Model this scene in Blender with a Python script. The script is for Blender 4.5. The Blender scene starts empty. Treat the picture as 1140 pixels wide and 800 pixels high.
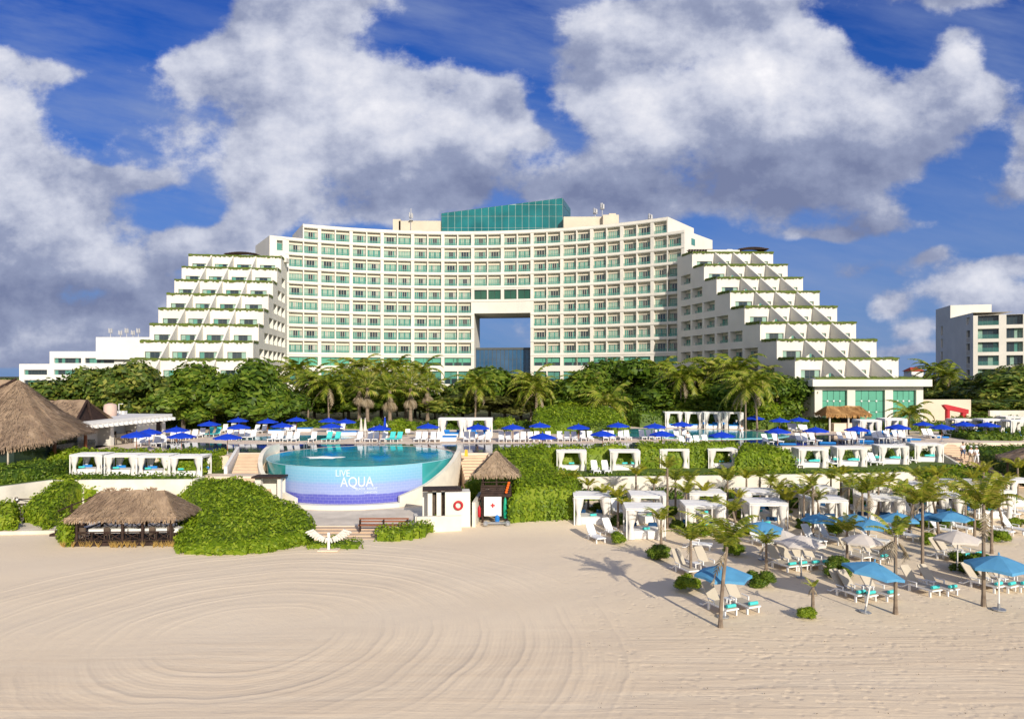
import bpy, math, random
from math import sin, cos, pi, radians as RD, hypot, atan2, sqrt
random.seed(7)
R_ = random.Random(11)
SC = bpy.context.scene
COL = SC.collection
F, HZ, CH = 775.0, 418.0, 11.5        # focal length and horizon of the photograph in its own pixels, camera height in metres
def W(px, py, z=0.0):
    Y = F*(CH-z)/(py-HZ); return ((px-570)/F*Y, Y, z)
def WY(px, Y, z=0.0): return ((px-570)/F*Y, Y, z)
def zt(x, y):
    t = min(1, max(0, (y-49.5)/10.5)); t = t*t*(3-2*t)
    k = 1.05*min(1, max(0, (x+2)/6)) if x > -2 else 0
    z = k*t
    if y < 17: z -= (17-y)*0.06
    return z
def G(px, py):                         # point of the beach under a photograph position
    z = 0
    for _ in range(25):
        x, y, _z = W(px, py, z); z = 0.5*z+0.5*zt(x, y)
    return (x, y, z)
# ---------------------------------------------------------------- mesh builder
class MB:
    def __init__(s): s.v = []; s.f = []; s.m = []
    def add(s, vs, fs, mi=0):
        o = len(s.v); s.v.extend(vs)
        for f in fs: s.f.append(tuple(o+i for i in f)); s.m.append(mi)
    def quad(s, a, b, c, d, mi=0): s.add([a, b, c, d], [(0, 1, 2, 3)], mi)
    def box(s, c, d, rz=0, mi=0, bev=0):
        hx, hy, hz = d[0]/2, d[1]/2, d[2]/2; cr, sr = cos(rz), sin(rz)
        def T(x, y, z): return (c[0]+x*cr-y*sr, c[1]+x*sr+y*cr, c[2]+z)
        if bev <= 0:
            vs = [T(x, y, z) for z in (-hz, hz) for x, y in ((-hx, -hy), (hx, -hy), (hx, hy), (-hx, hy))]
            s.add(vs, [(3, 2, 1, 0), (4, 5, 6, 7), (0, 1, 5, 4), (1, 2, 6, 5), (2, 3, 7, 6), (3, 0, 4, 7)], mi)
        else:
            b = min(bev, hx*.9, hy*.9, hz*.9); vs = []
            def ring(ix, z): 
                a, e = hx-ix, hy-ix
                return [T(x, y, z) for x, y in ((-a+b, -e), (a-b, -e), (a, -e+b), (a, e-b), (a-b, e), (-a+b, e), (-a, e-b), (-a, -e+b))]
            vs = ring(b*.5, -hz)+ring(0, -hz+b*.6)+ring(0, hz-b*.6)+ring(b*.5, hz)
            fs = [tuple(range(7, -1, -1)), tuple(range(24, 32))]
            for r in range(3):
                for i in range(8): j = (i+1) % 8; fs.append((r*8+i, r*8+j, r*8+8+j, r*8+8+i))
            s.add(vs, fs, mi)
    def prism(s, poly, z0, z1, mi=0, top=None):
        n = len(poly)
        a = sum(poly[i][0]*poly[(i+1) % n][1]-poly[(i+1) % n][0]*poly[i][1] for i in range(n))
        if a < 0: poly = poly[::-1]
        vs = [(x, y, z0) for x, y in poly]+[(x, y, z1) for x, y in poly]
        s.add(vs, [tuple(range(n-1, -1, -1))]+[(i, (i+1) % n, n+(i+1) % n, n+i) for i in range(n)], mi)
        s.add([(x, y, z1) for x, y in poly], [tuple(range(n))], mi if top is None else top)
    def tube(s, pts, rad, n=8, mi=0, cap=True):
        o = len(s.v); k = len(pts)
        if not hasattr(rad, '__len__'): rad = [rad]*k
        px = None
        for i, p in enumerate(pts):
            a = pts[max(0, i-1)]; b = pts[min(k-1, i+1)]
            d = (b[0]-a[0], b[1]-a[1], b[2]-a[2]); L = sqrt(sum(q*q for q in d)) or 1; d = tuple(q/L for q in d)
            up = px if px else ((0, 0, 1) if abs(d[2]) < .9 else (1, 0, 0))
            dt = sum(up[j]*d[j] for j in range(3)); u = tuple(up[j]-dt*d[j] for j in range(3)); L = sqrt(sum(q*q for q in u)) or 1; u = tuple(q/L for q in u)
            px = u; w = (d[1]*u[2]-d[2]*u[1], d[2]*u[0]-d[0]*u[2], d[0]*u[1]-d[1]*u[0])
            for j in range(n):
                t = 2*pi*j/n; c_, s_ = cos(t)*rad[i], sin(t)*rad[i]
                s.v.append((p[0]+u[0]*c_+w[0]*s_, p[1]+u[1]*c_+w[1]*s_, p[2]+u[2]*c_+w[2]*s_))
        for i in range(k-1):
            for j in range(n):
                q = (j+1) % n; s.f.append((o+i*n+j, o+i*n+q, o+(i+1)*n+q, o+(i+1)*n+j)); s.m.append(mi)
        if cap:
            s.f.append(tuple(o+j for j in range(n-1, -1, -1))); s.m.append(mi)
            s.f.append(tuple(o+(k-1)*n+j for j in range(n))); s.m.append(mi)
    def lathe(s, prof, n=16, c=(0, 0, 0), mi=0, sx=1, sy=1):
        o = len(s.v)
        for r, z in prof:
            for j in range(n): t = 2*pi*j/n; s.v.append((c[0]+r*cos(t)*sx, c[1]+r*sin(t)*sy, c[2]+z))
        for i in range(len(prof)-1):
            for j in range(n):
                q = (j+1) % n; s.f.append((o+i*n+j, o+i*n+q, o+(i+1)*n+q, o+(i+1)*n+j)); s.m.append(mi)
    def ball(s, c, r, n=8, mi=0, sz=1, jit=0):
        prof = [(max(.001, sin(pi*i/n)), -cos(pi*i/n)) for i in range(n+1)]
        o = len(s.v); s.lathe([(a*r, b*r*sz) for a, b in prof], n+2, c, mi)
        if jit:
            for i in range(o, len(s.v)):
                v = s.v[i]; k = 1+jit*(sin(v[0]*7.3/r+v[1]*3.1/r)+sin(v[2]*6.1/r+v[1]*5.7/r+1))*.5
                s.v[i] = tuple(c[j]+(v[j]-c[j])*k for j in range(3))
    def build(s, name, mats, parent=None, smooth=False):
        me = bpy.data.meshes.new(name); me.from_pydata(s.v, [], s.f)
        if not isinstance(mats, (list, tuple)): mats = [mats]
        for m in mats: me.materials.append(m)
        if len(mats) > 1: me.polygons.foreach_set('material_index', s.m)
        if smooth: me.polygons.foreach_set('use_smooth', [True]*len(s.f))
        me.update()
        o = bpy.data.objects.new(name, me); COL.objects.link(o)
        if parent is not None: o.parent = parent
        return o
def tag(o, label=None, cat=None, group=None, kind=None):
    if label: o['label'] = label
    if cat: o['category'] = cat
    if group: o['group'] = group
    if kind: o['kind'] = kind
    return o
def thing(name, label, cat, loc=(0, 0, 0), rz=0, group=None):
    o = bpy.data.objects.new(name, None); COL.objects.link(o); o.location = loc; o.rotation_euler = (0, 0, rz)
    return tag(o, label, cat, group)
PROTOS = []
def proto(name, cat):
    o = thing(name, None, cat); PROTOS.append(o); return o
def dup(root, loc, rz=0, label=None, group=None, sc=None, name=None):
    r = root.copy(); COL.objects.link(r); r.location = loc; r.rotation_euler = (0, 0, rz)
    if sc: r.scale = sc if hasattr(sc, '__len__') else (sc, sc, sc)
    if label: r['label'] = label
    if group: r['group'] = group
    for ch in root.children:
        c = ch.copy(); COL.objects.link(c); c.parent = r
        for g in ch.children:
            d = g.copy(); COL.objects.link(d); d.parent = c
    return r
def clear_protos():
    for p in PROTOS:
        for ch in list(p.children):
            for g in list(ch.children): bpy.data.objects.remove(g)
            bpy.data.objects.remove(ch)
        bpy.data.objects.remove(p)
ORD = ['first', 'second', 'third', 'fourth', 'fifth', 'sixth', 'seventh', 'eighth', 'ninth', 'tenth', 'eleventh', 'twelfth', 'thirteenth', 'fourteenth', 'fifteenth', 'sixteenth', 'seventeenth', 'eighteenth', 'nineteenth', 'twentieth']
ORD += ['twenty-'+o for o in ORD[:9]]+['thirtieth']+['thirty-'+o for o in ORD[:9]]+['fortieth']+['forty-'+o for o in ORD[:9]]
# ---------------------------------------------------------------- materials
def nt(name):
    m = bpy.data.materials.new(name); m.use_nodes = True; t = m.node_tree
    return m, t, t.nodes['Principled BSDF'], t.nodes['Material Output']
def N(t, ty, **k):
    n = t.nodes.new(ty)
    for a, b in k.items():
        if a.startswith('i_'): n.inputs[a[2:].replace('_', ' ')].default_value = b
        else: setattr(n, a, b)
    return n
def math_(t, op, a, b=None, c=None, cl=False):
    n = t.nodes.new('ShaderNodeMath'); n.operation = op; n.use_clamp = cl
    for i, q in enumerate((a, b, c)):
        if q is None: continue
        if isinstance(q, (int, float)): n.inputs[i].default_value = q
        else: t.links.new(q, n.inputs[i])
    return n.outputs[0]
def mixc(t, fac, a, b, bt='MIX'):
    n = t.nodes.new('ShaderNodeMix'); n.data_type = 'RGBA'; n.blend_type = bt; n.clamp_factor = True
    for q, s in ((fac, n.inputs[0]), (a, n.inputs[6]), (b, n.inputs[7])):
        if isinstance(q, (int, float)): s.default_value = q
        elif isinstance(q, tuple): s.default_value = (*q[:3], 1)
        else: t.links.new(q, s)
    return n.outputs[2]
def ramp(t, fac, stops, interp='LINEAR'):
    n = t.nodes.new('ShaderNodeValToRGB'); cr = n.color_ramp; cr.interpolation = interp
    while len(cr.elements) < len(stops): cr.elements.new(.5)
    for e, (p, c) in zip(cr.elements, stops): e.position = p; e.color = (*c, 1) if len(c) == 3 else c
    t.links.new(fac, n.inputs[0]); return n.outputs[0]
def mat(name, col, rough=.7, var=.12, scale=1.2, bump=0, bscale=20, spec=.3, metal=0, col2=None, stretch=None, detail=5):
    m, t, b, o = nt(name); L = t.links.new
    b.inputs['Roughness'].default_value = rough; b.inputs['Specular IOR Level'].default_value = spec; b.inputs['Metallic'].default_value = metal
    g = N(t, 'ShaderNodeNewGeometry'); vec = g.outputs['Position']
    if stretch:
        tc = N(t, 'ShaderNodeTexCoord'); mp = N(t, 'ShaderNodeMapping'); mp.inputs['Scale'].default_value = stretch; L(tc.outputs['Object'], mp.inputs[0]); vec = mp.outputs[0]
    n = N(t, 'ShaderNodeTexNoise'); n.inputs['Scale'].default_value = scale; n.inputs['Detail'].default_value = detail; L(vec, n.inputs['Vector'])
    c2 = col2 or tuple(max(0, c*(1-var*2)) for c in col)
    f = math_(t, 'MULTIPLY_ADD', n.outputs[0], 2.4, -.7, True)
    L(mixc(t, f, c2, col), b.inputs['Base Color'])
    if bump:
        n2 = N(t, 'ShaderNodeTexNoise'); n2.inputs['Scale'].default_value = bscale; n2.inputs['Detail'].default_value = 4; L(vec, n2.inputs['Vector'])
        bp = N(t, 'ShaderNodeBump'); bp.inputs['Strength'].default_value = 1; bp.inputs['Distance'].default_value = bump
        L(n2.outputs[0], bp.inputs['Height']); L(bp.outputs[0], b.inputs['Normal'])
    return m
def leafmat(name, cols, trans=.35, rough=.55):
    m, t, b, o = nt(name); L = t.links.new
    g = N(t, 'ShaderNodeNewGeometry'); oi = N(t, 'ShaderNodeObjectInfo')
    n = N(t, 'ShaderNodeTexNoise'); n.inputs['Scale'].default_value = .45; n.inputs['Detail'].default_value = 3; L(g.outputs['Position'], n.inputs['Vector'])
    a = math_(t, 'MULTIPLY', g.outputs['Random Per Island'], .75)
    f = math_(t, 'MULTIPLY_ADD', n.outputs[0], .55, a)
    f = math_(t, 'MULTIPLY_ADD', oi.outputs['Random'], .18, f); f = math_(t, 'SUBTRACT', f, .13)
    c = ramp(t, f, [(i/(len(cols)-1), q) for i, q in enumerate(cols)])
    L(c, b.inputs['Base Color']); b.inputs['Roughness'].default_value = rough; b.inputs['Specular IOR Level'].default_value = .35
    tr = N(t, 'ShaderNodeBsdfTranslucent'); L(mixc(t, 1.0, c, (1.25, 1.15, .5), 'MULTIPLY'), tr.inputs[0])
    mx = N(t, 'ShaderNodeMixShader'); mx.inputs[0].default_value = trans
    L(b.outputs[0], mx.inputs[1]); L(tr.outputs[0], mx.inputs[2]); L(mx.outputs[0], o.inputs[0])
    return m
M = {}
M['white'] = mat('white_paint', (.8, .79, .75), .6, .04)
M['stucco'] = mat('cream_stucco', (.77, .735, .65), .85, .07, .25, .004, 30)
M['stucco2'] = mat('white_stucco', (.8, .78, .74), .85, .05, .3)
M['stucco3'] = mat('beige_stucco', (.66, .58, .45), .85, .08, .3)
M['wallw'] = mat('garden_wall_render', (.78, .73, .62), .85, .12, .8, .004, 20)
M['soff'] = mat('warm_balcony_paint', (.74, .67, .53), .85, .05, .5)
M['fabw'] = mat('white_fabric', (.82, .81, .79), .9, .04)
M['curt'] = mat('ivory_curtain', (.76, .73, .68), .9, .08, 3, .01, 8)
M['cream'] = mat('cream_mesh_fabric', (.52, .46, .36), .9, .06)
M['plastic'] = mat('white_resin', (.8, .8, .79), .4, .02, spec=.5)
M['aqua'] = mat('aqua_towel', (.08, .62, .6), .95, .1, 6)
M['blue'] = mat('royal_blue_canvas', (.005, .055, .6), .8, .12, 2)
M['lblue'] = mat('sky_blue_canvas', (.1, .33, .56), .8, .1, 1.5)
M['creamc'] = mat('cream_canvas', (.66, .6, .53), .85, .08, 1.5)
M['mat_b'] = mat('blue_mattress', (.02, .22, .62), .8, .1)
M['navy'] = mat('navy_cushion', (.01, .06, .16), .8, .1)
M['dwood'] = mat('dark_brown_wood', (.055, .03, .022), .7, .3, 3, .01, 12)
M['wood'] = mat('weathered_timber', (.13, .095, .07), .8, .25, 3, .01, 15)
M['pole'] = mat('varnished_pole', (.3, .1, .04), .5, .1)
M['metal'] = mat('grey_metal', (.45, .46, .47), .4, .1, metal=.6)
M['thatch'] = mat('weathered_thatch', (.4, .29, .19), .95, .3, .9, .03, 18, col2=(.24, .165, .11))
M['thatch2'] = mat('fresh_thatch', (.55, .33, .13), .95, .25, 1.2, .03, 18, col2=(.36, .18, .06))
M['thatch3'] = mat('pale_thatch', (.46, .35, .24), .95, .25, 1.2, .03, 18, col2=(.24, .17, .11))
M['trunk'] = mat('palm_bark', (.3, .235, .17), .9, .2, 1, .02, 10, stretch=(3, 3, 14), col2=(.16, .12, .09))
M['bark'] = mat('grey_bark', (.16, .13, .1), .9, .25, 2, .02, 10)
M['red'] = mat('red_paint', (.5, .02, .03), .5, .1)
M['redroof'] = mat('red_roof_tiles', (.5, .09, .04), .8, .15)
M['orange'] = mat('orange_plastic', (.8, .14, .01), .5, .05)
M['green_p'] = mat('green_plastic', (.01, .35, .2), .5, .05)
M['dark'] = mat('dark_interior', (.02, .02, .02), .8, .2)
M['yel'] = mat('yellow_plastic', (.75, .42, .02), .5, .05)
M['skin'] = mat('skin', (.42, .24, .16), .6, .03)
M['hair'] = mat('hair', (.03, .02, .015), .8, .1)
M['shirtw'] = mat('white_shirt', (.8, .8, .8), .9, .03)
M['shorts'] = mat('blue_grey_shorts', (.12, .17, .28), .9, .1)
M['tan'] = mat('tan_trousers', (.45, .36, .26), .9, .1)
M['stone'] = mat('pale_paving', (.82, .68, .53), .95, .1, .5, .004, 25, spec=.06)
M['peach'] = mat('peach_stone', (.7, .53, .37), .95, .08, 1, .003, 25, spec=.06)
M['conc'] = mat('pale_concrete', (.8, .7, .57), .95, .14, .8, .004, 20, spec=.06)
M['roofg'] = mat('roof_membrane', (.5, .5, .5), .9, .1)
M['grass'] = mat('planter_grass', (.14, .19, .03), .95, .3, 3, .05, 12, col2=(.07, .1, .02))
M['soil'] = mat('soil_and_grass', (.06, .09, .02), .95, .3, .3, .03, 6, col2=(.1, .08, .05))
M['frame'] = mat('dark_window_frame', (.09, .1, .1), .5, .1)
M['antm'] = mat('antenna_grey', (.5, .5, .5), .6, .1)
M['leafA'] = leafmat('sea_grape_leaves', [(.02, .04, .006), (.045, .085, .01), (.08, .135, .016), (.14, .19, .024), (.3, .3, .05)], .25)
M['leafB'] = leafmat('bright_hedge_leaves', [(.05, .095, .004), (.1, .17, .005), (.155, .245, .007), (.21, .31, .01), (.33, .4, .03)])
M['leafC'] = leafmat('deep_green_leaves', [(.02, .045, .004), (.045, .095, .007), (.08, .15, .01), (.13, .21, .015), (.22, .29, .03)])
M['leafD'] = leafmat('olive_leaves', [(.05, .06, .015), (.085, .1, .02), (.12, .13, .025), (.16, .16, .04)], .25)
M['frond'] = leafmat('palm_fronds', [(.05, .09, .006), (.1, .155, .01), (.16, .22, .014), (.27, .31, .025), (.42, .38, .1)], .3, .45)
M['frondb'] = leafmat('beach_palm_fronds', [(.06, .1, .006), (.12, .17, .01), (.2, .26, .015), (.32, .35, .025), (.45, .4, .08)], .35, .45)
M['frondy'] = leafmat('yellow_palm_fronds', [(.12, .16, .01), (.22, .26, .015), (.34, .34, .02), (.45, .4, .03)], .35, .45)
M['frondd'] = leafmat('dry_palm_fronds', [(.16, .13, .07), (.26, .2, .12), (.36, .29, .2), (.44, .38, .28)], .2, .7)
M['turf'] = mat('clipped_turf', (.11, .17, .02), .95, .3, 2, .04, 10, col2=(.06, .1, .012))
M['tufty'] = leafmat('dry_golden_grass', [(.25, .16, .05), (.42, .27, .07), (.5, .36, .12)], .2, .8)
def glassmat(name, col, rough=.08, spec=.7, var=.1, sc=.5, alpha=1):
    m, t, b, o = nt(name); L = t.links.new
    g = N(t, 'ShaderNodeNewGeometry'); n = N(t, 'ShaderNodeTexNoise'); n.inputs['Scale'].default_value = sc; L(g.outputs['Position'], n.inputs['Vector'])
    L(mixc(t, math_(t, 'MULTIPLY_ADD', n.outputs[0], 2, -.5, True), tuple(c*(1-var*3) for c in col), col), b.inputs['Base Color'])
    b.inputs['Roughness'].default_value = rough; b.inputs['Specular IOR Level'].default_value = spec; b.inputs['Alpha'].default_value = alpha
    return m
M['gdark'] = glassmat('dark_window_glass', (.03, .05, .06))
M['gteal'] = glassmat('teal_window_glass', (.1, .3, .24))
M['gcurt'] = mat('pale_green_drape', (.27, .42, .34), .7, .1, 2)
M['gcurt2'] = mat('grey_drape', (.4, .42, .37), .7, .1, 2)
M['ggreen'] = glassmat('green_panel_glass', (.12, .4, .28), .15, .5, .06, .6)
M['gblue'] = glassmat('blue_curtain_glass', (.03, .1, .2), .05, .8)
M['gtop'] = glassmat('rooftop_teal_glass', (.012, .19, .2), .05, .6, .15, .25)
M['grail'] = glassmat('balcony_rail_glass', (.12, .4, .33), .05, .6, .05, .5, .3)
def water(name, col, bump, bs, deep=None):
    m, t, b, o = nt(name); L = t.links.new
    g = N(t, 'ShaderNodeNewGeometry'); n = N(t, 'ShaderNodeTexNoise'); n.inputs['Scale'].default_value = .35; n.inputs['Detail'].default_value = 3; L(g.outputs['Position'], n.inputs['Vector'])
    L(mixc(t, math_(t, 'MULTIPLY_ADD', n.outputs[0], 2.5, -.75, True), deep or tuple(c*.7 for c in col), col), b.inputs['Base Color'])
    b.inputs['Roughness'].default_value = .04; b.inputs['Specular IOR Level'].default_value = .25; b.inputs['IOR'].default_value = 1.33
    n2 = N(t, 'ShaderNodeTexNoise'); n2.inputs['Scale'].default_value = bs; n2.inputs['Detail'].default_value = 3; L(g.outputs['Position'], n2.inputs['Vector'])
    bp = N(t, 'ShaderNodeBump'); bp.inputs['Distance'].default_value = bump; bp.inputs['Strength'].default_value = 1
    L(n2.outputs[0], bp.inputs['Height']); L(bp.outputs[0], b.inputs['Normal']); return m
M['wteal'] = water('teal_pool_water', (.02, .5, .62), .012, 1.3, (.01, .3, .4))
M['wnavy'] = water('navy_pool_water', (.025, .045, .11), .006, 1.8)
M['wkid'] = water('turquoise_pool_water', (.05, .4, .42), .012, 2.2, (.02, .22, .27))
M['sea'] = water('sea_water', (.01, .12, .16), .2, .3)
def sandmat():
    m, t, b, o = nt('raked_sand'); L = t.links.new
    g = N(t, 'ShaderNodeNewGeometry'); P = g.outputs['Position']
    sp = N(t, 'ShaderNodeSeparateXYZ'); L(P, sp.inputs[0]); X, Y = sp.outputs[0], sp.outputs[1]
    def noise(sc, det, vec=P, ro=.5):
        n = N(t, 'ShaderNodeTexNoise'); n.inputs['Scale'].default_value = sc; n.inputs['Detail'].default_value = det; n.inputs['Roughness'].default_value = ro; L(vec, n.inputs['Vector']); return n.outputs[0]
    dx = math_(t, 'ADD', X, 11.8); dy = math_(t, 'SUBTRACT', Y, 30.7)
    rr = math_(t, 'SQRT', math_(t, 'ADD', math_(t, 'MULTIPLY', dx, dx), math_(t, 'MULTIPLY', dy, dy)))
    an = math_(t, 'ARCTAN2', dy, dx)
    wob = math_(t, 'MULTIPLY_ADD', noise(.09, 2), 1.6, -.8)
    r2 = math_(t, 'ADD', math_(t, 'ADD', rr, wob), math_(t, 'MULTIPLY', noise(.35, 2), .5))
    def rings(per, sharp, ph=0):
        s = math_(t, 'SINE', math_(t, 'MULTIPLY_ADD', r2, 2*pi/per, ph)); s = math_(t, 'MULTIPLY_ADD', s, .5, .5); return math_(t, 'POWER', s, sharp)
    big = rings(2.1, 8); mid = math_(t, 'MULTIPLY', rings(.7, 2, 1.), noise(.25, 2)); fine = rings(.21, 1.5)
    mask = math_(t, 'SMOOTH_MIN', 1, math_(t, 'MULTIPLY', math_(t, 'SUBTRACT', 17.6, rr), 1.2), .1); mask = math_(t, 'MAXIMUM', mask, 0)
    mask = math_(t, 'MULTIPLY', mask, math_(t, 'MULTIPLY_ADD', noise(.13, 2), 2.0, -.25, True)); mask = math_(t, 'MULTIPLY', mask, math_(t, 'MULTIPLY_ADD', rr, .3, -.5, True))
    mask = math_(t, 'MULTIPLY', mask, math_(t, 'MULTIPLY', math_(t, 'SUBTRACT', Y, 22.6), .35, None, True))
    hr = math_(t, 'MULTIPLY', math_(t, 'ADD', math_(t, 'ADD', math_(t, 'MULTIPLY', math_(t, 'ADD', big, math_(t, 'MULTIPLY', rings(2.1, 18, 1.3), .8)), .06), math_(t, 'MULTIPLY', mid, .03)), math_(t, 'MULTIPLY', fine, .007)), mask)
    # vehicle tracks running along the shore
    mp = N(t, 'ShaderNodeMapping'); mp.inputs['Rotation'].default_value = (0, 0, RD(-7)); mp.inputs['Scale'].default_value = (.05, 1, 1); L(P, mp.inputs[0])
    trk = noise(2.2, 4, mp.outputs[0], .6)
    inv = math_(t, 'SUBTRACT', 1, mask)
    low = math_(t, 'MULTIPLY', math_(t, 'SUBTRACT', 33.5, math_(t, 'ADD', Y, math_(t, 'MULTIPLY', X, -.10))), .2, None, True)
    ht = math_(t, 'MULTIPLY', math_(t, 'MULTIPLY', trk, .13), math_(t, 'MULTIPLY', low, math_(t, 'MAXIMUM', inv, .25)))
    # footprints
    vo = N(t, 'ShaderNodeTexVoronoi'); vo.inputs['Scale'].default_value = 2.6; vo.feature = 'SMOOTH_F1'; L(P, vo.inputs['Vector'])
    ft = math_(t, 'MULTIPLY', math_(t, 'MINIMUM', vo.outputs[0], .35), .2)
    rt = math_(t, 'MULTIPLY_ADD', math_(t, 'ADD', X, math_(t, 'MULTIPLY', noise(.2, 2), 5)), .25, -1.1, True)
    rt = math_(t, 'MULTIPLY', rt, math_(t, 'MULTIPLY_ADD', noise(.25, 3), 2.4, -.6, True))
    hf = math_(t, 'MULTIPLY', ft, math_(t, 'MULTIPLY_ADD', rt, 1.0, .08))
    hg = math_(t, 'ADD', math_(t, 'MULTIPLY', noise(7, 6, P, .65), .02), math_(t, 'MULTIPLY', noise(.8, 4), .06))
    h = math_(t, 'ADD', math_(t, 'ADD', hr, ht), math_(t, 'ADD', hf, hg))
    bp = N(t, 'ShaderNodeBump'); bp.inputs['Distance'].default_value = 1; bp.inputs['Strength'].default_value = .42; L(h, bp.inputs['Height']); L(bp.outputs[0], b.inputs['Normal'])
    c = mixc(t, math_(t, 'MULTIPLY_ADD', noise(.12, 5), 2, -.5, True), SAND[0], SAND[1])
    c = mixc(t, math_(t, 'MULTIPLY', noise(14, 3), .35), c, SAND[2])
    c = mixc(t, math_(t, 'MULTIPLY', low, math_(t, 'MULTIPLY_ADD', trk, 1.6, -.45, True)), c, SAND[3])
    c = mixc(t, math_(t, 'MULTIPLY', rt, .4), c, SAND[4])
    L(c, b.inputs['Base Color']); b.inputs['Roughness'].default_value = .95; b.inputs['Specular IOR Level'].default_value = .1
    return m
SAND = [(.8, .66, .47), (.86, .73, .54), (.7, .57, .41), (.7, .55, .38), (.73, .59, .41)]
M['sand'] = sandmat()
# ---------------------------------------------------------------- foliage helpers
def rv(r=R_):
    while 1:
        x, y, z = r.uniform(-1, 1), r.uniform(-1, 1), r.uniform(-1, 1); q = x*x+y*y+z*z
        if .01 < q < 1: q = sqrt(q); return (x/q, y/q, z/q)
def leaf(mb, p, n, s, mi=0, asp=.6, r=R_):
    a = rv(r); d = sum(a[i]*n[i] for i in range(3)); u = [a[i]-d*n[i] for i in range(3)]; L = sqrt(sum(q*q for q in u)) or 1; u = [q/L*s for q in u]
    w = [(n[1]*u[2]-n[2]*u[1])*asp, (n[2]*u[0]-n[0]*u[2])*asp, (n[0]*u[1]-n[1]*u[0])*asp]
    mb.add([(p[0]-u[0], p[1]-u[1], p[2]-u[2]), (p[0]+w[0]*.8, p[1]+w[1]*.8, p[2]+w[2]*.8), (p[0]+u[0], p[1]+u[1], p[2]+u[2]), (p[0]-w[0]*.8, p[1]-w[1]*.8, p[2]-w[2]*.8)], [(0, 1, 2, 3)], mi)
def nrm(v): L = sqrt(sum(q*q for q in v)) or 1; return tuple(q/L for q in v)
def crown_mesh(seed, nl, lobes, lsz, flat=.8, low=-.55):
    r = random.Random(seed); mb = MB(); L = []
    for i in range(lobes):
        t = r.uniform(0, 2*pi); q = sqrt(r.uniform(0, 1))*.66; z = r.uniform(low, .75)*(1-.45*q*q)
        L.append((cos(t)*q, sin(t)*q, z*flat, r.uniform(.26, .46)))
    for c in L: mb.ball(c[:3], c[3]*.8, 6, 0, .85, .25)
    tot = sum(c[3]**2 for c in L)
    for c in L:
        for k in range(int(nl*c[3]**2/tot)):
            d = rv(r)
            if d[2] < -.5 and r.random() < .6: continue
            rad = c[3]*r.uniform(.78, 1.12)*(1+.12*sin(d[0]*9+seed)*sin(d[2]*8))
            p = (c[0]+d[0]*rad, c[1]+d[1]*rad, c[2]+d[2]*rad*.9)
            if any(e is not c and (p[0]-e[0])**2+(p[1]-e[1])**2+(p[2]-e[2])**2 < (e[3]*.72)**2 for e in L): continue
            leaf(mb, p, nrm((d[0]+r.uniform(-.6, .6), d[1]+r.uniform(-.6, .6), d[2]+r.uniform(-.4, .8))), lsz*r.uniform(.6, 1.25), 0, .62, r)
    return mb
def inside(x, y, poly):
    c = False; n = len(poly); j = n-1
    for i in range(n):
        a, b = poly[i], poly[j]
        if (a[1] > y) != (b[1] > y) and x < (b[0]-a[0])*(y-a[1])/(b[1]-a[1])+a[0]: c = not c
        j = i
    return c
def edged(x, y, poly):
    m = 1e9; n = len(poly)
    for i in range(n):
        a, b = poly[i], poly[(i+1) % n]; vx, vy = b[0]-a[0], b[1]-a[1]; L = vx*vx+vy*vy or 1e-9
        t = max(0, min(1, ((x-a[0])*vx+(y-a[1])*vy)/L)); m = min(m, hypot(x-a[0]-t*vx, y-a[1]-t*vy))
    return m
def bumpf(x, y, s=1.0):
    return (sin(x*1.7*s+y*.9*s)+sin(x*.8*s-y*1.9*s+2)+sin(x*3.1*s+y*2.7*s+1)*.6)/2.6
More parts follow.
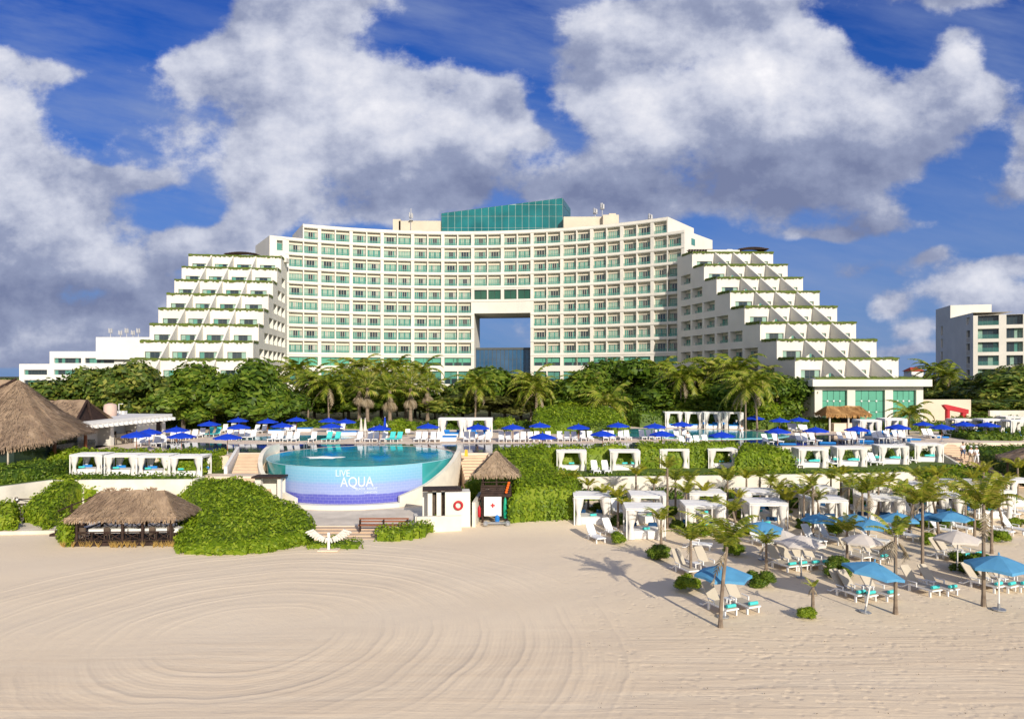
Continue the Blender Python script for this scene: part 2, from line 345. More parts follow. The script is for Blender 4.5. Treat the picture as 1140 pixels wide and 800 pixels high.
def hedge(poly, top, base, label, m='leafB', dens=44, ls=.145, edge=.7, rough=.22, name='hedge', cat='hedge', group=None, seed=1, kind=None):
    """a clipped or mounded hedge: solid lumpy body covered in leaves; top and base are functions of x, y or numbers"""
    r = random.Random(seed); tf = top if callable(top) else (lambda x, y: top); bf = base if callable(base) else (lambda x, y: base)
    def srf(x, y):
        d = edged(x, y, poly); k = min(1, d/edge); k = sqrt(max(0, 1-(1-k)**2)); b = bf(x, y)
        return b+(tf(x, y)-b)*(.12+.88*k)+bumpf(x, y)*rough*k, d
    mb = MB(); xs = [p[0] for p in poly]; ys = [p[1] for p in poly]; x0, x1, y0, y1 = min(xs), max(xs), min(ys), max(ys)
    st = .4; nx = int((x1-x0)/st)+1; ny = int((y1-y0)/st)+1; g = {}
    for i in range(nx+1):
        for j in range(ny+1):
            x, y = x0+i*st, y0+j*st
            if inside(x, y, poly): z, d = srf(x, y); g[i, j] = len(mb.v); mb.v.append((x, y, z-.12))
    cnt = {}
    for (i, j) in list(g):
        if (i+1, j) in g and (i, j+1) in g and (i+1, j+1) in g:
            f = (g[i, j], g[i+1, j], g[i+1, j+1], g[i, j+1]); mb.f.append(f); mb.m.append(0)
            for q in range(4):
                e = (f[q], f[(q+1) % 4]); cnt[tuple(sorted(e))] = None if tuple(sorted(e)) in cnt else e
    for e in [e for e in cnt.values() if e]:
        a, b = mb.v[e[0]], mb.v[e[1]]
        mb.quad((a[0], a[1], bf(a[0], a[1])-.05), (b[0], b[1], bf(b[0], b[1])-.05), b, a)
    A = abs(sum(poly[i][0]*poly[(i+1) % len(poly)][1]-poly[(i+1) % len(poly)][0]*poly[i][1] for i in range(len(poly))))/2
    for _ in range(int(A*dens*(x1-x0)*(y1-y0)/A)):
        x, y = r.uniform(x0, x1), r.uniform(y0, y1)
        if not inside(x, y, poly): continue
        z, d = srf(x, y); e = .12; zx = srf(x+e, y)[0]-z; zy = srf(x, y+e)[0]-z
        n = nrm((-zx/e*.8+r.uniform(-1, 1), -zy/e*.8+r.uniform(-1, .8), .9+r.uniform(-.4, .4)))
        leaf(mb, (x+n[0]*.05, y+n[1]*.05, z+r.uniform(-.12, .2)), n, ls*r.uniform(.6, 1.3), 0, .62, r)
    n = len(poly)
    ca, cb = sum(xs)/n, sum(ys)/n
    for i in range(n):
        a, b = poly[i], poly[(i+1) % n]; L = hypot(b[0]-a[0], b[1]-a[1]); mx, my = (a[0]+b[0])/2, (a[1]+b[1])/2
        if cb < my-.2 and abs(my-cb) > abs(mx-ca)*1.5: continue
        nx_, ny_ = (b[1]-a[1])/(L or 1), -(b[0]-a[0])/(L or 1)
        if inside(mx+nx_*.1, my+ny_*.1, poly): nx_, ny_ = -nx_, -ny_
        hh = max(.2, tf(mx, my)-bf(mx, my))
        for _ in range(int(L*min(hh, 3.2)*dens*.9)):
            t = r.random(); ins = r.uniform(0, .45); x, y = a[0]+(b[0]-a[0])*t-nx_*ins, a[1]+(b[1]-a[1])*t-ny_*ins; bz = bf(x, y)
            z = bz+(tf(x, y)-bz)*r.random()*sqrt(min(1, (ins+.3)/edge))
            leaf(mb, (x, y, z), nrm((nx_+r.uniform(-1, 1), ny_+r.uniform(-1, 1), r.uniform(-.3, 1.1))), ls*r.uniform(.6, 1.3), 0, .62, r)
    o = mb.build(name, M[m]); tag(o, label, cat, group, kind); return o
# ================================================================ SETTING
def struct(o): o['kind'] = 'structure'; return o
mb = MB(); xs = [-4000, -400, -200, -120, -80]+[-60+2*i for i in range(66)]+[90, 130, 200, 400, 4000]; ys = [-6, 0, 4, 8, 12, 15, 17, 19]+[20+1.25*i for i in range(42)]+[75, 90, 116]
for y in ys:
    for x in xs: mb.v.append((x, y, zt(x, y)+(bumpf(x, y, .5)*.05 if y > 20 and abs(x) < 75 else 0)))
n = len(xs)
for j in range(len(ys)-1):
    for i in range(n-1): mb.f.append((j*n+i, j*n+i+1, j*n+n+i+1, j*n+n+i)); mb.m.append(0)
struct(mb.build('beach', M['sand'], smooth=True))
mb = MB(); mb.quad((-3000, -4000, -.5), (3000, -4000, -.5), (3000, 10, -.5), (-3000, 10, -.5)); struct(mb.build('sea', M['sea']))
mb = MB(); mb.quad((-4000, 113, 3.79), (4000, 113, 3.79), (4000, 7000, 3.79), (-4000, 7000, 3.79)); struct(mb.build('ground', M['soil']))
PC = (-14.5, 67.6); PR = 8.81                                   # round infinity pool
def arc(c, r, a0, a1, n): return [(c[0]+r*cos(RD(a0+(a1-a0)*i/n)), c[1]+r*sin(RD(a0+(a1-a0)*i/n))) for i in range(n+1)]
DK = 3.8
deck = [(-75, 66), (-27.2, 66.8), (-27.2, 69.3), (-23.7, 69.3)]+arc(PC, PR+.15, 169, 11, 14)+[(-5.2, 69.3), (-2.3, 69.3), (-2.3, 68), (14, 69.2), (22, 69.8), (25, 74.9), (46, 76.2), (49.2, 79.6), (60, 80.5), (90, 80), (90, 114), (-75, 114)]
mb = MB(); mb.prism(deck, 0, DK); struct(mb.build('pool_terrace_paving', M['stone']))
# beige gap between the terrace and the garden behind is planted lawn
mb = MB(); mb.quad((-120, 114, 3.84), (120, 114, 3.84), (120, 150, 3.9), (-120, 150, 3.9)); struct(mb.build('lawn', M['soil']))
# pools as sheets with thin coping
def sheet(poly, z, m, name):
    mb = MB(); mb.add([(x, y, z) for x, y in poly], [tuple(range(len(poly)))]); return struct(mb.build(name, m))
def coping(path, w, h, z, m, name, closed=False):
    mb = MB(); n = len(path)
    for i in range(n if closed else n-1):
        a, b = path[i], path[(i+1) % n]; L = hypot(b[0]-a[0], b[1]-a[1]); mb.box(((a[0]+b[0])/2, (a[1]+b[1])/2, z), (L+w*.9, w, h), atan2(b[1]-a[1], b[0]-a[0]))
    return mb.build(name, m)
lap = [(-33, 70.3), (-27, 69.75)]+[(-24.2, 69.75)]+arc(PC, PR+.5, 166, 14, 16)+[(-5, 69.75), (3.5, 69.6), (12, 70.9), (20, 71.4), (24.5, 76.2), (44.5, 77.6), (47.5, 83), (43, 89.5), (35, 90.5), (31.5, 84.5), (24, 82.3), (15, 80.5), (8, 78.6), (-20, 78.4), (-31, 78.2), (-41, 82.0), (-42, 79), (-36, 73)]
sheet(lap, DK+.012, M['wnavy'], 'lap_pool_water')
kid1 = [(-34, 83.5), (-25.5, 82.2), (-20.4, 84.2), (-19.5, 87), (-22, 90), (-29, 90), (-33, 87.5)]
sheet(kid1, DK+.012, M['wkid'], 'small_pool_water')
big = [(12.5, 89.5), (18, 86), (24.5, 84.2), (31, 85.2), (34.8, 88), (35.2, 92), (33.5, 96.5), (30, 99.5), (22, 101), (16, 101), (13, 97)]
sheet(big, DK+.016, M['wkid'], 'round_pool_water')
tag(coping([(14, 87.8), (18, 85.9), (21, 84.9), (24.5, 84.1), (28, 84.3), (31, 85.1), (33.4, 86.5), (34.9, 88.2), (35.3, 91)], .35, .1, DK+.05, mat('turquoise_tile', (.25, .6, .62), .3, .1), 'pool_edge'), 'turquoise tiled rim curving between the dark pool and the round pool', 'pool rim')
# ---- round infinity pool
ip = thing('infinity_pool', 'round raised infinity pool with banded blue curved wall and hotel lettering', 'pool', (PC[0], PC[1], 0))
def ringwall(mb, r0, r1, a0, a1, z0, z1, n=40, mi=0):
    zf0 = z0 if callable(z0) else (lambda a: z0); zf1 = z1 if callable(z1) else (lambda a: z1)
    P = []
    for i in range(n+1):
        a = a0+(a1-a0)*i/n; c_, s_ = cos(RD(a)), sin(RD(a)); P.append([(r*c_, r*s_, z) for r, z in ((r0, zf0(a)), (r1, zf0(a)), (r1, zf1(a)), (r0, zf1(a)))])
    for i in range(n):
        for j in range(4): k = (j+1) % 4; mb.quad(P[i][j], P[i][k], P[i+1][k], P[i+1][j], mi)
    for q in (P[0], P[n]): mb.quad(*q, mi)
def banded():
    m, t, b, o = nt('banded_pool_tile'); L = t.links.new
    g = N(t, 'ShaderNodeNewGeometry'); sp = N(t, 'ShaderNodeSeparateXYZ'); L(g.outputs['Position'], sp.inputs[0])
    n = N(t, 'ShaderNodeTexNoise'); n.inputs['Scale'].default_value = .8; n.inputs['Detail'].default_value = 4; L(g.outputs['Position'], n.inputs['Vector'])
    z = math_(t, 'MULTIPLY_ADD', n.outputs[0], .08, math_(t, 'MULTIPLY_ADD', sp.outputs[2], .3, -.225))
    c = ramp(t, z, [(0, (.08, .08, .42)), (.235, (.12, .13, .48)), (.27, (.3, .36, .64)), (.5, (.28, .37, .66)), (.58, (.22, .44, .66)), (.8, (.22, .49, .67)), (1, (.28, .56, .7))])
    br = N(t, 'ShaderNodeTexBrick'); br.inputs['Scale'].default_value = 1; br.inputs['Mortar Size'].default_value = .012; br.inputs['Brick Width'].default_value = .5; br.inputs['Row Height'].default_value = .25
    an = math_(t, 'ARCTAN2', math_(t, 'SUBTRACT', sp.outputs[0], PC[0]), math_(t, 'SUBTRACT', PC[1], sp.outputs[1]))
    cb = N(t, 'ShaderNodeCombineXYZ'); L(math_(t, 'MULTIPLY', an, PR), cb.inputs[0]); L(sp.outputs[2], cb.inputs[1]); L(cb.outputs[0], br.inputs[0])
    c = mixc(t, math_(t, 'MULTIPLY', br.outputs['Fac'], .22), c, (.7, .75, .85)); L(c, b.inputs['Base Color']); b.inputs['Roughness'].default_value = .25; return m
mb = MB(); ringwall(mb, PR-.3, PR, 234, 318, .3, DK-.06, 44); mb.build('tiled_wall', banded(), ip, True)
mb = MB(); ringwall(mb, PR-.3, PR, 160, 233.9, .3, DK-.06, 40); mb.build('glass_wall', glassmat('teal_acrylic', (.02, .3, .3), .12, .6, .15, .4), ip, True)
mb = MB(); ringwall(mb, PR-.3, PR, 318.1, 382, .3, DK-.06, 40); mb.build('glass_wall', glassmat('pale_teal_acrylic', (.06, .42, .43), .12, .6, .15, .4), ip, True)
mb = MB(); ringwall(mb, PR-.12, PR+.03, 160, 382, DK-.06, DK+.0, 90); mb.build('rim', mat('wet_rim_tile', (.3, .62, .72), .2, .05), ip, True)
mb = MB(); mb.add([((PR-.1)*cos(2*pi*i/72), (PR-.1)*sin(2*pi*i/72), DK+.02) for i in range(72)], [tuple(range(72))]); mb.build('pool_water', M['wteal'], ip)
# letters bent round the wall
def letters(txt, size, ang, z, parent, stretch=1.0, mt=None, cyl=True, name='lettering', loc=None):
    cu = bpy.data.curves.new('t', 'FONT'); cu.body = txt; cu.size = size; cu.extrude = .012; cu.align_x = 'LEFT'
    to = bpy.data.objects.new('t', cu); COL.objects.link(to); bpy.context.view_layer.update()
    me = bpy.data.meshes.new_from_object(to.evaluated_get(bpy.context.evaluated_depsgraph_get())); bpy.data.objects.remove(to)
    for v in me.vertices:
        x, y, d = v.co.x*stretch, v.co.y, v.co.z
        if cyl: a = RD(ang)+x/PR; v.co = ((PR+.016+d)*cos(a), (PR+.016+d)*sin(a), z+y)
        else: v.co = (x+loc[0], loc[1]-d, z+y)
    me.materials.clear(); me.materials.append(mt or M['fabw']); o = bpy.data.objects.new(name, me); COL.objects.link(o); o.parent = parent; return o
silver = mat('silver_letters', (.62, .7, .72), .4, .02)
letters('LIVE', .82, 267.2, 3.0, ip, .82, silver)
letters('AQUA', 1.2, 270.0, 2.12, ip, .8, silver)
letters('BEACH', .26, 278.2, 1.84, ip, .95, silver); letters('RESORT', .26, 284.4, 1.84, ip, .95, silver)
letters('CANCUN', .26, 283.0, 1.52, ip, .95, silver)
fm_ = MB(); r = random.Random(4)
fm_.ball((-3.3, -2.2, DK+.01), 1.0, 10, 0, .09, .5); fm_.v = [(-3.3+(x+3.3)*1.7, -2.2+(y+2.2)*.5, z) for x, y, z in fm_.v]
fm_.build('water_jet_foam', M['fabw'], ip, True)
# hand rail in the pool
for dx in (-.35, .35): mb = MB(); mb.tube([(-6.6+dx, 4.2, DK-.1), (-6.6+dx, 4.2, DK+.75), (-6.6+dx, 5.0, DK+.8), (-6.6+dx, 5.2, DK)], .03, 6); mb.build('hand_rail', M['metal'], ip)
# curved white walls hugging the pool
def lerp(a, pts):
    for (x0, y0), (x1, y1) in zip(pts, pts[1:]):
        if x0 <= a <= x1: return y0+(y1-y0)*(a-x0)/(x1-x0)
    return pts[0][1] if a < pts[0][0] else pts[-1][1]
o = MB(); ringwall(o, PR+.35, PR+.75, 165, 246, 0.02, lambda a: lerp(a, [(165, 4.65), (176, 4.6), (190, 4.1), (210, 2.9), (230, 1.85), (246, 1.1)]), 40)
w = o.build('curved_wall', M['wallw'], smooth=False); w.location = (PC[0], PC[1], 0); tag(w, 'cream curved wall sweeping down the left side of the round pool', 'wall')
o = MB(); ringwall(o, PR+.35, PR+.75, 301, 374, 0.02, lambda a: lerp(a, [(301, 1.2), (318, 2.0), (335, 3.1), (352, 4.2), (366, 4.6), (374, 4.65)]), 40)
w = o.build('curved_wall', M['wallw']); w.location = (PC[0], PC[1], 0); tag(w, 'cream curved wall sweeping down the right side of the round pool', 'wall')
o = MB(); ringwall(o, PR+.03, PR+.34, 200, 340, .2, .66, 50); ringwall(o, PR+.34, PR+.8, 246.2, 300.8, .2, .66, 20)
w = o.build('pool_kerb', M['stucco']); w.location = (PC[0], PC[1], 0); tag(w, 'low cream kerb ring at the foot of the banded pool wall', 'kerb')
# platform and steps in front of the pool
mb = MB(); mb.prism([(-21.5, 52.0), (-8.4, 52.0), (-4.6, 53.5), (-3.0, 60), (-24, 60), (-23.5, 55.5)], -.1, .3); struct(mb.build('pool_forecourt', M['conc']))
st = thing('stone_steps', 'wide peach stone steps below the grey forecourt of the round pool', 'steps', (-15, 50, 0))
mb = MB()
for i in range(4): mb.box((0.2, 2.0-.8*(i+1)+.4, (.24-.06*i)/2-.05), (12.0, .8, .24-.06*i+.1), 0, 0)
mb.build('tread', M['peach'], st)
# side stairs
def stairs(name, label, x0, x1, y0, y1, z0, z1, shift=0, m='peach', n=14):
    """from (y0,z0) at the top down to (y1,z1) nearer the sea"""
    s = thing(name, label, 'stairs', ((x0+x1)/2, y1, z1)); mb = MB()
    for i in range(n):
        t = (i+.5)/n; y = y0+(y1-y0)*t; z = z0+(z1-z0)*(i+1)/n
        mb.box(((x0+x1)/2+shift*t-s.location[0], y-y1, (z-.02)-z1-(z-z1+.1)/2+.02), (x1-x0, abs(y1-y0)/n+.001, z-z1+.1))
    mb.build('flight', M[m], s); return s
stairs('stone_stairs', 'peach stone stairs beside the round pool left curved wall', -27.1, -24.3, 69.3, 63.4, 3.8, 2.6, 1.6)
stairs('stone_stairs', 'lower peach stair flight hidden behind the big rounded hedge', -25.2, -21.4, 61.6, 55.6, 2.6, .3, 2.2)
mb = MB(); mb.prism([(-27.5, 61.6), (-21.6, 61.6), (-22.2, 63.4), (-27.5, 63.4)], 0, 2.6); struct(mb.build('stair_landing', M['stone']))
stairs('stone_stairs', 'peach stone stairs right of the round pool beside the green hedge', -5.2, -2.4, 69.3, 60.0, 3.8, 1.0, 1.6)
for a, b, lab in (((-27.4, 69.6), (-26.0, 63.2), 'slim white parapet on the outer side of the left pool stairs'), ):
    mb = MB(); L = hypot(a[0]-b[0], a[1]-b[1]); dx, dy = (b[0]-a[0])/L, (b[1]-a[1])/L; nx, ny = dy*.14, -dx*.14
    vs = []
    for q, zt_ in ((a, 4.4), (b, 3.25)):
        vs += [(q[0]-nx, q[1]-ny, 0), (q[0]+nx, q[1]+ny, 0), (q[0]+nx, q[1]+ny, zt_), (q[0]-nx, q[1]-ny, zt_)]
    mb.add(vs, [(0, 1, 2, 3), (4, 7, 6, 5), (0, 4, 5, 1), (1, 5, 6, 2), (2, 6, 7, 3), (3, 7, 4, 0)]); tag(mb.build('parapet', M['white']), lab, 'parapet')
# small white gateway on the left stairs
kg = thing('stair_gateway', 'small white gateway with dark flat roof beside the lower left stairs', 'gateway', W(300, 556, 1.0)[:3])
mb = MB(); mb.box((-.9, 0, .9), (.5, .5, 2.0)); mb.box((.95, -.2, .9), (.28, .5, 2.0)); mb.box((0, .9, .9), (2.1, .2, 1.6)); mb.build('wall', M['stucco'], kg)
mb = MB(); mb.box((0, .1, 1.97), (2.6, 1.6, .12)); mb.build('roof', M['dwood'], kg)
# garden walls (left, right), each a thing
def wallrun(pts, z0, z1, th, label, m='wallw', cap=None, name='garden_wall'):
    mb = MB()
    for i in range(len(pts)-1):
        a, b = pts[i], pts[i+1]; L = hypot(b[0]-a[0], b[1]-a[1]); nx, ny = (b[1]-a[1])/L*th/2, -(b[0]-a[0])/L*th/2
        za, zb = (z1, z1) if not callable(z1) else (z1(*a[:2]), z1(*b[:2]))
        vs = [(a[0]-nx, a[1]-ny, z0), (a[0]+nx, a[1]+ny, z0), (a[0]+nx, a[1]+ny, za), (a[0]-nx, a[1]-ny, za), (b[0]-nx, b[1]-ny, z0), (b[0]+nx, b[1]+ny, z0), (b[0]+nx, b[1]+ny, zb), (b[0]-nx, b[1]-ny, zb)]
        mb.add(vs, [(0, 1, 2, 3), (4, 7, 6, 5), (0, 4, 5, 1), (1, 5, 6, 2), (2, 6, 7, 3), (3, 7, 4, 0)])
    o = mb.build(name, M[m]); tag(o, label, 'wall'); return o
wallrun([(-42, 54), (-39.3, 59.3), (-27.4, 59.8), (-27.2, 61.4)], 0, 2.62, .3, 'long cream retaining wall under the four white cabanas')
mb = MB(); mb.prism([(-62, 54), (-42.2, 54.2), (-39.4, 59.5), (-27.6, 60.0), (-27.5, 67), (-62, 67)], 0, 2.55); struct(mb.build('left_terrace', M['turf']))
tr = [(3.0, 60.8), (10, 61.4), (20, 62.2), (30, 63.2), (37.4, 64.4)]
wallrun(tr, 0, 2.62, .3, 'long cream retaining wall behind the beach palms and cabanas')
mb = MB(); mb.prism([(3.0, 61.0), (10, 61.6), (20, 62.4), (30, 63.4), (37.2, 64.6), (44, 67), (44.5, 77), (24, 76), (21, 70.5), (3, 70)], 0, 2.55); struct(mb.build('right_terrace', M['turf']))
wallrun([(25, 74.6), (46, 75.9), (49.4, 79.2)], 2.5, 3.84, .25, 'thin cream edge wall of the pool deck above the middle terrace')
wallrun([(62, 79.4), (75, 79), (90, 78.6)], 2, 3.84, .25, 'far cream edge wall under the right hand deck cabanas')
stairs('garden_stairs', 'narrow peach stairs climbing between hedges on the right', 47.3, 50.2, 79.2, 64.5, 3.8, 1.2, -2.6, n=22)
wallrun([(46.9, 79.4), (44.5, 66.5)], 0, lambda x, y: lerp(y, [(64, 1.7), (79.4, 3.9)]), .25, 'low cream parapet on the near side of the garden stairs')
mb = MB(); mb.prism([(50.4, 80), (47.8, 64.4), (62, 60), (95, 58), (95, 79)], 0, 2.2); struct(mb.build('garden_bank', M['turf']))
# ================================================================ HOTEL
def cells(mb, P, ss, zs, open_, depth, mi=0, back=None):
    """a wall on the mapping P(s,d,z) with openings: reveals and a back face"""
    for i in range(len(ss)-1):
        for j in range(len(zs)-1):
            a, b, z0, z1 = ss[i], ss[i+1], zs[j], zs[j+1]
            if not open_(i, j): mb.quad(P(a, 0, z0), P(b, 0, z0), P(b, 0, z1), P(a, 0, z1), mi); continue
            D = depth
            mb.quad(P(a, 0, z0), P(a, D, z0), P(b, D, z0), P(b, 0, z0), mi); mb.quad(P(a, 0, z1), P(b, 0, z1), P(b, D, z1), P(a, D, z1), mi)
            mb.quad(P(a, 0, z0), P(a, 0, z1), P(a, D, z1), P(a, D, z0), mi); mb.quad(P(b, 0, z0), P(b, D, z0), P(b, D, z1), P(b, 0, z1), mi)
            mb.quad(P(a, D, z0), P(b, D, z0), P(b, D, z1), P(a, D, z1), mi if back is None else back)
hotel = thing('hotel_building', 'huge cream curved hotel with stepped pyramid wings and square portal', 'hotel', (0, 150, 3.8))
H0 = hotel.location
HC = (-12.0, 84.2); HR = 74.8
def PH(s, d, z): a = s/HR; r = HR+d; return (HC[0]+r*sin(a)-H0[0], HC[1]+r*cos(a)-H0[1], z-H0[2])
S0 = -37.9; BW = 6.82; FZ = 16.2; FH = 3.08; TOPZ = FZ+9*FH
blk = MB()
# s breakpoints: main pier 1.0, room, thin pier .4, room
def bay_breaks(k): s = S0+k*BW; return [s-.36, s+.36, s+3.28, s+3.54]     # pier, room, thin pier, room up to next pier
ss = []
for k in range(13): ss += bay_breaks(k)
ss += [S0+13*BW-.36, S0+13*BW+.36]
RE = ss[51]
nS = len(ss)-1
def kind(i): k, q = divmod(i, 4); return k, q            # q: 0 pier, 1 room, 2 thin, 3 room
zb = [FZ+FH*i for i in range(10)]
BND = .92
WINS = []                                                 # central windows to place: (s0,s1,z0,row,depth)
for row in range(9):
    z0, z1 = zb[row], zb[row+1]
    lo, hi = 0, nS
    if row == 8: lo, hi = 2, nS-2
    if row < 4:
        segs = [(lo, 24+1), (32, hi)]
    else: segs = [(lo, hi)]
    for a, b in segs:
        sub = ss[a:b+1]
        special = row == 4
        def op(i, j, a=a, row=row):
            k, q = kind(i+a); return j == 1 and q in (1, 3) and not (row == 8 and (k > 12 or (k == 0 and q == 1)))
        zz = [z0, z0+.36, z1-.3, z1]
        if special:
            # dark flush glazing over the portal
            left = [x for x in sub if x <= ss[25]+.01]; right = [x for x in sub if x >= ss[32]-.01]; mid = ss[25:33]
            cells(blk, PH, left, zz, lambda i, j: op(i, j), .75); cells(blk, PH, right, zz, lambda i, j, o_=32: (lambda kq: j == 1 and kq[1] in (1, 3))(kind(i+o_)), .75)
            cells(blk, PH, mid, [z0, z0+.35, z1-.55, z1], lambda i, j: j == 1 and kind(i+25)[1] in (1, 3), .5)
        else: cells(blk, PH, sub, zz, op, .75)
        for i in range(a, b):
            k, q = kind(i)
            if q in (1, 3) and not (special and 25 <= i < 32): WINS.append((ss[i], ss[i+1], z0+.36, row))
# parapet band on the roof, steps at both ends
sL, sR = ss[0]-3.3, ss[-1]
cells(blk, PH, ss[2:52], [TOPZ, TOPZ+.5], lambda i, j: False, 1)
# extra end strip on the left for rows 0-7 with a narrow opening on row 7
for row in range(8):
    z0, z1 = zb[row], zb[row+1]
    cells(blk, PH, [sL, sL+1.5, sL+2.7, ss[0]], [z0, z0+.5, z1-.42, z1], lambda i, j, r=row: r == 7 and i == 1 and j == 1, 1.0)
# lower storeys (green band, ground storey)
for a, b in ((0, 25), (32, nS)):
    sub = ss[a:b+1]
    cells(blk, PH, sub, [4.0, 9.6, 12.5, 13.75, 15.6, FZ], lambda i, j, a=a: kind(i+a)[1] in (1, 2, 3) and j == 3 or (kind(i+a)[1] in (1, 3) and j == 1), .5)
# portal: beam, reveals, soffit
pl, pr, pz = ss[25], ss[32], 25.7
cells(blk, PH, ss[25:33], [pz, zb[4]], lambda i, j: False, 1)
DP = 14.0
for s in (pl, pr): blk.quad(PH(s, 0, 4), PH(s, DP, 4), PH(s, DP, pz), PH(s, 0, pz))
for i in range(25, 32): blk.quad(PH(ss[i], 0, pz), PH(ss[i+1], 0, pz), PH(ss[i+1], DP, pz), PH(ss[i], DP, pz))
# roofs, ends and back
def slabtop(s0, s1, z, d0=0, d1=DP, n=12):
    for i in range(n):
        a, b = s0+(s1-s0)*i/n, s0+(s1-s0)*(i+1)/n; blk.quad(PH(a, d0, z), PH(b, d0, z), PH(b, d1, z), PH(a, d1, z), 1)
        blk.quad(PH(a, d1, z), PH(b, d1, z), PH(b, d1, 4 if not (pl < (a+b)/2 < pr) else pz), PH(a, d1, 4 if not (pl < (a+b)/2 < pr) else pz), 0)
slabtop(ss[2], pl, TOPZ+.1); slabtop(pl, pr, TOPZ+.1); slabtop(pr, RE, TOPZ+.1)
slabtop(sL, ss[2], zb[8]+.1, n=3); slabtop(RE, sR, zb[8]+.1, n=3)
for s, zt_, sgn in ((ss[2], TOPZ+.5, 1), (RE, TOPZ+.5, 1), (sL, zb[8]+.4, 1), (sR, zb[8]+.4, 1)):
    blk.quad(PH(s, 0, 4), PH(s, DP, 4), PH(s, DP, zt_), PH(s, 0, zt_))
for a, b in ((sL, ss[2]), (RE, sR)): cells(blk, PH, [a, b], [zb[8], zb[8]+.4], lambda i, j: False, 1)
# parapet back faces so that roof edges have thickness
for a, b, z in ((ss[2], RE, TOPZ), (sL, ss[2], zb[8]), (RE, sR, zb[8])):
    n = 20
    for i in range(n):
        p, q = a+(b-a)*i/n, a+(b-a)*(i+1)/n; zt_ = z+(.5 if z == TOPZ else .4)
        blk.quad(PH(p, 0, zt_), PH(q, 0, zt_), PH(q, .35, zt_), PH(p, .35, zt_)); blk.quad(PH(p, .35, zt_), PH(q, .35, zt_), PH(q, .35, z+.1), PH(p, .35, z+.1))
a_, b_ = PH(sL+1.5, .98, 0), PH(sL+2.7, .98, 0)
blk.quad((a_[0], a_[1], zb[7]+.5-H0[2]), (b_[0], b_[1], zb[7]+.5-H0[2]), (b_[0], b_[1], zb[8]-.9-H0[2]), (a_[0], a_[1], zb[8]-.9-H0[2]), 2)
for d0_, d1_ in ((3.2, 5.0),): blk.quad(PH(sR+.03, d0_, zb[7]+.9), PH(sR+.03, d1_, zb[7]+.9), PH(sR+.03, d1_, zb[7]+2.3), PH(sR+.03, d0_, zb[7]+2.3), 2)
blk.build('central_block', [M['stucco'], M['roofg'], M['gteal']], hotel)
# string courses: proud lines at every floor and on the main piers
for row in range(10):
    z = zb[row]
    for a, b in ([(ss[0] if row < 9 else ss[2], pl), (pr, ss[-1] if row < 9 else RE)] if row < 4 else [(ss[0] if row < 9 else ss[2], ss[-1] if row < 9 else RE)]):
        n = max(4, int((b-a)/3.4)); trim = MB()
        for i in range(n):
            p, q = a+(b-a)*i/n, a+(b-a)*(i+1)/n; zl, zh, d = z-.18, z+.12, -.1
            trim.quad(PH(p, d, zl), PH(q, d, zl), PH(q, d, zh), PH(p, d, zh)); trim.quad(PH(p, d, zh), PH(q, d, zh), PH(q, .01, zh), PH(p, .01, zh)); trim.quad(PH(p, d, zl), PH(p, .01, zl), PH(q, .01, zl), PH(q, d, zl))
        trim.build('floor_band', M['stucco'], hotel)
# windows: four drawn variants, each a linked copy
def winmesh(seed, w, h, pan, rail=True, style=0):
    r = random.Random(seed); mb = MB(); n = pan
    # materials: 0 frame 1 dark 2 teal 3 drape 4 grey drape 5 rail 6 cream
    if style == 0:
        hh = h*.68; x0 = -w/2
        for i in range(n):
            a, b = x0+w*i/n, x0+w*(i+1)/n; k = (1 if (abs(i-(n-1)/2) < 1.1 and seed % 3) else r.choice([2, 3, 3, 4, 3])) if seed % 5 else r.choice([3, 3, 2])
            mb.quad((a+.03, 0, .05), (b-.03, 0, .05), (b-.03, 0, hh), (a+.03, 0, hh), k)
        mb.box((0, -.02, hh+.03), (w, .06, .08), 0, 0)
        for i in range(n+1): mb.box((x0+w*i/n, -.02, hh/2), (.05, .05, hh), 0, 6)
        mb.box((0, -.012, (hh+h)/2+.04), (w, .02, h-hh-.1), 0, 6)
        if rail:
            mb.box((0, -.62, .28), (w, .03, .56), 0, 5); mb.box((0, -.62, .58), (w, .04, .04), 0, 0)
    return mb
WM = [M['frame'], M['gdark'], M['gteal'], M['gcurt'], M['gcurt2'], M['grail'], M['soff']]
def mesh_of(mb, mats, name='window'):
    me = bpy.data.meshes.new(name); me.from_pydata(mb.v, [], mb.f)
    for m in mats: me.materials.append(m)
    me.polygons.foreach_set('material_index', mb.m); me.update(); return me
WV = [mesh_of(winmesh(i, 2.86, 2.4, 5 if i % 2 else 6), WM) for i in range(9)]
WMB = [winmesh(i, 2.86, 2.4, 5 if i % 2 else 6) for i in range(9)]
def place_win(mesh, s, z, P, parent, name='window', depth=.73):
    a = P(s-.05, depth, z); b = P(s+.05, depth, z); o = bpy.data.objects.new(name, mesh); COL.objects.link(o); o.parent = parent
    o.location = ((a[0]+b[0])/2, (a[1]+b[1])/2, a[2]); o.rotation_euler = (0, 0, atan2(b[1]-a[1], b[0]-a[0])); return o
r = random.Random(5)
def cdist(w): p = PH((w[0]+w[1])/2, 0, w[2]); return hypot(p[0]+H0[0], p[1]+H0[1])
WINS.sort(key=cdist); rest = MB()
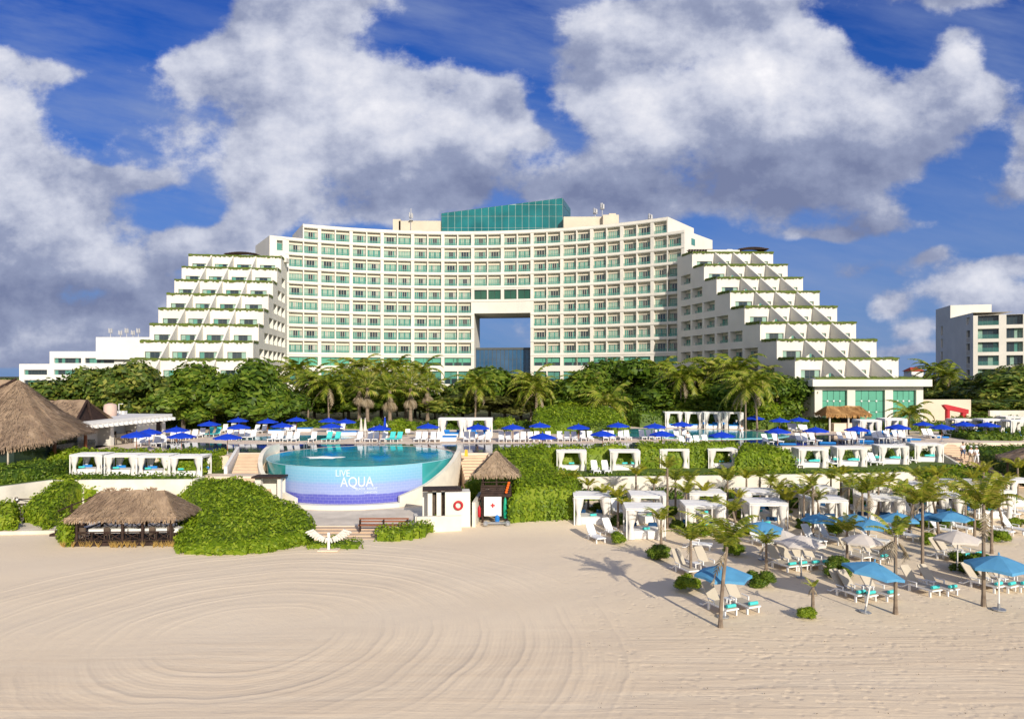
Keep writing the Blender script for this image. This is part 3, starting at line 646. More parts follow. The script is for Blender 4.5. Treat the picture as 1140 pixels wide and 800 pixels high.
for q, (a, b, z, row) in enumerate(WINS):
    v = r.randrange(9); s = (a+b)/2
    if q < 100: place_win(WV[v], s, z, PH, hotel, 'balcony_window')
    else:
        A, B = PH(s-.05, .73, z), PH(s+.05, .73, z); th = atan2(B[1]-A[1], B[0]-A[0]); cx, cy = (A[0]+B[0])/2, (A[1]+B[1])/2
        o = len(rest.v)
        for x, y, zz in WMB[v].v: rest.v.append((cx+x*cos(th)-y*sin(th), cy+x*sin(th)+y*cos(th), A[2]+zz))
        for f, m in zip(WMB[v].f, WMB[v].m): rest.f.append(tuple(o+i for i in f)); rest.m.append(m)
ro = rest.build('balcony_windows', WM, hotel); ro['kind'] = 'stuff'
def flat_glass(P, a, b, z0, z1, d, n, mats, parent, name, split=None):
    mb = MB()
    for i in range(n):
        p, q = a+(b-a)*i/n, a+(b-a)*(i+1)/n
        mb.quad(P(p, d, z0), P(q, d, z0), P(q, d, z1), P(p, d, z1), 0)
        if split is not None: mb.quad(P(p+.15, d-.02, z0+.02), P(q-.15, d-.02, z0+.02), P(q-.15, d-.02, z0+split), P(p+.15, d-.02, z0+split), 2)
        for e in (p, q): mb.quad(P(e-.04, d-.03, z0), P(e+.04, d-.03, z0), P(e+.04, d-.03, z1), P(e-.04, d-.03, z1), 1)
    mb.build(name, mats, parent)
for i in range(25, 32):
    if kind(i)[1] in (1, 3): flat_glass(PH, ss[i], ss[i+1], zb[4]+.35, zb[5]-.55, .46, 2, [glassmat('deep_green_glass', (.015, .1, .06)), M['frame'], M['gdark']], hotel, 'portal_window')
for k in range(13):
    if k in (6, 7): continue
    flat_glass(PH, ss[4*k+1], ss[4*k+4], 13.75, 15.6, .46, 3 if k != 6 else 2, [M['ggreen'], M['frame'], M['gdark']], hotel, 'green_window', .75 if k in (3, 4, 5, 8, 9, 10, 11) else None)
    for q in (1, 3): flat_glass(PH, ss[4*k+q], ss[4*k+q+1], 9.6, 12.5, .46, 2, [M['gteal'], M['frame'], M['gdark']], hotel, 'lobby_window', 1.2)
# glazed lobby inside the portal
lob = MB(); n = 14
for i in range(n):
    p, q = pl+.05+(pr-pl-.1)*i/n, pl+.05+(pr-pl-.1)*(i+1)/n
    for j in range(6):
        z0, z1 = 4+i*0+j*2.25, 4+(j+1)*2.25; lob.quad(PH(p+.06, 3.5, z0+.06), PH(q-.06, 3.5, z0+.06), PH(q-.06, 3.5, z1), PH(p+.06, 3.5, z1), 0)
    lob.quad(PH(p, 3.53, 4), PH(q, 3.53, 4), PH(q, 3.53, 17.7), PH(p, 3.53, 17.7), 1)
    lob.quad(PH(p, 3.4, 17.5), PH(q, 3.4, 17.5), PH(q, 3.4, 18), PH(p, 3.4, 18), 1); lob.quad(PH(p, 3.4, 18), PH(q, 3.4, 18), PH(q, 12, 18), PH(p, 12, 18), 1)
lob.build('lobby_glazing', [M['gblue'], M['frame']], hotel)
# rooftop glass prism with slanting top
def toH(p): return (p[0]-H0[0], p[1]-H0[1], p[2]-H0[2])
g = MB(); A = (-16.6, 163.5); B = (11.9, 163.5); Cc = (14.6, 174); Dd = (-16.6, 174); zA, zB, zC, zD = 49.6, 53.2, 53.2, 49.6; zr = 43.5
def gridface(p0, z0, p1, z1, n, rows, zbase):
    fr = .06
    for i in range(n):
        a, b = i/n, (i+1)/n; x0, y0 = p0[0]+(p1[0]-p0[0])*a, p0[1]+(p1[1]-p0[1])*a; x1, y1 = p0[0]+(p1[0]-p0[0])*b, p0[1]+(p1[1]-p0[1])*b
        ta, tb = z0+(z1-z0)*a, z0+(z1-z0)*b
        L = hypot(x1-x0, y1-y0); ux, uy = (x1-x0)/L, (y1-y0)/L; nx, ny = uy*.05, -ux*.05
        g.quad(toH((x0-nx, y0-ny, zbase)), toH((x1-nx, y1-ny, zbase)), toH((x1-nx, y1-ny, tb)), toH((x0-nx, y0-ny, ta)), 1)
        for j in range(rows):
            za0, za1 = zbase+2.7*j, min(zbase+2.7*(j+1), ta); zb0, zb1 = zbase+2.7*j, min(zbase+2.7*(j+1), tb)
            if za0 >= ta-.1: continue
            g.quad(toH((x0+ux*fr+nx, y0+uy*fr+ny, za0+fr)), toH((x1-ux*fr+nx, y1-uy*fr+ny, zb0+fr)), toH((x1-ux*fr+nx, y1-uy*fr+ny, zb1-fr)), toH((x0+ux*fr+nx, y0+uy*fr+ny, za1-fr)), 0)
gridface(A, zA, B, zB, 18, 4, zr); gridface(B, zB, Cc, zC, 7, 4, zr); gridface(Dd, zD, A, zA, 7, 4, zr)
g.quad(toH((*A, zA)), toH((*B, zB)), toH((*Cc, zC)), toH((*Dd, zD)), 0); g.quad(toH((*Dd, zD)), toH((*Cc, zC)), toH((*Cc, zr)), toH((*Dd, zr)), 0)
g.build('rooftop_glass_hall', [M['gtop'], mat('aluminium_mullion', (.3, .42, .4), .4, .05)], hotel)
rb = MB(); rb.box(toH((-21.6, 166, 45.6)), (9.8, 6, 4.2)); rb.box(toH((-27, 165, 45.9)), (1.8, 4, 4.4)); rb.build('plant_room', M['stucco3'], hotel); rb = MB(); rb.box(toH((16.6, 163.5, 45.8)), (9.4, 6, 4.6)); rb.box(toH((22.6, 161.5, 45.9)), (3.6, 5, 4.6)); rb.box(toH((23.0, 160.6, 48.35)), (1.6, 2.5, .5))
rb.build('plant_room', M['stucco3'], hotel)
def antenna(x, y, z, h, parent):
    mb = MB(); mb.tube([(x, y, z), (x, y, z+h)], .09, 6)
    for q in range(5): t = q*1.25; mb.box((x+.38*cos(t), y+.38*sin(t), z+h*.72+.25*(q % 2)), (.22, .16, 1.1), t)
    mb.box((x, y, z+h*.55), (.9, .9, .08)); mb.build('antenna', M['antm'], parent)
antenna(*toH((-23.6, 162.6, 44.3)), 6.2, hotel); antenna(*toH((20.8, 160.5, 48.1)), 3.2, hotel); antenna(*toH((19.2, 160.5, 48.1)), 1.6, hotel); antenna(*toH((29.6, 149, TOPZ+.1)), 1.8, hotel)
# ---- stepped wings
TWM = MB()
def terrace_window(w=2.8, h=2.1, seed=0):
    mb = MB(); r = random.Random(seed); cols = [3, 1, 1, 3] if seed % 3 == 0 else ([3, 2, 1, 3] if seed % 3 == 1 else [2, 1, 1, 3])
    for i in range(4):
        a, b = -w/2+w*i/4, -w/2+w*(i+1)/4; mb.box(((a+b)/2, -.03, h/2), (w/4-.07, .03, h-.08), 0, cols[i])
    mb.box((0, -.015, h/2), (w+.08, .02, h+.08), 0, 0); return mb
TW = [mesh_of(terrace_window(seed=i), WM) for i in range(6)]; TWn = [mesh_of(terrace_window(w=1.9, seed=i), WM) for i in range(6)]
SW = [mesh_of(winmesh(20+i, 3.3, 2.0, 4), WM) for i in range(5)]
def wing(name, C1, R, D, Wd, back, zfirst, bays, side, inner_pitch, wins_shift=0):
    """C1: front corner (inner side) of the top tier, R: unit vector along the front towards the outer side, D: step per tier towards the sea"""
    root = bpy.data.objects.new(name, None); COL.objects.link(root); root.parent = hotel
    DL = hypot(*D); Du = (D[0]/DL, D[1]/DL)
    def at(u, v, z): return (C1[0]+R[0]*u+D[0]*v-H0[0], C1[1]+R[1]*u+D[1]*v-H0[1], z-H0[2])   # v in tiers
    zt_ = lambda i: zfirst-FH*(i-1)
    body = MB(); pl_ = MB(); fins = []
    NT = 8
    for i in range(1, NT+1):
        v = i-1; zhi = zt_(i); zlo = zt_(i+1)-.85 if i < NT else 4.2
        zfl = zhi-.85                                    # terrace floor on top of this tier
        # front face with window openings
        brk = [0]; ops = {}
        for k in range(4):
            a, b = bays[k], bays[k+1]; c = (a+b)/2+(0 if k else .2); w = (3.0 if k == 0 or name == 'left_wing' else 2.1)
            w = min(w, b-a-1.1)
            brk += [c-w/2, c+w/2]; ops[len(brk)-2] = 1
        brk.append(Wd)
        zz = [zlo, zlo+.02, zlo+2.12, zhi] if i < NT else [4.2, zt_(9)-.85, zt_(9)+1.27, zhi]
        cells(body, lambda s, d, z: at(s, v-d/DL, z), brk, zz, lambda a, j: (a in ops) and j == 1, .3)
        for k in range(4):
            a, b = brk[1+2*k], brk[2+2*k]; c = (a+b)/2; z = zz[1]; me = (TWn if b-a < 2.5 else TW)[(i*3+k*2) % 6]
            p = at(c, v-.26/DL, z+.03); o = bpy.data.objects.new('terrace_window', me); COL.objects.link(o); o.parent = root; o.location = p
            th = atan2(R[1], R[0]) if R[0] > 0 else atan2(-R[1], -R[0]); o.rotation_euler = (0, 0, th); o.scale = ((b-a-.1)/(1.9 if b-a < 2.5 else 2.8), 1, .97)
        # inner facade: blank part then balconies
        nb = max(0, i-1); Lfront = 1.08*DL
        Lb = inner_pitch; bl = back(i); tot = bl*DL
        def PI_(s, d, z, v=v): return (C1[0]+D[0]*v-Du[0]*s+(R[0]*d)-H0[0], C1[1]+D[1]*v-Du[1]*s+(R[1]*d)-H0[1], z-H0[2])
        br = [0]
        for k in range(nb):
            a = Lfront+k*Lb; br += [a+.3, a+Lb-.3]
        br.append(max(tot, br[-1]+.2))
        zi = [zt_(i+1), zlo+1.0, zlo+2.85, zhi] if i < NT else [4.2, zt_(9)-.85+1.0, zt_(9)-.85+2.85, zhi]
        cells(body, PI_, br, zi, lambda a, j: a % 2 == 1 and a < len(br)-2 and j == 1, 1.1)
        for k in range(nb):
            a, b = br[1+2*k], br[2+2*k]; c = (a+b)/2; p0, p1 = PI_(c-.05, 1.07, zi[1]), PI_(c+.05, 1.07, zi[1])
            o = bpy.data.objects.new('side_window', SW[(i+k) % 5]); COL.objects.link(o); o.parent = root; o.location = ((p0[0]+p1[0])/2, (p0[1]+p1[1])/2, p0[2]+.02)
            th = atan2(p1[1]-p0[1], p1[0]-p0[0]); th = th+(pi if side > 0 else 0); o.rotation_euler = (0, 0, th); o.scale = ((b-a-.08)/3.3, .8, .9)
        # outer side, floor of the terrace, parapet inner lip
        vb = v-back(i)
        zs_ = zt_(i+1) if i < NT else zlo
        body.quad(at(Wd, v, zs_), at(Wd, vb, zs_), at(Wd, vb, zhi), at(Wd, v, zhi))
        body.quad(at(0, v, zfl), at(Wd, v, zfl), at(Wd, vb if i == 1 else v-1.02, zfl), at(0, vb if i == 1 else v-1.02, zfl))
        body.quad(at(0, v, zhi), at(Wd, v, zhi), at(Wd, v-.14, zhi), at(0, v-.14, zhi)); body.quad(at(0, v-.14, zhi), at(Wd, v-.14, zhi), at(Wd, v-.14, zfl), at(0, v-.14, zfl))
        for u0, u1 in ((0, .35), (Wd-.35, Wd)):
            body.quad(at(u0, v-.14, zhi), at(u1, v-.14, zhi), at(u1, v-1, zhi), at(u0, v-1, zhi)); uu = u1 if u0 == 0 else u0
            body.quad(at(uu, v-.14, zhi), at(uu, v-1, zhi), at(uu, v-1, zfl), at(uu, v-.14, zfl))
        # planter grass
        gm = MB(); n_ = 60; rr = random.Random(i)
        for q in range(n_):
            a, b = Wd*q/n_, Wd*(q+1)/n_; h = .1+.14*rr.random(); dr = .12+.3*rr.random()
            vs = [at(a, v+.05, zhi-dr), at(b, v+.05, zhi-dr), at(b, v+.06, zhi+.05), at(a, v+.06, zhi+.05), at(b, v-.12, zhi+h), at(a, v-.12, zhi+h)]
            gm.add(vs, [(0, 1, 2, 3), (3, 2, 4, 5)])
        for q in range(16):      # round the inner corner
            a, b = .9*q/16, .9*(q+1)/16; h = .16+.12*rr.random(); gm.add([at(-.12, v-a, zhi-.25*rr.random()-.1), at(-.12, v-b, zhi-.25), at(-.1, v-b, zhi+h), at(-.1, v-a, zhi+h), at(.3, v-b, zhi+h), at(.3, v-a, zhi+h)], [(0, 1, 2, 3), (3, 2, 4, 5)])
        gm.build('planter_grass', M['grass'], root)
        # fins
        if i < NT+1:
            for k in (1, 2, 3):
                u = bays[k]; zt2 = zt_(i+1); fm = MB(); th = .13; zf = zt2-.85
                prof = [(v, zhi), (v+1.0, zt2+.12), (v+1.0, zf)]
                if k == 1 and side > 0: prof += [(v+.62, zf), (v+.6, zf+1.1), (v+.45, zf+1.55), (v+.25, zf+1.65), (v+.1, zf+1.3), (v+.08, zf)]
                prof += [(v, zf)]
                L_ = [at(u-th, a, b) for a, b in prof]; Rr = [at(u+th, a, b) for a, b in prof]; m_ = len(prof)
                fm.add(L_+Rr, [tuple(range(m_)), tuple(range(2*m_-1, m_-1, -1))]+[(q, (q+1) % m_, m_+(q+1) % m_, m_+q) for q in range(m_)])
                fm.build('terrace_fin', M['stucco'], root)
        # lamp ball at the corner
    body.build('wing_body', M['stucco'], root)
    return root, at
ZF = 14.2+FH*7
rw, atR = wing('right_wing', (35.4, 136.8), (1, 0), (1.15, -4.27), 15.9, lambda i: 1.35+(i-1), ZF, [0, 4.45, 8.0, 11.8, 15.9], 1, 4.42)
lw, atL = wing('left_wing', (-47.1, 142.0), (-.988, -.156), (.567, -4.08), 17.8, lambda i: 1.6+(i-1), ZF, [0, 4.9, 9.3, 13.4, 17.8], -1, 4.12)
# ninth terrace of each wing and the podium of the right wing
for at, Wd in ((atR, 15.9), (atL, 17.8)):
    z = 11.12; tm = MB()
    for a, b, c, d in (((0, 8), (Wd, 8), (Wd, 8), (0, 8)),):
        tm.quad(at(0, 8, 4.2), at(Wd, 8, 4.2), at(Wd, 8, z), at(0, 8, z)); tm.quad(at(0, 8, z), at(Wd, 8, z), at(Wd, 7.8, z), at(0, 7.8, z)); tm.quad(at(0, 8, z-.85), at(Wd, 8, z-.85), at(Wd, 7, z-.85), at(0, 7, z-.85))
        tm.quad(at(0, 7, 4.2), at(0, 8, 4.2), at(0, 8, z), at(0, 7, z)); tm.quad(at(Wd, 8, 4.2), at(Wd, 7, 4.2), at(Wd, 7, z), at(Wd, 8, z)); tm.quad(at(0, 7.8, z), at(Wd, 7.8, z), at(Wd, 7.8, z-.85), at(0, 7.8, z-.85))
    tm.build('lowest_terrace', M['stucco'], hotel)
for at, Wd, par in ((atR, 15.9, rw), (atL, 17.8, lw)):
    gm = MB(); rr = random.Random(77)
    for q in range(60):
        a, b = Wd*q/60, Wd*(q+1)/60; h = .2+.15*rr.random(); gm.add([at(a, 8.05, 10.95), at(b, 8.05, 10.95), at(b, 8.04, 11.15), at(a, 8.04, 11.15), at(b, 7.85, 11.1+h), at(a, 7.85, 11.1+h)], [(0, 1, 2, 3), (3, 2, 4, 5)])
    gm.build('planter_grass', M['grass'], par)
pod = thing('podium_pavilion', 'cream pavilion with tall green glass panels under the right pyramid wing', 'pavilion', (51.8, 101.4, 3.8))
pm = MB()
PX = [-7.7, -6.6, -2.95, -1.8, 2.55, 3.7, 7.1, 8.1]
cells(pm, lambda s, d, z: (s, d, z), PX, [0, .75, 5.6, 6.15], lambda i, j: i % 2 == 1 and j >= 0 and j < 2, .6)
cells(pm, lambda s, d, z: (-7.7+d, 10-s, z), [0, 5.2, 8.6, 10], [0, .4, 5.6, 6.15], lambda i, j: i == 1 and j == 1, .6)
cells(pm, lambda s, d, z: (8.1-d, s, z), [0, 10], [0, 6.15], lambda i, j: False, .6)
pm.build('wall', M['stucco'], pod)
pm = MB(); pm.box((0.1, 4.6, 6.65), (17.2, 11.6, 1.0)); pm.build('fascia', M['stucco'], pod)
for a, b in ((-6.6, -2.95), (-1.8, 2.55), (3.7, 7.1)):
    gm = MB(); n_ = 4
    for q in range(n_):
        for j in range(3):
            x0, x1 = a+(b-a)*q/n_+.03, a+(b-a)*(q+1)/n_-.03; gm.box(((x0+x1)/2, .45, .8+1.6*j+.8), (x1-x0, .05, 1.55), 0, 0)
    for q in range(1, n_):
        for j in range(1, 3): gm.box((a+(b-a)*q/n_, .36, .8+1.6*j), (.22, .08, .22), 0, 1)
    gm.box(((a+b)/2, .52, .38), (b-a, .05, .74), 0, 2); gm.box(((a+b)/2, .5, 3.2), (b-a, .03, 4.85), 0, 3)
    gm.build('glass_panels', [M['ggreen'], M['white'], M['gdark'], M['frame']], pod)
gm = MB(); gm.box((-7.2, 3.1, 3.0), (.05, 3.35, 5.1), 0, 0)
for q in range(4): gm.box((-7.25, 1.5+q*1.1, 3.0), (.05, .06, 5.1), 0, 1)
gm.build('side_glass', [M['gdark'], M['ggreen']], pod)
# roof things
def pergola(x, y, z, w, d, h, label):
    p = thing('rooftop_canopy', label, 'canopy', (x, y, z)); mb = MB()
    for a in (-1, 1):
        for b in (-1, 1): mb.tube([(a*w*.45, b*d*.4, 0), (a*w*.45, b*d*.4, h)], .08, 6)
    mb.build('post', M['dwood'], p); mb = MB(); n_ = 12
    for i in range(n_+1): t = -1+2*i/n_; mb.box((t*w/2, 0, h+.35*(1-t*t)), (w/n_*.95, d, .12))
    for b in (-.5, .5): mb.box((0, b*d, h+.05), (w, .1, .15))
    mb.build('roof', M['dwood'], p)
pergola(48.0, 139.5, ZF-.85, 5.5, 3, 1.7, 'dark open canopy on the right pyramid roof'); pergola(-56.5, 146, ZF-.85, 6.2, 3, 1.9, 'dark open canopy on the left pyramid roof')
mb = MB(); mb.box((0, 0, .9), (6.5, 3, 1.3)); mb.box((1.6, 0, 1.65), (1, 1, .4)); o = mb.build('roof_kiosk', M['stucco']); o.location = (42, 139.8, ZF-.85); tag(o, 'low cream plant box beside the right roof canopy', 'roof box')
mb = MB(); mb.box((0, 0, .7), (7, 2, .9)); o = mb.build('roof_kiosk', M['stucco']); o.location = (-50.5, 146, ZF-.85); tag(o, 'low cream plant box beside the left roof canopy', 'roof box')
mb = MB()
for i in range(9): mb.box((i*.55-2.2, 0, .5), (.12, 1.4, .6))
mb.box((0, -.6, .8), (5, .12, .15)); mb.box((0, .6, .8), (5, .12, .15)); o = mb.build('roof_pergola', M['dwood']); o.location = (37.6, 139.2, ZF); tag(o, 'small dark slatted pergola at the inner end of the right roof', 'pergola')
# ================================================================ OTHER BUILDINGS
# long white low building on the left
lo = thing('office_building', 'long low white building with ribbon windows behind the trees, far left', 'building', (-118, 190, 3.8))
def PF(x0, x1, y): return lambda s, d, z: (x0+s-(-118), y+d-190, z-3.8)
mb = MB()
def block(x0, x1, y, z0, z1, rows, wx, dep=14):
    P = PF(x0, x1, y); br = [0]
    for a, b in wx: br += [a, b]
    br.append(x1-x0); zz = [z0]
    for a, b in rows: zz += [a, b]
    zz.append(z1)
    cells(mb, P, br, zz, lambda i, j: i % 2 == 1 and j % 2 == 1, .5, 0)
    w, h = x1-x0, z1-z0
    mb.quad(P(0, 0, z1), P(w, 0, z1), P(w, dep, z1), P(0, dep, z1), 0); mb.quad(P(0, 0, z0), P(0, dep, z0), P(0, dep, z1), P(0, 0, z1), 0); mb.quad(P(w, 0, z0), P(w, dep, z0), P(w, dep, z1), P(w, 0, z1), 0)
    for a, b in wx:
        for c, d in rows:
            g_ = MB(); n_ = max(3, int((b-a)/.9))
            for q in range(n_): p, e = a+(b-a)*q/n_, a+(b-a)*(q+1)/n_; g_.quad(P(p+.04, .45, c), P(e-.04, .45, c), P(e-.04, .45, d), P(p+.04, .45, d), 1+R_.choice([0, 0, 1, 1]))
            g_.quad(P(a, .48, c), P(b, .48, c), P(b, .48, d), P(a, .48, d), 0)
            g_.build('ribbon_window', [M['frame'], M['gdark'], M['gteal'], M['gcurt']], lo)
block(-134.5, -126, 190, 3.8, 14.7, [(6, 7.6), (8.9, 10.3), (11.75, 13.1)], [(1.3, 7.6)])
block(-126, -103, 189.7, 3.8, 18.1, [(8.9, 10.3), (11.75, 13.1), (14.9, 16.3)], [(1.2, 8.6), (9.6, 17.6)])
block(-112.5, -96, 188.2, 15.9, 21.9, [], [], 10)
mb.build('wall', M['stucco2'], lo)
for i, px in enumerate((123, 134, 141, 148, 154)): x = WY(px, 192)[0]; antenna(x+118, 2, 21.9-3.8, 2.6 if i % 2 == 0 else 1.8, lo)
# apartment block far right
ap = thing('apartment_building', 'cream apartment block with glass balconies above the dark tree', 'building', (106, 160, 3.8))
dv = (12/sqrt(180), -6/sqrt(180)); 
def PA(s, d, z): return (dv[0]*s-dv[1]*d*1.0, dv[1]*s+dv[0]*d, z-3.8)
ab = MB(); ssA = [0, .9, 4.9, 6.3, 9.4, 11.0, 15, 16.4, 19.5, 21, 25]; zA_ = [3.8]
for i in range(7): zA_ += [6.2-1.4+3.05*i-.1, 6.2+3.05*i+.75]
zA_ = zA_[:1]+[q for q in zA_[1:] if q > 4] ; zA_.append(25.3)
cells(ab, PA, ssA, zA_, lambda i, j: i % 2 == 1 and j % 2 == 1, .9)
ab.quad(PA(0, 0, 25.3), PA(25, 0, 25.3), PA(25, 16, 25.3), PA(0, 16, 25.3))
# shaded left flank going back to a taller stair tower
def PB(s, d, z): a, b = (106, 160), (113.8, 187); L = hypot(b[0]-a[0], b[1]-a[1]); ux, uy = (b[0]-a[0])/L, (b[1]-a[1])/L; return (a[0]+ux*s+uy*d-106, a[1]+uy*s-ux*d-160, z-3.8)
cells(ab, PB, [0, 2.2, 4.4, 6, 16], [3.8]+[q for i in range(7) for q in (5.2+3.05*i, 6.8+3.05*i)]+[26], lambda i, j: i == 1 and j % 2 == 1 and j < 14, .4, 0)
cells(ab, PB, [16, 17.5, 22, 23.5, 28], [3.8]+[q for i in range(7) for q in (5.6+3.3*i, 7.9+3.3*i)]+[29.2], lambda i, j: i in (2,) and j % 2 == 1 and j < 13, .3, 0)
ab.quad(PB(16, 0, 26), PB(16, 9, 26), PB(16, 9, 29.2), PB(16, 0, 29.2)); ab.quad(PB(16, 0, 29.2), PB(28, 0, 29.2), PB(28, 9, 29.2), PB(16, 9, 29.2))
ab.quad(PB(0, 0, 26), PB(16, 0, 26), PB(16, 8, 26), PB(0, 8, 26))
ab.build('wall', M['stucco'], ap)
for i in range(len(zA_)-1):
    if i % 2 == 0: continue
    z0, z1 = zA_[i], zA_[i+1]
    for k, (a, b) in enumerate(((.9, 4.9), (6.3, 9.4), (11, 15), (16.4, 19.5), (21, 25))):
        g_ = MB(); n_ = 4; d = .86
        for q in range(n_): p, e = a+(b-a)*q/n_, a+(b-a)*(q+1)/n_; g_.quad(PA(p+.04, d, z0), PA(e-.04, d, z0), PA(e-.04, d, z1-.15), PA(p+.04, d, z1-.15), R_.choice([1, 2, 3, 1]))
        g_.quad(PA(a, d+.02, z0), PA(b, d+.02, z0), PA(b, d+.02, z1), PA(a, d+.02, z1), 0)
        if k % 2 == 0: g_.quad(PA(a, -.05, z0), PA(b, -.05, z0), PA(b, -.05, z0+.95), PA(a, -.05, z0+.95), 5); 
        g_.build('balcony_window', WM, ap)
for i in range(6):
    z0 = 5.2+3.05*i; g_ = MB(); g_.quad(PB(2.25, .36, z0), PB(4.35, .36, z0), PB(4.35, .36, z0+1.6), PB(2.25, .36, z0+1.6), 0); g_.quad(PB(2.2, -.02, z0-1.1), PB(4.4, -.02, z0-1.1), PB(4.4, -.02, z0-.1), PB(2.2, -.02, z0-.1), 1); g_.build('flank_window', [M['gdark'], M['stucco3']], ap)
    g_ = MB(); z0 = 5.6+3.3*i; g_.quad(PB(22.05, .27, z0+3.3-3.3), PB(23.45, .27, z0), PB(23.45, .27, z0+2.3), PB(22.05, .27, z0+2.3), 0); g_.build('stair_lattice', M['stucco3'], ap)
# little white house with red roof
hs = thing('small_house', 'tiny white house with red tiled roof far beyond the pavilion', 'house', WY(1017, 200, 3.8))
mb = MB(); mb.box((0, 0, 4.5), (3.4, 4, 9)); mb.build('wall', M['stucco2'], hs)
mb = MB(); mb.add([(-2.1, -2.4, 9), (2.1, -2.4, 9), (2.1, 2.4, 9), (-2.1, 2.4, 9), (-1, 0, 10.1), (1, 0, 10.1)], [(0, 1, 5, 4), (1, 2, 5), (2, 3, 4, 5), (3, 0, 4), (3, 2, 1, 0)]); mb.build('roof', M['redroof'], hs)
# boundary walls at right
mb = MB(); mb.box((0, 0, 1.9), (12.5, .4, 4.0)); o = mb.build('boundary_wall', M['stucco3']); o.location = (66.8, 111, 3.8); tag(o, 'beige boundary wall right of the green glass pavilion', 'wall')
mb = MB(); mb.box((0, 0, 1.3), (24, .4, 2.0)); o = mb.build('boundary_wall', M['wallw']); o.location = (86, 108, 3.8); tag(o, 'low cream wall behind the red sculpture and cabanas', 'wall')
# concession pavilion at left
cp = thing('pool_bar_building', 'low cream pool bar with white roof joists beside the thatched restaurant', 'bar building', (-44.1, 79, 3.8))
ux, uy = 1.6/15.1, 15/15.1
def PP(s, d, z): return (-.55+ux*s-uy*d, -7.5+uy*s+ux*d, z)     # s along the front, d to the back (left)
mb = MB(); cells(mb, PP, [0, .5, 5, 5.6, 9.5, 10.4, 13.2, 14.4, 15.1], [0, 2.6], lambda i, j: i in (1, 3, 6), 1.5, 0)
mb.quad(PP(15.1, 0, 0), PP(15.1, 9, 0), PP(15.1, 9, 2.6), PP(15.1, 0, 2.6)); mb.build('wall', M['stucco'], cp)
mb = MB(); mb.prism([PP(-.8, -.9, 0)[:2], PP(15.4, -.7, 0)[:2], PP(15.4, 9, 0)[:2], PP(-.8, 9, 0)[:2]], 2.6, 2.95); mb.build('roof', M['stucco2'], cp)
for q in range(20):
    a = -.6+q*.8; mb = MB(); p = PP(a, -1.1, 2.45); mb.box((p[0], p[1], 2.42), (.9, .22, .34), atan2(-ux, uy)); mb.build('joist', M['white'], cp)
mb = MB(); mb.lathe([(.62, 0), (.72, .15), (.72, 1.1), (.62, 1.35), (.2, 1.5)], 14, (PP(10.5, 4, 0)[0], PP(10.5, 4, 0)[1], 2.95)); mb.build('water_tank', mat('pinkish_tank', (.62, .46, .38), .6, .05), cp, True)
mb = MB(); mb.box((PP(2.5, 3, 0)[0], PP(2.5, 3, 0)[1], 3.2), (1.6, 1.1, .5)); mb.box((PP(14, 5, 0)[0], PP(14, 5, 0)[1], 3.15), (.9, .7, .4)); mb.tube([(PP(4.5, 4, 0)[0], PP(4.5, 4, 0)[1], 2.9), (PP(4.5, 4, 0)[0], PP(4.5, 4, 0)[1], 4.2)], .07, 6); mb.tube([(PP(12, 4, 0)[0], PP(12, 4, 0)[1], 2.9), (PP(12, 4, 0)[0], PP(12, 4, 0)[1], 4.3), (PP(12, 4, 0)[0]+.5, PP(12, 4, 0)[1], 4.3)], .05, 6)
mb.build('roof_equipment', M['white'], cp)
mb = MB(); mb.box((PP(7.5, 1, 0)[0]+.2, PP(7.5, 1, 0)[1], .55), (.7, 3.6, 1.1), -.1); mb.build('counter', M['stucco3'], cp)
mb = MB(); q = PP(13.8, .3, 0); mb.box((q[0]+.15, q[1], 1.1), (.1, .9, 2.1), -.1); q = PP(5.3, 3, 0); mb.box((q[0], q[1], 1.1), (.1, 1.1, 2.1)); mb.build('door', M['dwood'], cp)
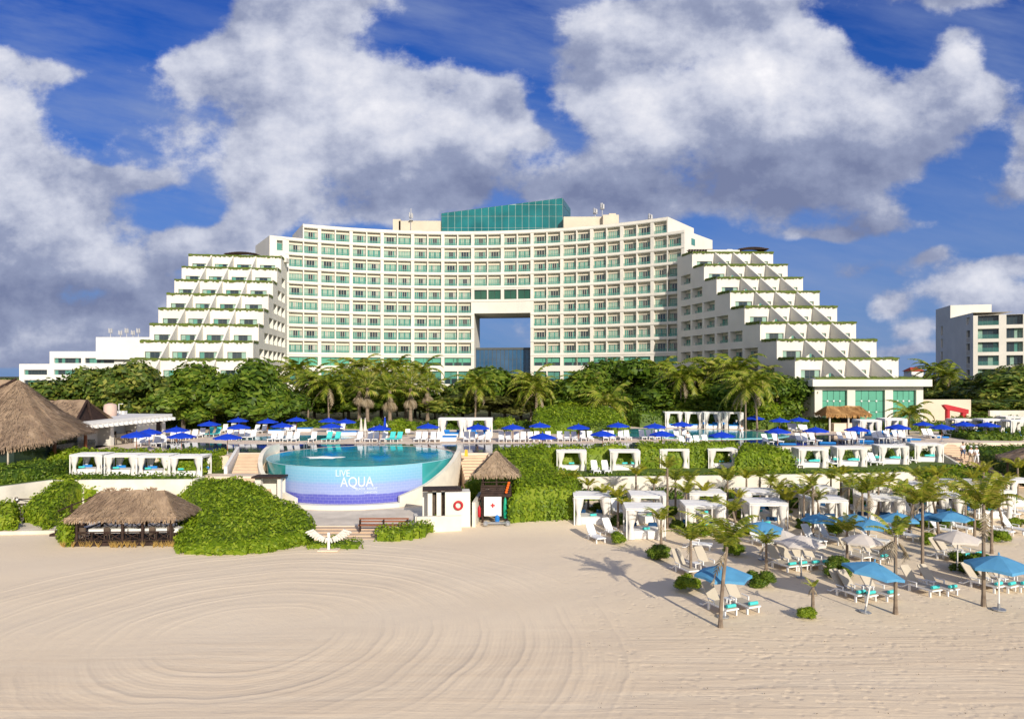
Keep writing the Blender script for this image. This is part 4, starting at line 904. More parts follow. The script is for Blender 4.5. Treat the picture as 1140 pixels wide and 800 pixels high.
# ================================================================ THATCHED BUILDINGS
def thatch_patch(mb, A, B, C, D, nu=14, nv=8, sag=.0, n=400, fringe=.3, r=R_, bl=.5, base=True):
    """roof slope from the ridge A-B down to the eave D-C (A above D, B above C) with straw strands and a ragged eave"""
    def P(u, v):
        t = [A[i]*(1-u)*(1-v)+B[i]*u*(1-v)+C[i]*u*v+D[i]*(1-u)*v for i in range(3)]; t[2] -= sag*4*v*(1-v)*.5; return t
    e1 = [B[i]-A[i]+C[i]-D[i] for i in range(3)]; e2 = [D[i]-A[i]+C[i]-B[i] for i in range(3)]
    nn = nrm((e1[1]*e2[2]-e1[2]*e2[1], e1[2]*e2[0]-e1[0]*e2[2], e1[0]*e2[1]-e1[1]*e2[0]))
    if nn[2] < 0: nn = tuple(-q for q in nn)
    o = len(mb.v)
    for j in range(nv+1):
        for i in range(nu+1):
            p = P(i/nu, j/nv); k = .05*sin(p[0]*3+p[2]*2)+.04*sin(p[1]*4+p[0]*1.3); k = 0 if i in (0, nu) else k
            mb.v.append(tuple(p[q]+nn[q]*k for q in range(3)))
    for j in range(nv):
        for i in range(nu): mb.f.append((o+j*(nu+1)+i, o+j*(nu+1)+i+1, o+(j+1)*(nu+1)+i+1, o+(j+1)*(nu+1)+i)); mb.m.append(0)
    for _ in range(n):
        u, v = r.random(), r.random()**.8; p = P(u, v); q = P(min(1, max(0, u+r.uniform(-.02, .02))), v+bl/6); L = [q[i]-p[i] for i in range(3)]; l = sqrt(sum(k*k for k in L)) or 1; L = [k/l*bl*r.uniform(.6, 1.2) for k in L]
        e = nrm(e1); w = .035*r.uniform(.7, 1.8); h = .05+.06*r.random()
        mb.add([tuple(p[i]-e[i]*w+nn[i]*.03 for i in range(3)), tuple(p[i]+e[i]*w+nn[i]*.03 for i in range(3)), tuple(p[i]+L[i]+e[i]*w*.4+nn[i]*h for i in range(3)), tuple(p[i]+L[i]-e[i]*w*.4+nn[i]*h for i in range(3))], [(0, 1, 2, 3)])
    L = sqrt(sum((C[i]-D[i])**2 for i in range(3))); e = nrm([C[i]-D[i] for i in range(3)])
    for _ in range(int(L*26)):
        u = r.random(); p = P(u, 1); w = .05*r.uniform(.6, 1.5); d = fringe*r.uniform(.4, 1.15); o_ = [nn[0]*.12*r.random(), nn[1]*.12*r.random()]
        mb.add([(p[0]-e[0]*w, p[1]-e[1]*w, p[2]+.1), (p[0]+e[0]*w, p[1]+e[1]*w, p[2]+.1), (p[0]+e[0]*w*.4+o_[0], p[1]+e[1]*w*.4+o_[1], p[2]-d), (p[0]-e[0]*w*.4+o_[0], p[1]-e[1]*w*.4+o_[1], p[2]-d)], [(0, 1, 2, 3)])
def hip(mb, x0, x1, y0, y1, ze, rx0, rx1, ry, zr, **k):
    a, b = (rx0, ry, zr), (rx1, ry, zr)
    thatch_patch(mb, a, b, (x1, y0, ze), (x0, y0, ze), **k); thatch_patch(mb, b, a, (x0, y1, ze), (x1, y1, ze), **k)
    thatch_patch(mb, b, b, (x1, y1, ze), (x1, y0, ze), **k); thatch_patch(mb, a, a, (x0, y0, ze), (x0, y1, ze), **k)
# beach hut
hut = thing('beach_hut', 'low brown thatched dining hut with hipped roof at the sand edge', 'hut', (-26.3, 48.3, 0), RD(3)); hut.scale = (.8, .95, .98)
mb = MB(); hip(mb, -4.6, 4.5, -1.7, 2.2, 1.95, -2.9, 2.4, .4, 3.55, nu=22, nv=8, n=1500, fringe=.33, bl=.55)
for x in (-1.0, 1.15, -2.4):
    for _ in range(90): t = R_.random()*2*pi; q = R_.random()*.5; mb.add([(x+cos(t)*q, .6+sin(t)*.2, 3.5+.25*(.5-q)), (x+cos(t)*q+.1, .6+sin(t)*.2, 3.5+.25*(.5-q)), (x+cos(t)*(q+.2)+.05, .6+sin(t)*.35, 3.5+.3*R_.random())], [(0, 1, 2)])
mb.build('roof', M['thatch'], hut)
for x in (-3.9, -.15, 1.5, 3.85):
    mb = MB(); mb.tube([(x, -1.25, 0), (x, -1.25, 2.3)], .12, 8); mb.build('post', M['dwood'], hut)
for x in (-3.9, 0, 3.85):
    mb = MB(); mb.tube([(x, 2.1, 0), (x, 2.1, 2.3)], .12, 8); mb.build('post', M['dwood'], hut)
mb = MB(); mb.box((0, .4, .14), (8.2, 3.6, .22)); mb.build('deck', M['dwood'], hut)
def rail_x(x0, x1, y, par, name='railing'):
    mb = MB(); n = max(1, round((x1-x0)/1.3))
    mb.box(((x0+x1)/2, y, .95), (x1-x0, .08, .08)); mb.box(((x0+x1)/2, y, .35), (x1-x0, .07, .07))
    for i in range(n):
        a, b = x0+(x1-x0)*i/n, x0+(x1-x0)*(i+1)/n; mb.tube([(a, y, .35), (b, y, .95)], .035, 5); mb.tube([(a, y, .95), (b, y, .35)], .035, 5); mb.box((a, y, .65), (.07, .07, .65))
    mb.build(name, M['dwood'], par)
for a, b in ((-3.9, -.15), (-.15, 1.5), (1.5, 3.85)): rail_x(a, b, -1.25, hut)
rail_x(-3.8, 3.8, 2.1, hut)
for x in (-3.9, 3.85):
    mb = MB(); mb.box((x, .4, .95), (.08, 3.3, .08)); mb.box((x, .4, .35), (.07, 3.3, .07)); mb.tube([(x, -1.2, .35), (x, .4, .95), (x, 2, .35)], .035, 5); mb.build('railing', M['dwood'], hut)
def dtable(x, y, L, lab):
    p = hut.matrix_world
    t = thing('dining_table', lab, 'table', (-26.3+.8*x, 48.3+y*.95+.04*x, .25), RD(3)); mb = MB(); mb.box((0, 0, .74), (L, .9, .06), 0, 0, .02); mb.build('table_top', M['white'], t)
    mb = MB(); mb.box((0, -.02, .6), (L-.05, .86, .22)); mb.build('cloth', M['fabw'], t)
    for a in (-1, 1):
        for b in (-1, 1): mb = MB(); mb.box((a*(L/2-.12), b*.35, .35), (.07, .07, .7)); mb.build('leg', M['dwood'], t)
dtable(-1.7, -.2, 2.6, 'long white clothed table behind the left railing of the hut'); dtable(2.4, -.2, 2.9, 'long white clothed table on the right side of the hut'); dtable(.45, -.2, .7, 'small white table in the middle of the hut')
def dchair(x, y, rz, i):
    c = dup(DCH, (-26.4+x, 48.25+y, .25), rz, ORD[i]+' dark wooden dining chair from the left in the thatched hut', 'dining chairs in the hut')
DCH = proto('dining_chair', 'chair')
mb = MB(); mb.box((0, 0, .45), (.42, .42, .05)); mb.build('seat', M['wood'], DCH); mb = MB(); mb.box((0, .2, .72), (.42, .05, .5)); mb.build('backrest', M['wood'], DCH)
for a in (-1, 1):
    for b in (-1, 1): mb = MB(); mb.box((a*.18, b*.18, .22), (.05, .05, .44)); mb.build('leg', M['wood'], DCH)
for i, (x, s) in enumerate(((-2.7, -1), (-1.1, -1), (1.9, -1), (3.1, -1))): dchair(x, -.75+.05*x, pi if s < 0 else 0, i)
# restaurant with big thatch roof, left edge
rs = thing('thatched_restaurant', 'big brown thatched restaurant roof with steep peak at left edge', 'restaurant', (-48.5, 68, 2.6))
mb = MB(); AP = (0, .5, 8.45); ring = []
for i in range(25):
    a = 2*pi*i/24; c_, s_ = cos(a), sin(a)
    rx = 6.2 if c_ > 0 else 15; ry = 8.2 if s_ < 0 else 8; z = 3.05+.35*c_ if c_ > 0 else 3.0
    if s_ < -.2: z -= .75*(-s_)
    ring.append((rx*c_+(.8 if s_ < -.3 and c_ > 0 else 0), ry*s_, z))
AP2 = (-11, -2.5, 8.9)
def apx(i): t_ = min(1, max(0, -cos(2*pi*i/24)*1.3)); return tuple(AP[q]+(AP2[q]-AP[q])*t_ for q in range(3))
for k_, (a, b) in enumerate(zip(ring, ring[1:])):
    pa, pb = apx(k_), apx(k_+1)
    m1 = tuple(pa[i]*.45+a[i]*.55-(.35 if i == 2 else 0) for i in range(3)); m2 = tuple(pb[i]*.45+b[i]*.55-(.35 if i == 2 else 0) for i in range(3))
    thatch_patch(mb, pa, pb, m2, m1, nu=3, nv=6, n=260, fringe=.0, bl=.7); thatch_patch(mb, m1, m2, b, a, nu=4, nv=6, n=420, fringe=.5, bl=.7)
mb.build('roof', M['thatch'], rs)
mb = MB(); rg = (-2.5, 6.5, 6.3); rh = (3.3, 6.0, 6.3)
thatch_patch(mb, rg, rh, (4.2, 2.4, 3.9), (-2, 2.4, 3.9), nu=8, nv=5, n=500, fringe=.3); thatch_patch(mb, rh, rg, (-2, 10, 3.9), (4.2, 10, 3.9), nu=8, nv=5, n=200, fringe=.3); mb.build('gable_roof', M['thatch'], rs)
mb = MB(); mb.add([(3.2, 6.0, 6.2), (4.0, 2.6, 3.8), (4.0, 9.6, 3.8)], [(0, 1, 2)]); mb.tube([(3.35, 6.0, 6.3), (4.2, 2.4, 3.9)], .12, 6); mb.tube([(3.4, 6, 6.3), (3.9, 6, 3.6)], .14, 6); mb.build('gable_end', M['dwood'], rs)
mb = MB(); mb.tube([(-.2, .4, 8.6), (-2.2, -2.6, 6.3), (-3.4, -5.2, 4.2)], .13, 6); mb.build('ridge_cord', M['dwood'], rs)
mb = MB(); mb.box((-4, -.5, .9), (17, 12, 2.6)); mb.build('wall', glassmat('dim_restaurant_glass', (.03, .05, .04), .2, .6), rs)
mb = MB()
for x in range(-12, 6, 2): mb.box((x, -6.52, 1.1), (.12, .1, 2.6))
mb.box((-4, -6.54, .35), (17, .08, .9)); mb.build('window_frame', M['stucco3'], rs)
for x, y in ((3.6, -5.4), (4.8, -1.5), (-2.6, -7.2), (5.0, 3.0)): mb = MB(); mb.tube([(x, y, -.2), (x, y, 3.1)], .16, 8); mb.build('post', M['pole'], rs)
mb = MB(); mb.prism([(-70, 60), (-41.2, 60.5), (-41.2, 67), (-70, 67)], 2.3, 2.7); struct(mb.build('restaurant_floor', M['stone']))
# thatched pool bar (right) and two more roofs
tb = thing('thatched_bar', 'flat topped golden thatch bar hut in front of the green glass', 'bar hut', (46.5, 97.5, 3.8))
mb = MB(); hip(mb, -3.3, 2.9, -1.8, 1.8, 2.35, -2.4, 2.1, 0, 3.45, nu=16, nv=6, n=700, fringe=.45, bl=.5); mb.build('roof', M['thatch2'], tb)
for x in (-2.6, 0, 2.4): mb = MB(); mb.tube([(x, -1.3, 0), (x, -1.3, 2.6)], .12, 6); mb.build('post', M['stucco'], tb)
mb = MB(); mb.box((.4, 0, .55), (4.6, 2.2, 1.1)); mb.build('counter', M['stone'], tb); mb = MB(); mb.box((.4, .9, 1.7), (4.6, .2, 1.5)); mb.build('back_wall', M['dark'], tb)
def cone_hut(loc, r, ze, zp, label, m, n=12, group=None):
    t = thing('thatched_gazebo', label, 'gazebo', loc); mb = MB()
    rg_ = [(r*cos(2*pi*i/n+.3), r*sin(2*pi*i/n+.3), ze) for i in range(n+1)]
    for a, b in zip(rg_, rg_[1:]): thatch_patch(mb, (0, 0, zp), (0, 0, zp), b, a, nu=3, nv=5, n=90, fringe=.3, bl=.4)
    mb.build('roof', M[m], t)
    for i in range(4): mb = MB(); a = pi/4+i*pi/2; mb.tube([(r*.75*cos(a), r*.75*sin(a), 0), (r*.75*cos(a), r*.75*sin(a), ze+.3)], .1, 6); mb.build('post', M['wood'], t)
cone_hut(WY(731, 118, 3.84), 3.0, 2.6, 5.3, 'golden thatch cone roof poking out among the trees', 'thatch2')
cone_hut((48.2, 63.0, 1.6), 3.7, 2.4, 3.9, 'dark brown thatch roof cut by the right picture edge', 'thatch')
# red sculpture
x, y, z = WY(1064, 104.5, 4.0)
mb = MB(); mb.box((-1.25, 0, .9), (.55, .6, 1.9), 0, 0, .12); mb.box((1.15, 0, .7), (.75, .6, 1.4), 0, 0, .12)
mb.add([(-2.0, -.35, 2.45), (-1.5, -.35, 2.55), (1.75, -.35, 1.75), (1.7, -.35, 1.1), (1.2, -.35, 1.2), (-1.5, -.35, 1.75), (-2.0, .35, 2.45), (-1.5, .35, 2.55), (1.75, .35, 1.75), (1.7, .35, 1.1), (1.2, .35, 1.2), (-1.5, .35, 1.75)], [(5, 4, 3, 2, 1, 0), (6, 7, 8, 9, 10, 11)]+[(i, (i+1) % 6, 6+(i+1) % 6, 6+i) for i in range(6)])
o = mb.build('gate_sculpture', M['red']); o.location = (x, y, z-.2); o.location = (x, y, 4.75); o.scale = (1.0, 1, .95); tag(o, 'red gate shaped sculpture on the lawn before the beige wall', 'sculpture')
mb = MB(); mb.box((0, 0, 0), (4.2, 1.6, 1.0)); o = mb.build('sculpture_plinth', M['conc']); o.location = (x, y, 4.25); tag(o, 'low concrete plinth under the red gate sculpture, hidden in the hedge', 'plinth')
# lifeguard tower
tw = thing('lifeguard_tower', 'dark timber lifeguard tower with conical thatch roof beside the big hedge', 'lifeguard tower', (-1.25, 55.6, zt(-1, 55)))
for a in (-1, 1):
    for b in (-1, 1): mb = MB(); mb.tube([(a*1.15, b*1.1, -.3), (a*1.12, b*1.0, 4.1)], .1, 8); mb.build('post', M['dwood'], tw)
mb = MB(); mb.box((0, 0, 2.1), (2.7, 2.5, .14))
for i in range(5): mb.box((0, -1.25, 2.25+i*.17), (2.6, .05, .14))
mb.box((0, -1.24, 3.25), (2.5, .07, .08)); mb.build('platform', M['dwood'], tw)
mb = MB(); mb.box((-1.22, 0, 2.7), (.05, 2.3, 1.0)); mb.box((1.22, 0, 2.7), (.05, 2.3, 1.0)); mb.build('side_boards', M['dwood'], tw)
mb = MB(); rg_ = [(2.0*cos(pi/4+pi/2*i)*1.3, 2.0*sin(pi/4+pi/2*i)*1.2, 3.9) for i in range(5)]
for a, b in zip(rg_, rg_[1:]): thatch_patch(mb, (0, 0, 5.7), (0, 0, 5.7), b, a, nu=8, nv=6, n=600, fringe=.32, bl=.45)
mb.build('roof', M['thatch3'], tw)
mb = MB(); mb.tube([(-1.2, -1.0, 2.1), (-3.2, -1.6, -.1)], .1, 6); mb.tube([(-1.2, -.3, 2.1), (-3.2, -.9, -.1)], .1, 6)
for i in range(8): t = (i+.5)/8; mb.tube([(-1.2-2*t, -1.0-.6*t, 2.1-2.2*t), (-1.2-2*t, -.3-.6*t, 2.1-2.2*t)], .05, 5)
mb.build('ladder', M['dwood'], tw)
mb = MB(); mb.box((.05, -1.13, 3.0), (.14, .14, 1.6)); mb.build('spare_post', M['dwood'], tw)
bz = tw.location
fb = thing('first_aid_board', 'white board with a red cross hanging below the lifeguard platform', 'board', (bz[0]-.25, bz[1]-1.3, bz[2]))
mb = MB(); mb.box((0, 0, 1.22), (1.35, .05, 1.5)); mb.build('panel', M['white'], fb); mb = MB(); mb.box((0, -.04, 1.3), (.34, .02, .11)); mb.box((0, -.045, 1.3), (.11, .02, .34)); mb.build('cross', M['red'], fb)
mb = MB()
for i in range(5): mb.box((.05*i, 0, .18*i), (.2, .12, .16), 0, 0, .04)
o = mb.build('rescue_buoy', M['orange']); o.location = (bz[0]+.8, bz[1]-1.42, bz[2]+2.35); tag(o, 'orange rescue float on the upper right of the lifeguard tower', 'rescue float')
mb = MB(); mb.lathe([(.02, 0), (.14, .1), (.16, .9), (.1, 1.5), (.02, 1.7)], 10); o = mb.build('rescue_board', M['green_p'], smooth=True); o.location = (bz[0]+.72, bz[1]-1.3, bz[2]+.25); tag(o, 'green rescue tube hanging under the lifeguard platform', 'rescue tube')
mb = MB(); mb.lathe([(.02, 0), (.11, .1), (.13, .7), (.02, .95)], 10); o = mb.build('rescue_can', M['red'], smooth=True); o.location = (bz[0]-1.3, bz[1]-1.28, bz[2]+.35); tag(o, 'red rescue can strapped to the left front post of the tower', 'rescue can')
mb = MB(); mb.lathe([(.16, 0), (.2, .4), (.15, .42)], 12); mb.ball((0, 0, .45), .17, 6); o = mb.build('bucket', mat('blue_plastic', (.02, .2, .6), .5, .05)); o.location = (bz[0]+.1, bz[1]-1.5, bz[2]-.02); tag(o, 'blue bucket on the sand below the lifeguard tower', 'bucket')
tw.scale = (.92, .92, .95)
tl = thing('beach_trolley', 'low grey beach trolley with balloon wheels below the lifeguard tower', 'trolley', G(553, 585))
mb = MB(); mb.box((0, 0, .22), (1.9, .35, .06)); mb.tube([(-.9, .3, .22), (.9, .3, .22)], .03, 6); mb.build('frame', M['metal'], tl)
for x in (-.85, .85):
    for y in (-.22, .22): mb = MB(); mb.tube([(x-.18, y, .17), (x-.08, y, .17), (x+.08, y, .17), (x+.18, y, .17)], [.08, .17, .17, .08], 10); mb.build('wheel', M['metal'], tl)
# white kiosk with life ring, low wall
kx, ky, _ = G(492, 580)
kk = thing('changing_kiosk', 'small cream kiosk with slatted dark roof right of the round pool', 'kiosk', (-5.3, 53.2, 0))
mb = MB(); mb.box((1.1, .3, 1.3), (1.9, 1.5, 2.75), .12); mb.box((-.35, .5, 1.3), (.35, 1.3, 2.6), .12); mb.box((-1.05, .7, 1.3), (.35, 1.2, 2.6), .12); mb.box((0, 1.4, 1.2), (3.4, .2, 2.4), .12); mb.build('wall', M['stucco'], kk)
mb = MB(); mb.box((-.1, .6, 2.78), (3.0, 1.9, .1), .12); mb.build('roof', M['dwood'], kk)
mb = MB(); mb.box((-.7, .6, 1.2), (.5, .8, 2.3), .12); mb.box((0, .6, 1.2), (.4, .8, 2.3), .12); mb.build('louvre_door', M['wood'], kk)
mb = MB(); a = []
for i in range(17): t = 2*pi*i/16; a.append((cos(t)*.29, 0, sin(t)*.29))
mb.tube(a, .085, 8, 0, False); o = mb.build('life_ring', M['red'], smooth=True); o.location = (-4.05, 52.62, 1.7); o.rotation_euler = (0, 0, .12); tag(o, 'red life ring hanging on the cream kiosk wall', 'life ring')
wallrun([(-7.3, 52.4), (-7.0, 51.2), (-3.75, 51.6)], 0, 1.15, .25, 'low cream wall in front of the kiosk, right of the forecourt')
wallrun([(-2.9, 52.8), (-2.6, 57.6)], 0, 1.9, .25, 'cream side wall between the kiosk and the lifeguard tower')
wallrun([(-2.6, 57.8), (.6, 57.9)], 0, 2.2, .25, 'cream back wall behind the lifeguard tower')
# wooden bench rail in front of the small hedge
bn = thing('garden_bench', 'brown slatted bench between the forecourt and the curved small hedge', 'bench', (-9.3, 50.4, .3))
mb = MB(); mb.box((0, 0, .42), (3.6, .4, .06)); mb.build('seat', M['pole'], bn); mb = MB(); mb.box((0, .2, .62), (3.6, .05, .1)); mb.box((0, .2, .82), (3.6, .05, .1)); mb.build('backrest', M['pole'], bn)
for x in (-1.7, 0, 1.7): mb = MB(); mb.box((x, 0, .35), (.07, .4, .85)); mb.build('leg', M['dwood'], bn)
# angel wings sculpture
ws = thing('wings_sculpture', 'white feathered pair of wings on a post in the sand', 'sculpture', G(366, 612)); ws.scale = (.9, .9, .86); fw = mat('offwhite_feathers', (.66, .63, .57), .8, .08, 6)
mb = MB(); mb.box((0, 0, .04), (1.5, .9, .08), 0, 0, .03); mb.build('base', M['stone'], ws); mb = MB(); mb.box((0, 0, .7), (.16, .12, 1.3)); mb.build('post', M['white'], ws)
for s in (-1, 1):
    mb = MB(); r = random.Random(3)
    for row in range(3):
        n_ = 9-row*2
        for i in range(n_):
            t = i/(n_-1); bx, bz_ = s*(.12+.95*t**.8), .95+.62*t**1.1-.0*row; L = (.42+.28*t)*(1-.25*row); a = RD(-72+52*t)
            dx, dz = s*cos(a)*L, sin(a)*L; w = .075; yy = -.03-.035*row+s*.0
            px_, pz_ = -dz/L*w, dx/L*w
            vs = [(bx-px_, yy, bz_-pz_), (bx+px_, yy, bz_+pz_), (bx+dx*.8+px_, yy-.03, bz_+dz*.8+pz_), (bx+dx, yy-.04, bz_+dz), (bx+dx*.8-px_, yy-.03, bz_+dz*.8-pz_)]
            vb_ = [(a_, b_+.04, c_) for a_, b_, c_ in vs]; mb.add(vs+vb_, [(0, 1, 2, 3, 4), (9, 8, 7, 6, 5)]+[(q, (q+1) % 5, 5+(q+1) % 5, 5+q) for q in range(5)])
    mb.build('wing', fw, ws)
# fences and dark steps at the left
fe = thing('rope_fence', 'dark timber post and rail fence by the left hedge', 'fence', W(18, 571, .3))
mb = MB()
for z in (.25, .75, 1.15): mb.tube([(-3.2, .3, z+.1), (0, 0, z), (2.6, .5, z-.05)], .045, 5)
mb.build('rail', M['dwood'], fe); mb = MB(); mb.box((0, 0, .6), (.16, .16, 1.4)); mb.build('post', M['dwood'], fe)
for z in (.3, .75, 1.15): mb = MB(); mb.box((-.14, -.12, z), (.16, .1, .18)); mb.box((.16, -.12, z), (.14, .1, .18)); mb.build('rope_knot', M['white'], fe)
f2 = thing('rope_fence', 'dark sloping stair rail climbing behind the thatched hut', 'fence', W(64, 584, .2))
mb = MB()
for z in (.5, .95): mb.tube([(-.2, -.2, z), (1.6, 3.6, z+1.0)], .05, 5)
for i in range(4): t = i/3; mb.box((-.2+1.8*t, -.2+3.8*t, .5+1.0*t), (.1, .1, 1.1))
mb.build('rail', M['dwood'], f2)
mb = MB()
for i in range(4): mb.box((.1+.12*i, i*.4, .08+.16*i), (1.5, .42, .16))
o = mb.build('wooden_steps', M['dwood']); o.location = W(67, 596, 0); tag(o, 'dark wooden steps left of the thatched beach hut', 'steps')
mb = MB(); mb.prism([(-38, 50.2), (-31.5, 50.8), (-31.0, 53.5), (-38, 53.2)], 0, .25); struct(mb.build('garden_path', M['conc']))
# ================================================================ TREES AND PLANTS
CM = []
for i in range(6): me_o = crown_mesh(40+i, 5200, 15+i, .075, .8); CM.append(mesh_of(me_o, [M['leafA']], 'crown'))
CMd = [mesh_of(crown_mesh(60+i, 4200, 13, .08, .85), [M['leafC']], 'crown') for i in range(3)]
CMb = [mesh_of(crown_mesh(70+i, 3000, 9, .075, .75, -.2), [M['leafB']], 'crown') for i in range(3)]
CMo = [mesh_of(crown_mesh(80+i, 3600, 12, .06, .8), [M['leafD']], 'crown') for i in range(2)]
CMf = [mesh_of(crown_mesh(90+i, 4600, 12, .07, 1.0), [M['leafC']], 'crown') for i in range(2)]
def trunk_mesh(n=0):
    mb = MB(); mb.tube([(0, 0, 0), (.02, .01, .4), (0, .02, .75), (.02, 0, 1)], [.3, .24, .18, .1], 7)
    for i in range(5): a = i*1.3; mb.tube([(0, 0, .45+.06*i), (cos(a)*.9, sin(a)*.9, .7+.05*i), (cos(a)*1.8, sin(a)*1.8, .95)], [.12, .08, .03], 5)
    return mb
TRM = mesh_of(trunk_mesh(), [M['bark']], 'trunk')
def link(name, me, par, loc=(0, 0, 0), rot=(0, 0, 0), sc=(1, 1, 1)):
    o = bpy.data.objects.new(name, me); COL.objects.link(o); o.parent = par; o.location = loc; o.rotation_euler = rot; o.scale = sc; return o
def tree(px, pytop, wpx, Y, label, meshes, zg=3.82, group='trees in front of the hotel', name='broadleaf_tree', low=.3, i=0):
    x, _, zt_ = WY(px, Y, 0); ztop = CH+(HZ-pytop)*Y/F; Rw = wpx*Y/F/2; H = ztop-zg
    t = thing(name, label, 'tree', (x, Y, zg), 0, group); cz = H*(1+low)/2; rz = H*(1-low)/2
    rr = random.Random(int(px*7+Y)); me = meshes[rr.randrange(len(meshes))]
    link('trunk', TRM, t, sc=(1, 1, H*.8)); link('crown', me, t, (0, 0, cz), (0, 0, rr.uniform(0, 6.28)), (Rw*1.02, Rw*1.02, rz*1.18)); return t
where = {}
TL = [  # px, top, width, Y, kind, label
 (-12, 428, 60, 112, 0, 'dark round tree rising above the restaurant thatch at the edge'), (40, 432, 50, 106, 0, 'small dark tree tucked behind the restaurant roof peak'),
 (72, 421, 60, 97, 0, 'bushy sea grape tree in front of the ribbon window building'), (105, 412, 66, 100, 0, 'broad sea grape tree with yellowish leaves, left of the left wing'), (140, 405, 64, 99, 0, 'tall sea grape tree under the office wall antennas'),
 (172, 416, 62, 101, 0, 'wide dark tree below the outer corner of the left wing'), (204, 426, 60, 97, 1, 'deep green tree behind the left sunbathing lawn'), (238, 409, 66, 101, 1, 'dense tree covering the lowest left wing terrace'),
 (272, 402, 70, 99, 1, 'tallest dark dense tree under the left wing inner corner'), (292, 425, 62, 101, 1, 'dark lower tree behind the bright round bushes'), (318, 430, 55, 124, 1, 'shadowy tree between left palms and bushes'),
 (350, 428, 60, 124, 1, 'shadowy tree behind the left coconut palms'), (388, 430, 60, 122, 1, 'dark tree filling between the fan palms'), (425, 425, 60, 123, 1, 'dark tree behind the row of fan palms'), (462, 430, 55, 124, 1, 'dark tree right of the fan palms'),
 (500, 437, 60, 122, 0, 'low spreading tree before the white lobby wall'), (515, 424, 40, 125, 0, 'small tree under the left edge of the portal'), (545, 412, 58, 123, 1, 'leafy tree in the middle of the portal'), (562, 437, 66, 120, 2, 'olive coloured round tree behind the central cabanas'),
 (580, 418, 52, 122, 0, 'dark tree at the right edge of the portal'), (615, 424, 56, 121, 1, 'dark leafy tree between the middle palms'), (640, 415, 60, 118, 1, 'tree below the right portal pier windows'), (668, 410, 56, 122, 0, 'sunny tree left of the big dome shaped tree'),
 (700, 398, 76, 126, 4, 'big dome shaped bright tree right of the hotel portal'), (722, 424, 60, 116, 1, 'dense tree behind the golden thatch cone'), (745, 425, 60, 120, 1, 'dark tree behind the right coconut palms'), (780, 425, 64, 116, 1, 'shady tree below the right curved facade'),
 (815, 424, 64, 108, 1, 'shady tree behind the white cabana row'), (866, 421, 56, 104, 4, 'tall ficus tree leaning on the right pyramid wing'), (845, 446, 36, 102, 3, 'yellow green shrub tree between palms and ficus'), (640, 446, 44, 116, 3, 'pale yellow green shrub tree behind the poolside hedge'),
 (1048, 425, 44, 150, 5, 'dark tree left of the apartment block'), (1075, 432, 50, 135, 5, 'dark tree in front of the apartment flank'), (1108, 412, 76, 130, 0, 'big sunlit sea grape tree before the apartment balconies'), (1142, 408, 70, 132, 0, 'large sea grape tree cut by the right edge'),
 (1030, 435, 30, 140, 5, 'small dark tree behind the beige boundary wall'), (1090, 444, 70, 118, 5, 'low wide dark tree above the cream wall')]
for px, top, w, Y, k, lab in TL:
    tree(px, top-2, w*1.5, Y, lab, [CM, CMd, CMo, CMb, CMf, CM][k], low=.08 if k != 3 else .0)
# round bright bushes behind the deck
def bush(px, pytop, pybase, wpx, zg, label, meshes=None, group='round bushes behind the pool deck', name='round_bush'):
    Y = F*(CH-zg)/(pybase-HZ); x = (px-570)/F*Y; H = (pybase-pytop)*Y/F; Rw = wpx*Y/F/2
    me = R_.choice(meshes or CMb); o = bpy.data.objects.new(name, me); COL.objects.link(o); o.location = (x, Y, zg+H*.38); o.scale = (Rw*1.05, Rw*1.05, H*.72); o.rotation_euler = (0, 0, R_.uniform(0, 6)); tag(o, label, 'bush', group); return o
bush(240, 454, 474, 50, 3.8, 'bright rounded bush behind the blue umbrellas, leftmost of its kind'); bush(298, 450, 474, 56, 3.8, 'large bright dome bush behind two blue umbrellas'); bush(448, 464, 484, 36, 3.8, 'bright dome bush left of the garden path')
bush(418, 464, 480, 22, 3.8, 'small green bush behind the closed blue umbrella', CMd); bush(502, 460, 476, 40, 3.8, 'leafy bush left of the central cabana pair', CMd); bush(330, 458, 474, 30, 3.8, 'dark green bush behind the sun deck path', CMd)
bush(215, 462, 476, 30, 3.8, 'bright bush by the white bar building corner'); bush(562, 462, 482, 26, 3.8, 'bright bush right of the central cabana pair')
bush(1010, 460, 474, 36, 3.8, 'dark bush below the green glass pavilion corner', CMd); bush(1100, 450, 466, 40, 3.8, 'green bush behind the right cabanas', CMd); bush(1130, 452, 466, 34, 3.8, 'green bush at the right edge behind the cabanas', CMd); bush(1045, 455, 468, 30, 3.8, 'green bush under the red sculpture', CMd)
